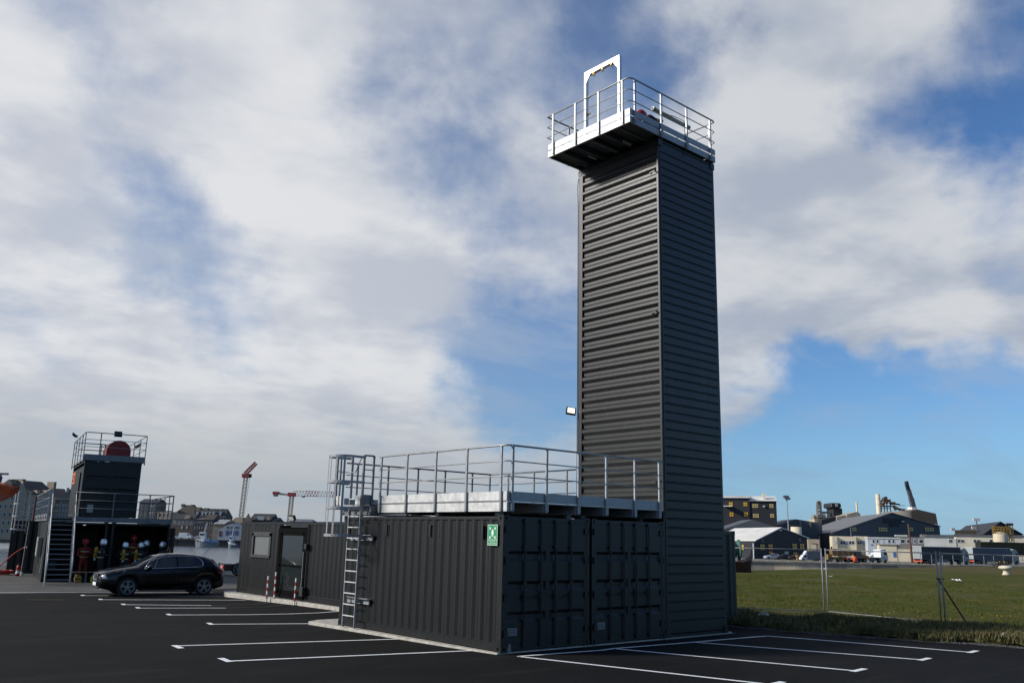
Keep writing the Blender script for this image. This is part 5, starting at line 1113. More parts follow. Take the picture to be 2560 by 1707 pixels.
class Fr:
    def __init__(s, name, label, cat, f, x0, x1, d0, d1=None, zg=-2.0, group=None):
        s.f = f
        if d1 is None and name in ('office_building', 'site_cabins', 'low_store', 'long_store', 'stone_shed'): d1 = d0 - .24 * (x1 - x0) / 5.88 / 2185 * d0
        d1 = d1 or d0; a = V(*f(x0, 1000), d0); b_ = V(*f(x1, 1000), d1); s.a = Vector((a.x, a.y)); b2 = Vector((b_.x, b_.y)); s.ex = (b2 - s.a).normalized(); s.w = (b2 - s.a).length; s.zg = zg
        s.t = thing(name, label, cat, (a.x, a.y, zg), math.atan2(s.ex.y, s.ex.x), group); s.c = Vector((CP.x, CP.y))
    def X(s, x, yoff=0.0):
        p = V(*s.f(x, 900), 1.0); d = Vector((p.x, p.y)) - s.c; ey = Vector((-s.ex.y, s.ex.x)); a = s.a + ey * yoff
        t_ = ((a - s.c).dot(ey)) / d.dot(ey); return (s.c + d * t_ - s.a).dot(s.ex), t_
    def Z(s, x, y, yoff=0.0):
        _, t_ = s.X(x, yoff); p = V(*s.f(x, y), 1.0); return CP.z + (p.z - CP.z) * t_ - s.zg
    def box(s, name, x0, x1, yt, yb, M, y0=0.0, y1=8.0, parent=None, **k):
        xm = (x0 + x1) / 2; a, b_ = s.X(x0, y0)[0], s.X(x1, y0)[0]; z1 = s.Z(xm, yt, y0); z0 = 0 if yb is None else s.Z(xm, yb, y0)
        return part(name, MB().box(a, b_, y0, y1, z0, z1), M, parent or s.t, **k)
    def win(s, x, y, w, h, nx, ny, M, y0=0.0, skip=()):
        """window of nx x ny panes, centred at (x,y)"""
        a, b_ = s.X(x - w / 2, y0)[0], s.X(x + w / 2, y0)[0]; z0, z1 = s.Z(x, y + h / 2, y0), s.Z(x, y - h / 2, y0)
        fr_ = part('window', MB().box(a - .1, b_ + .1, y0 - .06, y0 + .02, z0 - .1, z1 + .1), clad_black if M in (yel, yel2, winw) else winw, s.t); fr_.location.y = 0
        pw_, ph_ = (b_ - a) / nx, (z1 - z0) / ny; me = mesh_of('pane', MB().box(pw_ * .10, pw_ * .90, -.02, 0, ph_ * .10, ph_ * .90), M)
        for i in range(nx):
            for j in range(ny):
                if (i, j) in skip: continue
                ob('pane', me, fr_, (a + i * pw_, y0 - .065, z0 + j * ph_))
    def grid(s, x0, x1, y0, y1, nx, ny, M=None, wf=.45, hf=.55, yo=0.0):
        M = M or wing; pw_ = (x1 - x0) / nx; ph_ = (y1 - y0) / ny
        for i in range(nx):
            for j in range(ny):
                cx, cy = x0 + (i + .5) * pw_, y0 + (j + .5) * ph_; a, b_ = s.X(cx - pw_ * wf / 2, yo)[0], s.X(cx + pw_ * wf / 2, yo)[0]; z0, z1 = s.Z(cx, cy + ph_ * hf / 2, yo), s.Z(cx, cy - ph_ * hf / 2, yo)
                w_ = part('window', MB().box(a - .06, b_ + .06, yo - .05, yo + .02, z0 - .08, z1 + .08), winw if M is wing else stonew2, s.t)
                part('pane', MB().box(a + .05, b_ - .05, yo - .08, yo - .045, z0 + .05, z1 - .05), M, w_)
    def gable(s, name, pts, M, y0=0.0, y1=10.0):
        pl_ = [(s.X(x, y0)[0], s.Z(x, y, y0) if y is not None else 0.0) for x, y in pts]
        return part(name, MB().extr(pl_, lambda u, v, k: (u, y1 if k else y0, v)), M, s.t)
    def roof(s, name, x0, x1, yt, ye, M, dp=8.0, hip=0.0, over=.3):
        """ridge parallel to the facade"""
        a, b_ = s.X(x0)[0] - over, s.X(x1)[0] + over; ze = s.Z((x0 + x1) / 2, ye); zr = s.Z((x0 + x1) / 2, yt, dp / 2); h = hip * (b_ - a) / 2
        m = MB(); m.quad((a, -over, ze), (b_, -over, ze), (b_ - h, dp / 2, zr), (a + h, dp / 2, zr)); m.quad((a, dp + over, ze), (b_, dp + over, ze), (b_ - h, dp / 2, zr), (a + h, dp / 2, zr)); m.face([(a, -over, ze), (a + h, dp / 2, zr), (a, dp + over, ze)]); m.face([(b_, -over, ze), (b_ - h, dp / 2, zr), (b_, dp + over, ze)]); m.quad((a, -over, ze - .01), (b_, -over, ze - .01), (b_, dp + over, ze - .01), (a, dp + over, ze - .01))
        return part(name, m, M, s.t)
def gone_hall(name, label, f, pl, dl, pr, dr_, apex, eave_y, apex_y, side_px, side_d, Mw, Mr, Ms=None, zg=-2.0, eave_yr=None):
    s = Fr(name, label, 'hall', f, pl, pr, dl, dr_, zg); xr_ = s.w; xa = s.X(apex)[0]; ze = s.Z(pl, eave_y); zr = s.Z(apex, apex_y); zer = s.Z(pr, eave_yr) if eave_yr else ze
    e = V(*f(side_px, 900), side_d); Lw = Vector((e.x, e.y)) - s.a; ey = Vector((-s.ex.y, s.ex.x)); L = Vector((Lw.dot(s.ex), Lw.dot(ey), 0))
    A, Bp, Cc, D, E_ = Vector((0, 0, 0)), Vector((xr_, 0, 0)), Vector((xr_, 0, zer)), Vector((xa, 0, zr)), Vector((0, 0, ze))
    part('gable_wall', MB().face([A, Bp, Cc, D, E_]), Mw, s.t); part('side_wall', MB().quad(A, E_, E_ + L, A + L), Ms or Mw, s.t); part('side_wall', MB().quad(Bp, Cc, Cc + L, Bp + L), Ms or Mw, s.t); part('gable_wall', MB().face([p + L for p in (A, Bp, Cc, D, E_)]), Mw, s.t)
    o_ = Vector((0, -.5, .12)); up = Vector((0, 0, .25))
    for P1, P2 in ((E_, D), (D, Cc)):
        q = [P1 + o_, P2 + o_, P2 + L * 1.01 + o_ * -.2, P1 + L * 1.01 + o_ * -.2]; m = MB(); m.extr([(0, 0)] * 0 or [(i, 0) for i in range(4)], lambda u, v, k: tuple(q[int(u)] + (up if k else Vector((0, 0, 0))))); part('roof', m, Mr, s.t)
    return s
# ---- land across the basin
mb = MB(); F = [V(1560, 1400, 216), V(1990, 1400, 211), V(2370, 1400, 209), V(2900, 1400, 224), V(3600, 1400, 270)]; Bk = [V(1560, 1400, 1500), V(1990, 1400, 1500), V(2370, 1400, 1500), V(2900, 1400, 1500), V(3600, 1400, 1500)]
for i in range(4): mb.quad((F[i].x, F[i].y, -2), (F[i + 1].x, F[i + 1].y, -2), (Bk[i + 1].x, Bk[i + 1].y, -2), (Bk[i].x, Bk[i].y, -2))
struct('far_quay', mb, quaym)
qw = thing('quay_wall', 'weathered stone quay wall with pale patches across the water behind the grass', 'wall', (0, 0, 0)); r = random.Random(8)
qm = mat('quay_stone', (.42, .31, .21), .95, 0, .3, .35, .5, 3, col2=(.68, .53, .37), world=True); qm2 = mat('quay_stone_dark', (.24, .20, .16), .95, 0, .3, .5, col2=(.32, .27, .21), world=True)
for i in range(4):
    a, b_ = F[i], F[i + 1]; L_ = (b_ - a).length; n = int(L_ / 5); d = (b_ - a).normalized(); nrm = Vector((d.y, -d.x, 0))
    for k in range(n):
        p = a + d * (L_ * k / n); q = a + d * (L_ * (k + 1) / n - .12); off = nrm * r.uniform(0, .12)
        m = MB(); 
        for zlo, zhi in ((-6, -3.1), (-3.06, -2.35)):
            p0, q0_ = p + off, q + off; m.face([(p0.x, p0.y, zlo), (q0_.x, q0_.y, zlo), (q0_.x, q0_.y, zhi), (p0.x, p0.y, zhi)])
        part('wall_block', m, qm if r.random() < .75 else qm2, qw)
        part('coping_stone', MB().bar((p.x + nrm.x * .1, p.y + nrm.y * .1, -2.15), (q.x + nrm.x * .1, q.y + nrm.y * .1, -2.15), .6, .36), conc2, qw)
    part('backing', MB().quad((a.x, a.y, -6), (b_.x, b_.y, -6), (b_.x, b_.y, -2.05), (a.x, a.y, -2.05)), qm2, qw)
ym = MB()
for k in range(22):
    px = 1840 + k * 26; p = V(px, 1400, 214.5); q = V(px + 12, 1400, 214.5); ym.bar((p.x, p.y, -1.95), (q.x, q.y, -1.95), .5, .12)
o = part('yellow_edge_marking', ym, yel2); o['kind'] = 'structure'; o['label'] = 'dashed yellow edge line on the far quay'
for nm, f, x, lb in (('a', f6, 1140, 'small yellow mooring bollard on the quay before the black hall'),):
    p = V(*f(x, 1215), 216); tag(part('quay_bollard', MB().lathe([(0, 0), (.35, 0), (.3, .9), (.5, 1.1), (.45, 1.4), (0, 1.45)], k=10), truckyel, None, (p.x, p.y, -2)), lb, 'bollard')
# ---- black industrial buildings
s = Fr('industrial_building', 'tall black building with yellow four pane windows directly right of the tower', 'building', f6, -260, 452, 305, 300); s.box('wall', -260, 452, 318, None, clad_black, 0, 30); s.box('roof', -260, 458, 288, 318, roof_white, -.6, 30)
for x, y in ((175, 410), (390, 410), (180, 560), (395, 560)): s.win(x, y, 62, 62, 2, 2, yel)
s.box('canopy', 60, 190, 432, 444, roof_white, -3, 0)
s = Fr('industrial_building', 'tall black building under a sloping white roof with a short white chimney', 'building', f6, 452, 850, 300, 298); s.box('wall', 454, 850, 362, None, clad_black, 0.3, 28); s.roof('roof', 452, 850, 292, 364, roof_white, 20)
s.box('chimney', 650, 692, 250, 345, creamw, 3, 5)
for x, y, n in ((535, 435, 3), (540, 580, 3)): s.win(x, y, 92, 62, n, 2, yel2, .3)
s.win(775, 435, 64, 62, 2, 2, yel2, .3); s.win(780, 580, 64, 62, 2, 2, yel2, .3); s.box('wall_lamp', 650, 680, 432, 452, whitew, -.2, .25)
s = Fr('warehouse', 'low grey gable wall between the black hall and the tall black building', 'hall', f6, 60, 905, 275); s.gable('wall', [(60, 775), (490, 635), (905, 775), (905, None), (60, None)], clad_mid, 0, 14)
s = gone_hall('warehouse', 'black hall with bright white roof and yellow windows next to the parked cars', f6, 500, 236, 1300, 262, 885, 958, 768, -150, 262, clad_black, roof_white, zg=-2, eave_yr=925)
for x, y in ((615, 1040), (735, 1040), (1088, 1030), (1198, 1030)): s.win(x, y, 66, 84, 2, 2, yel, -.05)
for x, y in ((735, 1128), (1092, 1138)): s.win(x, y, 60, 50, 2, 2, yel, -.05)
s.box('downpipe', 487, 498, 985, 1225, whitew, -.3, -.1); s.box('vent', 605, 645, 925, 970, clad_mid, -.2, .1); s.box('vent', 1160, 1195, 915, 960, clad_mid, -.2, .1); s.box('wall_lamp', 888, 915, 782, 802, whitew, -.4, 0); s.box('plate', 945, 995, 1105, 1150, whitew, -.2, 0)
s2 = Fr('window_bay', 'small blue notice and yellow window on the side wall of the black hall', 'window', f6, 225, 380, 240, 236); s2.win(318, 1040, 62, 76, 2, 2, yel, -.6); s2.box('notice', 240, 272, 1060, 1085, bluep, -.8, -.6)
# mid sheds
s = Fr('warehouse', 'grey shed with twin slopes behind the lamp mast', 'hall', f6, 865, 1510, 320); s.gable('wall', [(865, 722), (1130, 630), (1510, 692), (1510, None), (865, None)], clad_mid, 0, 18); s.win(1020, 715, 46, 44, 2, 2, yel2)
s.box('pillar', 1180, 1205, 640, 800, conc2, -.4, 0); s.box('pillar', 1335, 1355, 670, 770, conc2, -.4, 0)
s = Fr('silo_stub', 'short cream cylinder beside the lamp mast foot', 'silo', f6, 1070, 1112, 270); part('shell', MB().lathe([(1.6, 0), (1.6, s.Z(1090, 742)), (0, s.Z(1090, 740))], c=(1.8, 1.8, 0), k=14), creamw, s.t, smooth=True)
s = gone_hall('warehouse', 'large grey hall with pale yellow windows and long grey roof', f6, 1640, 300, 3250, 330, 2532, 842, 548, 1105, 372, clad_grey, roof_grey, clad_black, zg=-2, eave_yr=748)
for x, y, n in ((1980, 778, 2), (2402, 780, 4), (2816, 780, 2), (3084, 780, 4)): s.win(x, y, 34 * n, 64, n, 2, yel2, -.05)
s.box('wall_band', 2417, 2737, 622, 690, clad_black, -.2, 0); s.box('wall_band', 2507, 2647, 690, 742, clad_black, -.2, 0); s.box('wall_lamp', 2697, 2730, 655, 675, whitew, -.5, 0); s.box('downpipe', 1922, 1934, 750, 880, whitew, -.4, -.2)
s = Fr('warehouse', 'dark block with sloping roof standing on the left end of the large grey hall', 'building', f6, 1505, 1722, 395); s.gable('wall', [(1505, 645), (1722, 590), (1722, None), (1505, None)], clad_black, 0, 12)
s = Fr('annex', 'beige roof cabin beside the dark hopper tower', 'building', f6, 1730, 1880, 410); s.gable('wall', [(1730, 600), (1850, 570), (1880, 585), (1880, 760), (1730, 760)], beige, 0, 8)
s = Fr('annex', 'beige stepped roof cabin with a thin chimney pole', 'building', f6, 1885, 2085, 412); s.gable('wall', [(1885, 560), (2035, 522), (2085, 550), (2085, 760), (1885, 760)], beige, 0, 8); s.box('chimney_pole', 2038, 2054, 385, 545, creamw, 2, 3)
s = Fr('annex', 'pale concrete hopper house at the foot of the harbour crane', 'building', f6, 1405, 1512, 400); s.box('wall', 1405, 1512, 630, None, beige, 0, 8)
s = Fr('silo_tower', 'dark tower with rounded overhanging head and white windows on the skyline', 'tower', f6, 1680, 1822, 420); s.box('shaft', 1690, 1820, 470, None, clad_black, 0, 9); s.box('head', 1650, 1816, 392, 468, clad_black, -1.2, 9, bevel=.8); s.win(1740, 425, 42, 42, 2, 2, winw, -1.25); s.win(1663, 425, 18, 42, 1, 2, winw, -1.25); s.box('conveyor', 1500, 1690, 518, 540, conc2, 2, 4)
def lattice(m, p, q, w, n, r_, mi=0):
    p, q = Vector(p), Vector(q); d = (q - p).normalized(); u = Vector((0, 0, 1)) if abs(d.z) < .9 else Vector((1, 0, 0)); a = d.cross(u).normalized() * w / 2; b_ = a.cross(d).normalized() * w / 2
    cs = [a + b_, a - b_, -a - b_, -a + b_]
    for c in cs: m.bar(p + c, q + c, r_, mi=mi)
    for i in range(n):
        t0, t1 = i / n, (i + 1) / n
        for k in range(4):
            c0, c1_ = cs[k], cs[(k + 1) % 4]; A_, B_ = (c0, c1_) if i % 2 else (c1_, c0); m.bar(p + (q - p) * t0 + A_, p + (q - p) * t1 + B_, r_ * .7, mi=mi)
s = Fr('harbour_crane', 'grey harbour crane with pointed frame left of the dark hopper tower', 'crane', f6, 1390, 1600, 405)
X = lambda x, y, yo=0: Vector((s.X(x, yo)[0], yo, s.Z(x, y, yo)))
m = MB(); lattice(m, X(1475, 600), X(1480, 385), 1.6, 8, .35); m.bar(X(1450, 600), X(1475, 385), .3); m.bar(X(1510, 590), X(1485, 385), .4); m.bar(X(1500, 545), X(1680, 525), .8); part('boom', m, conc2, s.t)
part('cabin', MB().box(X(1440, 0).x, X(1560, 0).x, -1, 4, s.Z(1480, 610), s.Z(1480, 560)).box(X(1395, 0).x, X(1425, 0).x, 0, 3, s.Z(1400, 640), s.Z(1400, 575)), conc2, s.t); part('floodlights', MB().box(X(1460, 0).x, X(1505, 0).x, -.5, .5, s.Z(1480, 385), s.Z(1480, 365)), rust2, s.t); part('base', MB().box(X(1400, 0).x, X(1590, 0).x, 0, 5, 0, s.Z(1490, 612)), conc2, s.t)
s = Fr('silo_block', 'round ended brown concrete silo block rising behind the large grey hall', 'building', f7, 420, 1105, 415)
s.gable('wall', [(720, 512), (820, 487), (1085, 550), (1105, 735), (1105, None), (720, None)], brown, 0, 16)
m = MB(); x0, x1 = s.X(425)[0], s.X(722)[0]; zt_ = s.Z(570, 512); K = 12; pts = [(x1 - (x1 - x0) * (i / K), 5.0 - 5.0 * math.cos(i / K * math.pi / 2) if False else (i / K) ** 2 * 10) for i in range(K + 1)]
for i in range(K): (xa, ya), (xb, yb) = pts[i], pts[i + 1]; m.quad((xa, ya, 0), (xb, yb, 0), (xb, yb, zt_), (xa, ya, zt_))
m.face([(x, y, zt_) for x, y in pts] + [(x1, 14, zt_)]); part('curved_wall', m, conc2, s.t); s.box('door', 1065, 1092, 700, 725, beige, -.2, 0); s.box('roof_tank', 740, 812, 452, 492, whitew, 3, 8)
s = Fr('chimney', 'tall cream chimney on the ridge of the large grey hall', 'chimney', f7, 218, 268, 390); cx = (s.X(218)[0] + s.X(268)[0]) / 2; part('shaft', MB().lathe([(cx, 0), (cx, s.Z(243, 265)), (cx * .9, s.Z(243, 264)), (0, s.Z(243, 264))], c=(cx, 0, 0), k=14), creamw, s.t, smooth=True)
for y in (335, 420): part('ring', MB().lathe([(cx * 1.05, s.Z(243, y)), (cx * 1.05, s.Z(243, y - 5))], c=(cx, 0, 0), k=14), beige, s.t)
s = Fr('loading_gantry', 'rusty loading machinery with pipes and platforms beside the cream chimney', 'machinery', f7, 270, 640, 395); r = random.Random(6); X = lambda x, y, yo=0: Vector((s.X(x, yo)[0], yo, s.Z(x, y, yo)))
m = MB()
for x in (285, 330, 370, 420): m.bar(X(x, 520), X(x + r.uniform(-5, 5), 320 + abs(x - 350) * .5), .35)
for y in (355, 395, 440, 475): m.bar(X(275, y), X(425, y - 5), .3)
m.bar(X(275, 400), X(340, 315), .5); m.bar(X(275, 445), X(470, 440), .5); m.bar(X(430, 400), X(560, 415), .6); m.bar(X(460, 440), X(500, 500), .7); m.bar(X(500, 470), X(620, 495), .6); m.bar(X(540, 430), X(640, 432), .2); m.bar(X(330, 315), X(380, 310), .7)
part('frame', m, rust2, s.t)
m = MB()
for x, y, w_, h_ in ((345, 340, 55, 45), (360, 385, 40, 40), (405, 360, 30, 35), (465, 400, 45, 40), (520, 480, 60, 26), (590, 490, 60, 20), (300, 420, 25, 60)): p_, q_ = X(x - w_ / 2, y + h_ / 2), X(x + w_ / 2, y - h_ / 2); m.box(p_.x, q_.x, -1, 1.5, p_.z, q_.z)
part('hoppers', m, rust2, s.t); part('pipe', MB().tube([X(560, 500), X(500, 450), X(470, 440)], .5, 8), beige, s.t)
s = Fr('crane_boom', 'dark telescopic crane boom leaning left above the silo block', 'crane', f7, 670, 820, 440); X = lambda x, y, yo=0: Vector((s.X(x, yo)[0], yo, s.Z(x, y, yo)))
part('boom', MB().bar(X(772, 520), X(735, 320), 2.0, 2.0).bar(X(737, 330), X(708, 205), 1.7, 1.7), greyveh, s.t); part('boom_tip', MB().bar(X(708, 210), X(685, 112), 1.5, 1.5), clad_black, s.t); part('jib_sheave', MB().bar(X(672, 112), X(705, 108), 2.0, 2.4), clad_black, s.t); part('ram', MB().bar(X(700, 230), X(672, 160), .5), clad_black, s.t)
# right hall
s = gone_hall('warehouse', 'dark hall with patched slate roof at the right edge, rusty streaks along its eaves', f7, 1760, 330, 2340, 338, 2015, 862, 680, 1300, 400, clad_black, slate, zg=-2, eave_yr=866)
mr_ = MB()
s3 = Fr('roof_lights', 'two white roof lights on the dark right hall', 'rooflight', f7, 1290, 1660, 352)
for x, y in ((1322, 780), (1630, 757)): s3.box('roof_light', x - 28, x + 28, y - 20, y + 20, whitew, -3, -2.5)
s3.box('ochre_sheeting', 1345, 1790, 795, 850, m_('ochre_sheet', (.16, .13, .07)), -5.5, -5.3)
for x, y0_, y1_, lb in ((1685, 620, 720, 'thin aerial mast on the ridge of the right hall'), (2168, 690, 800, 'floodlight pole at the right hall'), (1010, 300, 1225, None)):
    if lb: s4 = Fr('aerial_mast', lb, 'mast', f7, x, x + 20, 320); p_ = Vector((0, 0, s4.Z(x, y0_))); part('pole', MB().bar((0, 0, 0), p_, .25), galv_dark, s4.t); part('head', MB().box(-1.2, 1.2, -.3, .3, p_.z - .9, p_.z), whitew if x < 2000 else clad_black, s4.t)
s4 = Fr('lamp_mast', 'tall slim harbour lamp mast with a cluster of floodlights between the black halls', 'lamp', f6, 1020, 1040, 262); zt_ = s4.Z(1008, 350); tx = s4.X(1008)[0]
part('pole', MB().tube([(0, 0, 0), (tx, 0, zt_)], [.22, .12], 8), galv, s4.t); part('floodlights', MB().box(tx - 1.0, tx + .5, -.6, .6, zt_ + .6, zt_ + 1.3).box(tx - .4, tx + .9, -.6, .6, zt_ + .1, zt_ + .7).bar((tx, 0, zt_ - .3), (tx - .2, 0, zt_ + 1), .3), galv_dark, s4.t)
s4 = Fr('utility_pole', 'brown wooden utility pole in front of the blue cabins', 'pole', f7, 690, 700, 222); part('pole', MB().tube([(0, 0, 0), (s4.X(665)[0], 0, s4.Z(665, 700))], [.34, .18], 8), rust2, s4.t)
s4 = Fr('utility_pole', 'thin dark pole at the corner of the black hall', 'pole', f6, 1468, 1474, 232); part('pole', MB().box(0, .25, 0, .25, 0, s4.Z(1468, 870)), clad_black, s4.t)
# office row
s = Fr('office_building', 'cream office building with blue shutters behind the dump truck', 'building', f6, 1650, 2172, 272); s.box('wall', 1650, 2000, 882, None, creamw, 0, 10); s.box('wall', 2002, 2172, 882, None, creamw, 1.2, 10); s.box('corner_bay', 1650, 1722, 884, None, creamw, -1.5, -.01)
for x, w_ in ((1800, 75), (1930, 80), (2045, 65)): s.win(x, 975, w_, 54, 2, 1, wing, 0 if x < 2000 else 1.2)
for x in (1862, 2110): s.box('shutter', x - 20, x + 20, 950, 1002, m_('shutter_blue', (.22, .28, .42)), -.1 if x < 2000 else 1.1, .02 if x < 2000 else 1.2)
s.box('window_blind', 1672, 1708, 948, 1004, winw, -1.56, -1.5)
s = Fr('stone_shed', 'small ruined stone shed between the black hall and the offices', 'building', f6, 1295, 1475, 238); s.box('wall', 1295, 1475, 925, None, m_('pale_rubble', (.38, .31, .22)), 0, 5); s.box('door', 1345, 1410, 995, 1090, m_('pale_door', (.48, .42, .31)), -.15, .01); s.box('lintel', 1345, 1415, 985, 995, rust2, -.25, -.01)
s = Fr('site_cabins', 'stacked pale blue office cabins with a white roof edge', 'building', f7, 50, 525, 262); s.box('wall', 50, 520, 915, None, bluew, 0, 6); s.box('roof_edge', 46, 526, 896, 915, whitew, -.2, 6.2)
for x in (135, 193, 365, 427): s.win(x, 955, 30, 52, 1, 1, wing)
s.box('joint', 170, 173, 915, 1050, conc2, -.06, 0); s.box('joint', 283, 286, 915, 1050, conc2, -.06, 0); s.box('sign_plate', 95, 128, 1000, 1014, wing, -.08, 0)
s = Fr('office_building', 'grey prefabricated block with large dark windows right of the blue cabins', 'building', f7, 525, 882, 268); s.box('wall', 525, 882, 895, None, m_('prefab_grey', (.22, .22, .21)), 0, 6)
for x, w_ in ((565, 66), (655, 66), (742, 22), (835, 66)): s.win(x, 955, w_, 56, 1, 1, wing)
s.box('roof_unit', 465, 640, 862, 882, whitew, 1, 3); s.box('roof_unit', 850, 920, 855, 885, conc2, 1, 3)
s = Fr('low_store', 'low cream store with a blue door under the pole', 'building', f7, 215, 705, 246); s.box('wall', 215, 470, 1006, None, creamw, 0, 5); s.box('wall', 472, 705, 1072, None, creamw, 0.1, 5); s.box('upper_wall', 472, 705, 1002, 1072, conc2, .12, 5); s.box('door', 413, 452, 1105, 1188, bluep, -.1, 0); s.box('roof_edge', 210, 475, 1000, 1010, conc2, -.3, 5)
s = Fr('long_store', 'long cream warehouse with dark roof and framed dark windows behind the lorries', 'building', f7, 885, 2500, 285); s.box('wall', 885, 1350, 912, None, whitew, 0, 12); s.box('wall', 1352, 2500, 905, None, m_('cream_cladding', (.62, .57, .44)), .2, 12); s.gable('roof', [(885, 912), (885, 858), (2500, 868), (2500, 905)], clad_mid, 3, 12)
for x in (1418, 1653, 1888): s.win(x, 952, 104, 44, 2, 1, wing, .2)
s.win(1268, 952, 48, 52, 2, 1, wing)
s = Fr('storage_tank', 'white cylindrical tank with ochre top railing near the right edge', 'tank', f7, 1972, 2170, 262); R_ = s.w / 2; zt_ = s.Z(2070, 850); part('shell', MB().lathe([(R_, 0), (R_, zt_), (R_ * .5, zt_ + .5), (0, zt_ + .8)], c=(R_, R_, 0), k=20), creamw, s.t, smooth=False)
m = MB()
for k in range(16): a = k * math.pi / 8; x, y = R_ + R_ * math.cos(a), R_ + R_ * math.sin(a); m.bar((x, y, zt_), (x, y, zt_ + 2.1), .12)
for hh in (.7, 1.4, 2.1):
    for k in range(16): a, b_ = k * math.pi / 8, (k + 1) * math.pi / 8; m.bar((R_ + R_ * math.cos(a), R_ + R_ * math.sin(a), zt_ + hh), (R_ + R_ * math.cos(b_), R_ + R_ * math.sin(b_), zt_ + hh), .12)
part('railing', m, truckyel, s.t); m = MB(); lattice(m, (R_ * 2.2, 1, 0), (R_ * 2.2, 1, zt_ + 2.4), 1.3, 7, .16); part('stair_tower', m, truckyel, s.t)
s = Fr('hedge', 'long clipped dark hedge behind the right hand lorry', 'hedge', f7, 1715, 2600, 256); m = MB(); w_ = s.w; h_ = s.Z(2000, 970); hb = s.Z(2000, 1150); n = 120
for i in range(n + 1):
    x = w_ * i / n
    for y, z in ((0, hb - .3), (-.1, (h_ + hb) * .5), (.0, h_ + r.uniform(-.1, .1)), (3, h_ + r.uniform(-.1, .1)), (3, hb)): m.v.append((x, y + r.uniform(-.04, .04), z))
for i in range(n):
    for j in range(4): a = i * 5 + j; m.f.append((a, a + 5, a + 6, a + 1)); m.m.append(0)
m.face([m.v[i] for i in range(5)])
part('foliage', m, hedge, s.t)
# ---- vehicles on the far quay
def veh(name, label, cat, f, x, y, d, rz, group='vehicles on the far quay'):
    p = V(*f(x, y), d); return thing(name, label, cat, (p.x, p.y, -2), rz, group)
CAMAZ = R(-41)
def far_car(label, x, M, flip=0): 
    p = V(*f6(x, 1230), 232); car(label, (p.x, p.y, -2), CAMAZ + (math.pi if flip else 0) + R(8), M, 'vehicles on the far quay', detail=False)
far_car('silver estate car parked before the black hall', 650, silverv); far_car('dark car squeezed right behind the silver one', 820, clad_black); far_car('brownish car farthest right of the three parked cars', 990, m_('vehicle_brown', (.05, .03, .025), .4))
def wheels(t, xs_, y, r_, w_=.4):
    me = mesh_of('wheel', MB().lathe([(0, 0), (r_, 0), (r_, w_), (0, w_)], k=14, axis='y'), rubber)
    me2 = mesh_of('hub', MB().lathe([(0, -.03), (r_ * .5, -.03), (r_ * .5, 0)], k=10, axis='y'), galv_dark)
    for x in xs_:
        for yy in y: wh = ob('wheel', me, t, (x, yy, r_)); ob('hub', me2, wh)
v = veh('delivery_van', 'white and grey panel van between the black hall and the stone shed', 'van', f6, 1200, 1230, 226, CAMAZ + R(12)); v.scale = (.62, .62, .62)
part('cab', MB().extr([(0, .35), (0, 1.0), (.25, 1.25), (1.1, 2.2), (1.9, 2.55), (2.6, 2.6), (2.6, .35)], lambda u, v_, k: (u, k * 2.1, v_)), whitev, v, bevel=.05); part('cargo_box', MB().box(2.61, 9.2, .0, 2.15, .45, 3.9).box(2.61, 9.2, .2, 2, .35, .45), m_('van_grey', (.16, .17, .18)), v); part('windscreen', MB().quad((.35, .1, 1.35), (.35, 2.0, 1.35), (1.1, 2.0, 2.15), (1.1, .1, 2.15)), glassd, v); part('side_window', MB().extr([(.9, 1.3), (1.5, 2.1), (2.3, 2.2), (2.3, 1.3)], lambda u, v_, k: (u, -.02 + .01 * k, v_)), glassd, v); part('roof_spoiler', MB().extr([(1.6, 2.6), (2.6, 3.9), (2.6, 2.6)], lambda u, v_, k: (u, .1 + 1.9 * k, v_)), whitev, v); wheels(v, (1.0, 6.6, 7.6), (-.02, 1.75), .42)
v = veh('dump_truck', 'ochre articulated dump truck with rusty tipping body and black tyres', 'truck', f6, 1590, 1238, 216, CAMAZ + R(6)); v.scale = (.53, .53, .53)
part('dump_body', MB().extr([(2.4, 3.0), (2.0, 4.8), (2.6, 5.9), (12.5, 5.5), (13.2, 4.4), (11.5, 2.9), (5, 2.6)], lambda u, v_, k: (u, k * 3.0, v_)), m_('dump_body_brown', (.17, .11, .06)), v, bevel=.1)
for x in (4.5, 7.2, 9.8): part('body_rib', MB().box(x, x + .35, -.12, 0, 2.8, 5.5), truckyel, v)
part('chassis', MB().box(1.5, 18, .8, 2.2, 1.3, 2.3).box(.2, 2.2, .4, 2.6, 1.0, 3.4), truckyel, v); part('cab', MB().extr([(13.6, 2.2), (13.4, 5.0), (13.8, 5.6), (16.0, 5.6), (16.4, 4.0), (16.4, 2.2)], lambda u, v_, k: (u, .3 + k * 2.4, v_)), m_('cab_grey', (.10, .10, .09)), v, bevel=.05); part('bonnet', MB().extr([(16.4, 2.0), (16.4, 3.6), (19.6, 3.0), (20.0, 1.6), (19.0, 1.4)], lambda u, v_, k: (u, .3 + k * 2.4, v_)), truckyel, v); part('load', MB().ball((8, 1.5, 5.4), 2.0, 12, 8, sc=(2.2, .6, .35)), m_('pale_load', (.5, .46, .3)), v); part('exhaust', MB().box(2.2, 2.7, 1, 1.5, 5.6, 6.8), rust2, v); wheels(v, (1.2, 6.0, 9.6, 17.5), (-.15, 2.4), .95, .75)
v = veh('flatbed_lorry', 'long empty flatbed lorry with white cab in front of the blue cabins', 'truck', f6, 1960, 1245, 215, CAMAZ + R(32)); v.scale = (.84, .84, .84)
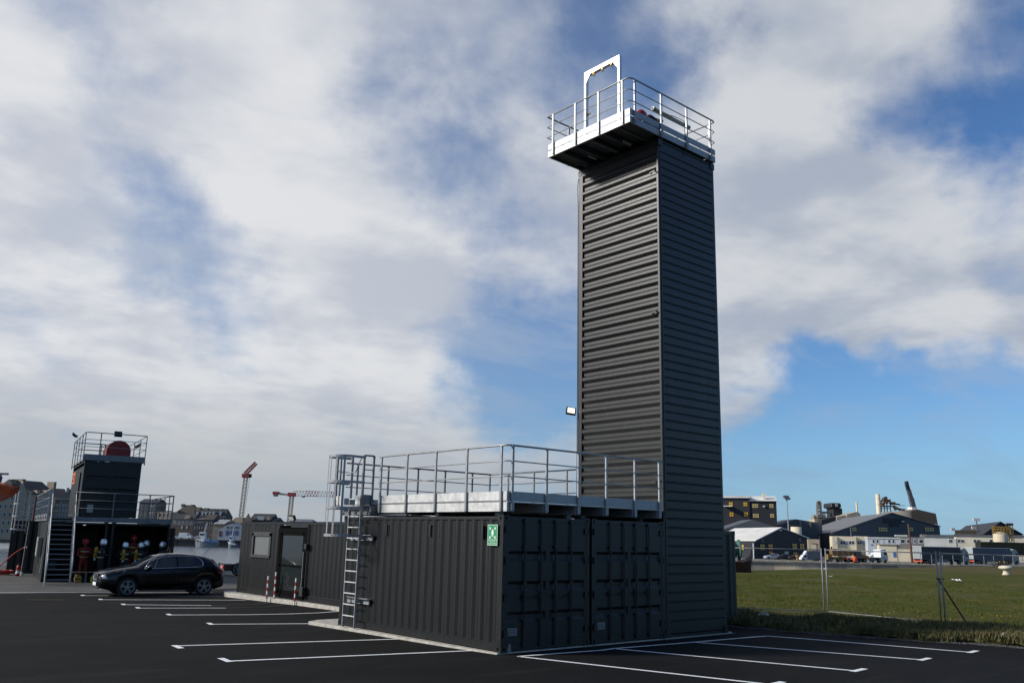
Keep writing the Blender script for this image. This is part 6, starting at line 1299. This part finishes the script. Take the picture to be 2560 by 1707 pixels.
part('bed', MB().box(0, 14.6, -.05, 2.5, 1.28, 1.5), conc2, v); part('headboard', MB().box(12.8, 13.0, 0, 2.5, 1.5, 2.2), m_('pale_headboard', (.4, .4, .4)), v); part('chassis', MB().box(.4, 13.5, .8, 1.7, .8, 1.27), clad_black, v); part('side_lockers', MB().box(7.5, 10.2, .0, .5, .55, 1.2), greyveh, v); part('cab', MB().extr([(12.7, .8), (12.7, 3.7), (15.0, 3.9), (15.6, 3.1), (16.0, 1.9), (16.0, .6), (12.7, .6)], lambda u, v_, k: (u, k * 2.5, v_)), whitev, v, bevel=.08); part('cab_window', MB().extr([(14.2, 2.2), (14.2, 3.1), (15.2, 3.1), (15.6, 2.2)], lambda u, v_, k: (u, -.02 + .01 * k, v_)), glassd, v); part('rear_lights', MB().box(-.08, 0, .1, .8, .9, 1.2).box(-.08, 0, 1.7, 2.4, .9, 1.2), red, v); wheels(v, (1.9, 3.2, 4.5, 11.6, 14.8), (0, 2.1), .52)
p = V(*f6(2005, 1232), 213); bb = thing('cable_drum', 'bright orange round float standing on the quay before the flatbed', 'float', (p.x, p.y, -2)); part('disc', MB().lathe([(0, 0), (.62, 0), (.7, .3), (.62, .6), (0, .6)], c=(0, 0, .8), k=16, axis='y'), m_('signal_orange', (.75, .09, .03)), bb, smooth=False); part('foot', MB().box(-1.0, 1.0, .1, .5, 0, .25), rust2, bb)
v = veh('van', 'small white van nose behind the flatbed lorry cab', 'van', f7, 85, 1165, 236, CAMAZ); part('body', MB().extr([(0, .3), (0, 1.3), (.7, 1.7), (1.3, 2.3), (3.8, 2.35), (3.8, .3)], lambda u, v_, k: (u, k * 1.9, v_)), whitev, v, bevel=.06); part('side_window', MB().extr([(.9, 1.3), (1.4, 2.1), (3.2, 2.1), (3.2, 1.3)], lambda u, v_, k: (u, -.02 + .01 * k, v_)), glassd, v); wheels(v, (.8, 3.0), (0, 1.5), .35, .2)
def artic(label, f, x, y, d, rz, L_, Mb, rear, right_cab=True):
    v = veh('articulated_lorry', label, 'truck', f, x, y, d, rz); 
    part('trailer', MB().box(0, L_, 0, 2.6, 1.15, 4.05), Mb, v, bevel=.04); part('roof_cover', MB().box(-.05, L_ + .05, -.04, 2.64, 4.06, 4.16), whitev, v)
    rp_ = part('rear_door', MB().box(-.08, -.01, .05, 1.28, 1.2, 4.0), rear, v); part('rear_door', MB().box(-.08, -.01, 1.32, 2.55, 1.2, 4.0), rear, v); part('door_bars', MB().box(-.13, -.09, .4, .47, 1.2, 4.0).box(-.13, -.09, .85, .92, 1.2, 4.0).box(-.13, -.09, 1.7, 1.77, 1.2, 4.0).box(-.13, -.09, 2.15, 2.22, 1.2, 4.0), galv, rp_)
    part('rear_bumper', MB().box(-.1, .1, 0, 2.6, .55, .75).box(-.11, .1, .1, .4, .8, 1.0).box(-.11, .1, 2.2, 2.5, .8, 1.0), m_('signal_orange', (.75, .09, .03)), v); part('side_skirt', MB().box(2.2, L_ - 4.5, .0, .08, .5, 1.12), m_('skirt_grey', (.15, .15, .15)), v); part('chassis', MB().box(.3, L_, .9, 1.7, .7, 1.14), clad_black, v)
    part('cab', MB().extr([(L_ + .6, .5), (L_ + .6, 3.2), (L_ + 1.0, 3.95), (L_ + 1.8, 3.9), (L_ + 2.7, 3.0), (L_ + 2.95, 1.9), (L_ + 2.95, .5)], lambda u, v_, k: (u, .03 + k * 2.5, v_)), m_('cab_silver', (.28, .29, .28), .4), v, bevel=.08); part('cab_window', MB().extr([(L_ + 1.7, 2.0), (L_ + 1.7, 2.9), (L_ + 2.5, 2.9), (L_ + 2.75, 2.0)], lambda u, v_, k: (u, .0 + .01 * k, v_)), glassd, v)
    wheels(v, (1.6, 2.9, 4.2, L_ - .6, L_ + 2.0), (0, 2.2), .50); return v
artic('articulated lorry with dark grey trailer and silver rear doors, left of the two lorries', f7, 862, 1245, 215, R(-16), 13.4, m_('trailer_dark', (.035, .04, .045)), m_('rear_silver', (.30, .33, .34)))
artic('articulated lorry with slate blue trailer and white rear doors nearest the hedge', f7, 1615, 1238, 234, R(-20), 13.4, m_('trailer_blue', (.075, .095, .125)), m_('rear_white', (.36, .40, .42)))
# railing along the near quay edge and bush
s = Fr('quay_railing', 'low grey pipe railing along the quay edge beyond the grass', 'railing', f7, 815, 2700, 108, 122, 0.0); n = 14
pm = mesh_of('post', MB().box(-.03, .03, -.03, .03, 0, 1.25), galv_dark)
for k in range(n): ob('post', pm, s.t, (s.w * k / (n - 1), 0, -.0))
part('top_rail', MB().box(0, s.w, -.03, .03, 1.21, 1.26), galv_dark, s.t); part('mid_rail', MB().box(0, s.w, -.02, .02, .63, .66), galv_dark, s.t)
p = V(*f7(2035, 1310), 104); m = MB(); r = random.Random(12)
for k in range(500):
    a, b_, c = r.gauss(0, .55), r.gauss(0, .5), abs(r.gauss(0, .5)); q = .11
    m.face([(a + r.uniform(-q, q), b_ + r.uniform(-q, q), c + r.uniform(-q, q)) for _ in range(3)])
bs_ = thing('bush', 'round dark bush growing at the quay railing', 'bush', (p.x, p.y, 0)); part('foliage', m, hedge, bs_); part('stem', MB().tube([(0, 0, 0), (0, 0, .6)], .05, 6), rust2, bs_)
# rusty boat and net reel right of the tower
p = V(*f6(245, 1385), 66); bt = thing('fishing_boat', 'rusty hulk with a green net reel just right of the tower base', 'boat', (p.x, p.y, 0), R(-41))
m = MB(); st_ = [(-3, 1.0, .9), (-1, 1.0, .8), (.2, 1.0, .75), (.8, .75, .95), (1.15, .1, 1.25)]
for x, w_, z_ in st_: m.v += [(x, -w_, z_), (x * .92, -w_ * .6, 0), (x * .92, w_ * .6, 0), (x, w_, z_)]
for i in range(4):
    for j in range(3): a = i * 4 + j; m.f.append((a, a + 4, a + 5, a + 1)); m.m.append(0)
    m.f.append((i * 4 + 3, i * 4 + 7, i * 4 + 4, i * 4)); m.m.append(0)
part('hull', m, m_('hull_rust', (.055, .020, .015)), bt); rl_ = part('net_reel', MB().lathe([(.0, -.8), (.75, -.8), (.75, -.7), (.45, -.65), (.62, -.3), (.66, 0), (.62, .3), (.45, .65), (.75, .7), (.75, .8), (0, .8)], c=(-.55, 0, 1.6), k=20, axis='x'), m_('net_green', (.05, .12, .10), .9), bt); part('stanchion', MB().bar((.5, -.3, .9), (.05, -.3, 2.1), .06).bar((.0, -.3, .9), (.0, -.3, 2.0), .06), whitev, bt)
# ================================================================ LEFT HARBOUR FRONT
creamT = m_('town_cream', (.40, .30, .20)); beigeT = m_('town_beige', (.20, .17, .12)); whiteT = m_('town_white', (.42, .42, .42)); stoneT = m_('town_granite', (.095, .080, .062)); stoneT2 = m_('town_grey', (.075, .072, .07)); winT = m_('town_window', (.40, .41, .41), .4)
mb = MB(); F = [V(-900, 1400, 360), V(440, 1400, 373), V(760, 1400, 376), V(1500, 1400, 420)]
for i in range(3):
    a, b_ = F[i], F[i + 1]; a2, b2 = a + (a - CP) * 2.2, b_ + (b_ - CP) * 2.2
    mb.quad((a.x, a.y, -1.7), (b_.x, b_.y, -1.7), (b2.x, b2.y, -1.7), (a2.x, a2.y, -1.7))
struct('town_quay', mb, quaym)
tq = thing('quay_wall', 'dark stone quay wall under the town across the harbour', 'wall', (0, 0, 0)); r = random.Random(9)
for i in range(3):
    a, b_ = F[i], F[i + 1]; L_ = (b_ - a).length; n = int(L_ / 9); d = (b_ - a).normalized()
    for k in range(n):
        p, q = a + d * (L_ * k / n), a + d * (L_ * (k + 1) / n - .2); part('wall_block', MB().quad((p.x, p.y, -6), (q.x, q.y, -6), (q.x, q.y, -1.9), (p.x, p.y, -1.9)), darkst, tq)
    part('coping', MB().bar((a.x, a.y, -1.8), (b_.x, b_.y, -1.8), .8, .3), stoneT2, tq)
ZQ = -1.7
def house(label, f, x0, x1, yw, yb, d, Mw, roofspec=None, wins=(), depth=10, name='house', chim=(), extra=None, d1=None):
    s = Fr(name, label, 'house' if name == 'house' else 'building', f, x0, x1, d, d1, ZQ)
    s.box('wall', x0, x1, yw, None if yb is None else yb, Mw, 0, depth)
    if roofspec: s.roof('roof', x0, x1, roofspec[0], yw, roofspec[1], depth, roofspec[2] if len(roofspec) > 2 else 0)
    for wv in wins: s.grid(*wv)
    for x, yt, yb_, w_ in chim: s.box('chimney', x - w_ / 2, x + w_ / 2, yt, yb_, beigeT, depth * .4, depth * .6)
    if extra: extra(s)
    return s
# far left houses (behind the training building)
def gh(s):
    pass
s = Fr('house', 'big cream gabled house with steep dark slate roof at the far left', 'house', f1, 98, 455, 262, 275, ZQ)
s.box('wall', 105, 448, 640, None, creamT, .02, 14); s.gable('gable_end', [(98, 660), (152, 535), (200, 640), (205, None), (98, None)], creamT, -.8, 0); s.roof('roof', 175, 452, 535, 645, slate, 14); s.box('chimney', 143, 172, 512, 560, beigeT, 5, 8); s.box('chimney', 425, 446, 536, 600, beigeT, 5, 8); s.grid(205, 440, 690, 840, 6, 3, wing, .35, .5)
for x in (215, 300, 385): s.box('dormer', x - 14, x + 14, 610, 650, creamT, -.1, 3)
s = Fr('house', 'lower dark roofed house attached right of the big cream one', 'house', f1, 452, 640, 280, 284, ZQ); s.box('wall', 452, 640, 690, None, beigeT, 0, 12); s.roof('roof', 452, 640, 598, 692, slate, 12); s.box('chimney', 540, 566, 588, 630, whiteT, 4, 7); s.grid(460, 600, 720, 850, 5, 3, wing, .4, .5)
s = Fr('house', 'cream house with chimney behind the orange tarpaulin', 'house', f1, -140, 100, 255, 258, ZQ); s.box('wall', -140, 100, 610, None, creamT, 0, 12); s.roof('roof', -140, 100, 545, 612, slate, 12); s.box('chimney', 50, 78, 512, 560, beigeT, 4, 7); s.grid(-130, 95, 640, 1000, 5, 5, wing, .4, .5)
house('modern grey block with flat stepped top behind the terrace railing', f1, 1195, 1350, 715, None, 440, stoneT2, (685, slate), [(1205, 1345, 730, 850, 4, 3)], 12, 'apartment_block')
house('cream block seen through the terrace railing', f1, 1362, 1478, 795, None, 430, creamT, None, [(1370, 1470, 800, 850, 3, 1)], 10, 'apartment_block')
house('tall dark stone house group with steep brown roof, highest of the old town', f4, 262, 505, 755, None, 450, slate2, (645, slate2, .55), [(380, 480, 770, 840, 3, 1)], 14, chim=((345, 632, 670, 30), (465, 640, 670, 30)))
house('stone mansion with long slate roof, white dormers and row of chimneys', f4, 505, 885, 795, None, 440, stoneT, (690, slate, .12), [(560, 880, 800, 850, 10, 1, winT, .3, .8)], 12, chim=((545, 672, 720, 55), (640, 682, 740, 50), (725, 690, 745, 55), (770, 692, 740, 20), (822, 695, 745, 24)),
      extra=lambda s: [s.box('dormer', x - 9, x + 9, 725, 770, whiteT, .6, 3.5) for x in (535, 600, 642, 690, 735, 822)])
house('pale rendered house front with round dormer over a brown ground floor', f4, 250, 505, 818, 890, 392, m_('pale_pink_render', (.21, .19, .175)), (755, slate, .1), [(262, 500, 822, 885, 5, 1, winT, .22, .45)], 10,
      extra=lambda s: (s.box('ground_floor', 250, 505, 890, None, brown, .03, 10), s.grid(340, 460, 895, 945, 2, 1, winT, .35, .8), s.gable('round_dormer', [(385, 815), (392, 785), (410, 770), (440, 782), (452, 815)], creamT, -.5, 3)))
house('dark slate hung block between the pale house and the stone terrace', f4, 506, 634, 822, None, 392, m_('slate_hung', (.045, .048, .055)), (800, stoneT2, .3), [(512, 630, 830, 880, 4, 1, wing, .5, .5), (512, 630, 900, 950, 4, 1, winT, .3, .7)], 10, 'apartment_block')
house('narrow stone house with white window frames left of the striped glass roof', f4, 635, 744, 825, None, 391, stoneT, (760, slate2), [(665, 742, 845, 890, 3, 1, winT, .35, .8), (640, 742, 910, 960, 4, 1, winT, .3, .7)], 10)
house('low house whose roof carries four bright glazed strips', f4, 745, 945, 885, None, 390, beigeT, (838, slate), [(765, 815, 930, 1000, 2, 1)], 10,
      extra=lambda s: [part('roof_glazing', MB().extr([(0, 0), (.9, 0), (2.6, 1.7), (1.7, 1.7)], lambda u, v_, k: (s.X(752 + 36 * q)[0] + u, -.3 + v_ * 2.2 - (.25 if k else .15), s.Z(800, 878) + v_ * 1.15)), whiteT, s.t) for q in range(4)])
s = Fr('boat_house', 'white gabled waterfront building with blue windows near the right end of the town', 'building', f4, 818, 1100, 381, None, ZQ); s.gable('wall', [(818, 950), (920, 895), (935, 890), (990, 868), (1020, 890), (1100, 892), (1100, None), (818, None)], m_('white_blue_render', (.30, .32, .36)), 0, 10)
s.grid(900, 1070, 900, 940, 3, 1, wing, .6, .6, -.05); s.grid(900, 1070, 955, 1020, 3, 1, m_('blue_glass', (.06, .09, .22), .3), .6, .8, -.05); s.box('entrance', 830, 860, 965, 1030, rustred, -.1, 0)
house('hipped beigeT roof with bright skylights under the left crane', f4, 945, 1115, 868, None, 430, beigeT, (798, m_('tiles_beige', (.15, .12, .08)), .35), (), 12, extra=lambda s: [s.box('skylight', x - 7, x + 7, y - 8, y + 8, whiteT, -.4, .0) for x, y in ((985, 838), (1050, 828))])
s = Fr('house', 'ochre gabled house with dark slate roof peeping over the office container', 'house', f4, 1118, 1505, 300, 300, ZQ); s.box('wall', 1118, 1505, 850, None, beigeT, .02, 12); s.gable('gable_end', [(1115, 850), (1165, 750), (1215, 850), (1215, None), (1115, None)], beigeT, -1.0, 0); s.roof('roof', 1190, 1440, 752, 852, slate, 12); s.roof('roof', 1440, 1500, 800, 850, slate, 12)
for x, w_ in ((1230, 40), (1320, 80), (1415, 40)): s.box('dormer', x - w_ / 2, x + w_ / 2, 782, 830, whiteT if x == 1320 else creamT, -.2, 4)
s.box('chimney', 1108, 1130, 805, 850, slate2, 1, 3); s.box('chimney', 1465, 1485, 798, 840, slate2, 4, 6)
s = Fr('house', 'low grey roof with a small white gable right of the second crane', 'house', f4, 1690, 1955, 310, None, ZQ); s.box('wall', 1700, 1945, 856, None, stoneT2, 0, 10); s.roof('roof', 1690, 1955, 818, 856, m_('blue_slate', (.12, .13, .15)), 10, .3); s.gable('gable', [(1810, 856), (1845, 822), (1880, 856)], whiteT, -.8, 0)
for z_, x in ((0, 600), (1, 1235)):
    pass
# tower cranes
def tcrane(label, f, x, y0, xt, yt, d, jib):
    s = Fr('tower_crane', label, 'crane', f, x, x + 30, d, None, ZQ); X = lambda a, b_: Vector((s.X(a)[0], 0, s.Z(a, b_)))
    m = MB(); lattice(m, Vector((0, 0, 0)), X(xt, yt + 40), 1.7, 34, .24); part('mast', m, craneyel, s.t)
    part('slewing_unit', MB().box(X(xt, yt).x - 1.8, X(xt, yt).x + 1.8, -1.5, 1.5, X(xt, yt + 45).z, X(xt, yt).z), cranered, s.t); jib(s, X); return s
def j1(s, X):
    m = MB(); a, b_ = X(1100, 250), X(1210, 130); lattice(m, a, a + (b_ - a) * .5, 1.6, 6, .32); part('jib', m, cranered, s.t); m = MB(); lattice(m, a + (b_ - a) * .5, b_, 1.5, 6, .35); part('jib_tip', m, cranered, s.t); m = MB(); m.bar(X(1068, 245), X(1100, 250), 1.2); m.bar(X(1075, 240), X(1100, 225), .4); part('counter_jib', m, craneyel, s.t); p_, q_ = X(1125, 308), X(1163, 265); part('counterweight', MB().box(p_.x, q_.x, -1, 1, p_.z, q_.z), clad_black, s.t); part('hoist_rope', MB().bar(X(1146, 308), X(1115, 800), .14), galv_dark, s.t)
tcrane('left tower crane with raised red jib above the harbour town', f4, 1062, 0, 1098, 265, 470, j1)
def j2(s, X):
    m = MB(); 
    a, b_ = X(1700, 530), X(2245, 545); lattice(m, a + Vector((0, 0, 1.1)), a + (b_ - a) * .28 + Vector((0, 0, 1.1)), 2.4, 8, .11); part('jib', m, craneyel, s.t); m = MB(); lattice(m, a + (b_ - a) * .28 + Vector((0, 0, 1.1)), a + (b_ - a) * .58 + Vector((0, 0, 1.1)), 2.4, 9, .16); part('jib', m, cranered, s.t); m = MB(); lattice(m, a + (b_ - a) * .58 + Vector((0, 0, 1.1)), a + (b_ - a) * .85 + Vector((0, 0, 1.1)), 2.4, 8, .11); part('jib', m, craneyel, s.t); m = MB(); lattice(m, a + (b_ - a) * .85 + Vector((0, 0, 1.1)), b_ + Vector((0, 0, 1.1)), 2.4, 5, .16); part('jib', m, cranered, s.t)
    part('counter_jib', MB().bar(X(1680, 525), X(1445, 498), 1.0), craneyel, s.t); p_, q_ = X(1455, 515), X(1525, 483); part('counterweight', MB().box(p_.x, q_.x, -1.2, 1.2, p_.z, q_.z), cranered, s.t); p_, q_ = X(1462, 540), X(1510, 515); part('ballast', MB().box(p_.x, q_.x, -1, 1, p_.z, q_.z), conc2, s.t); part('trolley', MB().box(X(1815, 0).x, X(1845, 0).x, -.8, .8, X(1830, 552).z, X(1830, 535).z), clad_black, s.t)
tcrane('right tower crane with a long horizontal red and white jib', f4, 1665, 0, 1685, 495, 440, j2)
# boats and vehicles on the town side
def boat(label, f, x0, x1, y, d, big=True):
    s = Fr('fishing_boat', label, 'boat', f, x0, x1, d, None, -4.5, 'boats moored under the town quay'); L_ = s.w; h = 3.3 if big else 2.2; m = MB(); n = 9
    for i in range(n):
        u = i / (n - 1); w_ = 1.9 * (math.sin(min(1, u * 2.2) * math.pi / 2) ** .7 if u < .5 else 1) * (1 if u > .2 else .35 + u * 3.2); z_ = h * (.62 + .38 * (1 - u) ** 2)
        m.v += [(L_ * u, -w_, z_), (L_ * (u * .94 + .04), -w_ * .7, -.2), (L_ * (u * .94 + .04), w_ * .7, -.2), (L_ * u, w_, z_)]
    for i in range(n - 1):
        for j in range(3): a = i * 4 + j; m.f.append((a, a + 4, a + 5, a + 1)); m.m.append(0)
        m.f.append((i * 4 + 3, i * 4 + 7, i * 4 + 4, i * 4)); m.m.append(0)
    m.f.append((0, 1, 2, 3)); m.m.append(0); m.f.append(tuple((n - 1) * 4 + k for k in (3, 2, 1, 0))); m.m.append(0)
    part('hull', m, m_('hull_grey', (.16, .19, .20)), s.t); part('gunwale', MB().bar((L_ * .45, -1.95, h * .72), (L_, -1.95, h * .66), .12, .5), bluep if big else whitev, s.t); part('gunwale', MB().bar((L_ * .02, -1.0, h), (L_ * .45, -1.97, h * .74), .12, .3), whitev, s.t)
    part('wheelhouse', MB().extr([(L_ * .18, h * .7), (L_ * .20, h + 2.6), (L_ * .42, h + 2.6), (L_ * .46, h * .7)], lambda u, v_, k: (u, -1.2 + 2.4 * k, v_)), whitev, s.t, bevel=.1); part('wheelhouse_window', MB().box(L_ * .21, L_ * .40, -1.24, -1.2, h + 1.3, h + 2.0), glassd, s.t)
    part('mast', MB().bar((L_ * .36, 0, h + 2), (L_ * .44, 0, h + 6.0), .3), whitev, s.t); part('derrick', MB().bar((L_ * .36, 0, h + 2), (L_ * .95, 0, h + 1.2), .12).bar((L_ * .7, 0, h * .6), (L_ * .72, 0, h + 2.4), .2), galv, s.t)
    if big:
        part('bow_shelter', MB().extr([(.2, h * .8), (.6, h + .9), (L_ * .18, h + 1.1), (L_ * .2, h * .7)], lambda u, v_, k: (u, -1.3 + 2.6 * k, v_)), creamT, s.t)
        m = MB(); rr_ = random.Random(3)
        for k in range(14): m.box(L_ * (.5 + .032 * k), L_ * (.5 + .032 * k) + .35, rr_.uniform(-1.5, 0), 1, h * .6, h * .75 + rr_.uniform(.3, 1.1))
        part('deck_gear', m, silverv, s.t)
boat('larger fishing boat with white wheelhouse and blue rail', f4, 535, 822, 1145, 362)
boat('smaller white boat moored right of the larger one', f4, 945, 1050, 1150, 362, False)
p = V(*f4(325, 1050), 380); v = thing('delivery_van', 'long white van parked on the town quay left of the fishing boat', 'van', (p.x, p.y, ZQ), R(-41), 'vehicles on the town quay')
part('body', MB().extr([(0, .35), (0, 2.3), (.3, 2.6), (3.6, 2.6), (4.3, 1.8), (5.2, 1.4), (5.4, .35)], lambda u, v_, k: (u, k * 2, v_)), whitev, v, bevel=.08); part('side_window', MB().extr([(3.5, 1.5), (3.5, 2.2), (3.9, 2.0), (4.3, 1.5)], lambda u, v_, k: (u, -.02 + .01 * k, v_)), glassd, v); wheels(v, (1.0, 4.4), (-.02, 1.75), .36, .25)
for x, lb, M in ((490, 'white car with dark windows right of the long white van', whitev), (258, 'silver car partly hidden behind the open container', silverv), (915, 'pale car parked before the white gabled building', silverv)):
    p = V(*f4(x, 1053), 382); car(lb, (p.x, p.y, ZQ), R(-35), M, 'vehicles on the town quay', detail=False)
# low far coast closing the horizon at left
m = MB(); r = random.Random(21); n = 60
for i in range(n + 1):
    px = -700 + i * 60; p = V(px, 1330, 2600); h = 6 + 7 * math.sin(i * .37) + 4 * math.sin(i * 1.3) + 4; m.v += [(p.x, p.y, -5), (p.x, p.y, max(2, h)), (p.x + 300, p.y + 350, max(3, h * 1.2)), (p.x + 600, p.y + 700, -5)]
for i in range(n):
    for j in range(3): a = i * 4 + j; m.f.append((a, a + 4, a + 5, a + 1)); m.m.append(0)
struct('far_coast_hills', m, m_('coast', (.06, .07, .06)))
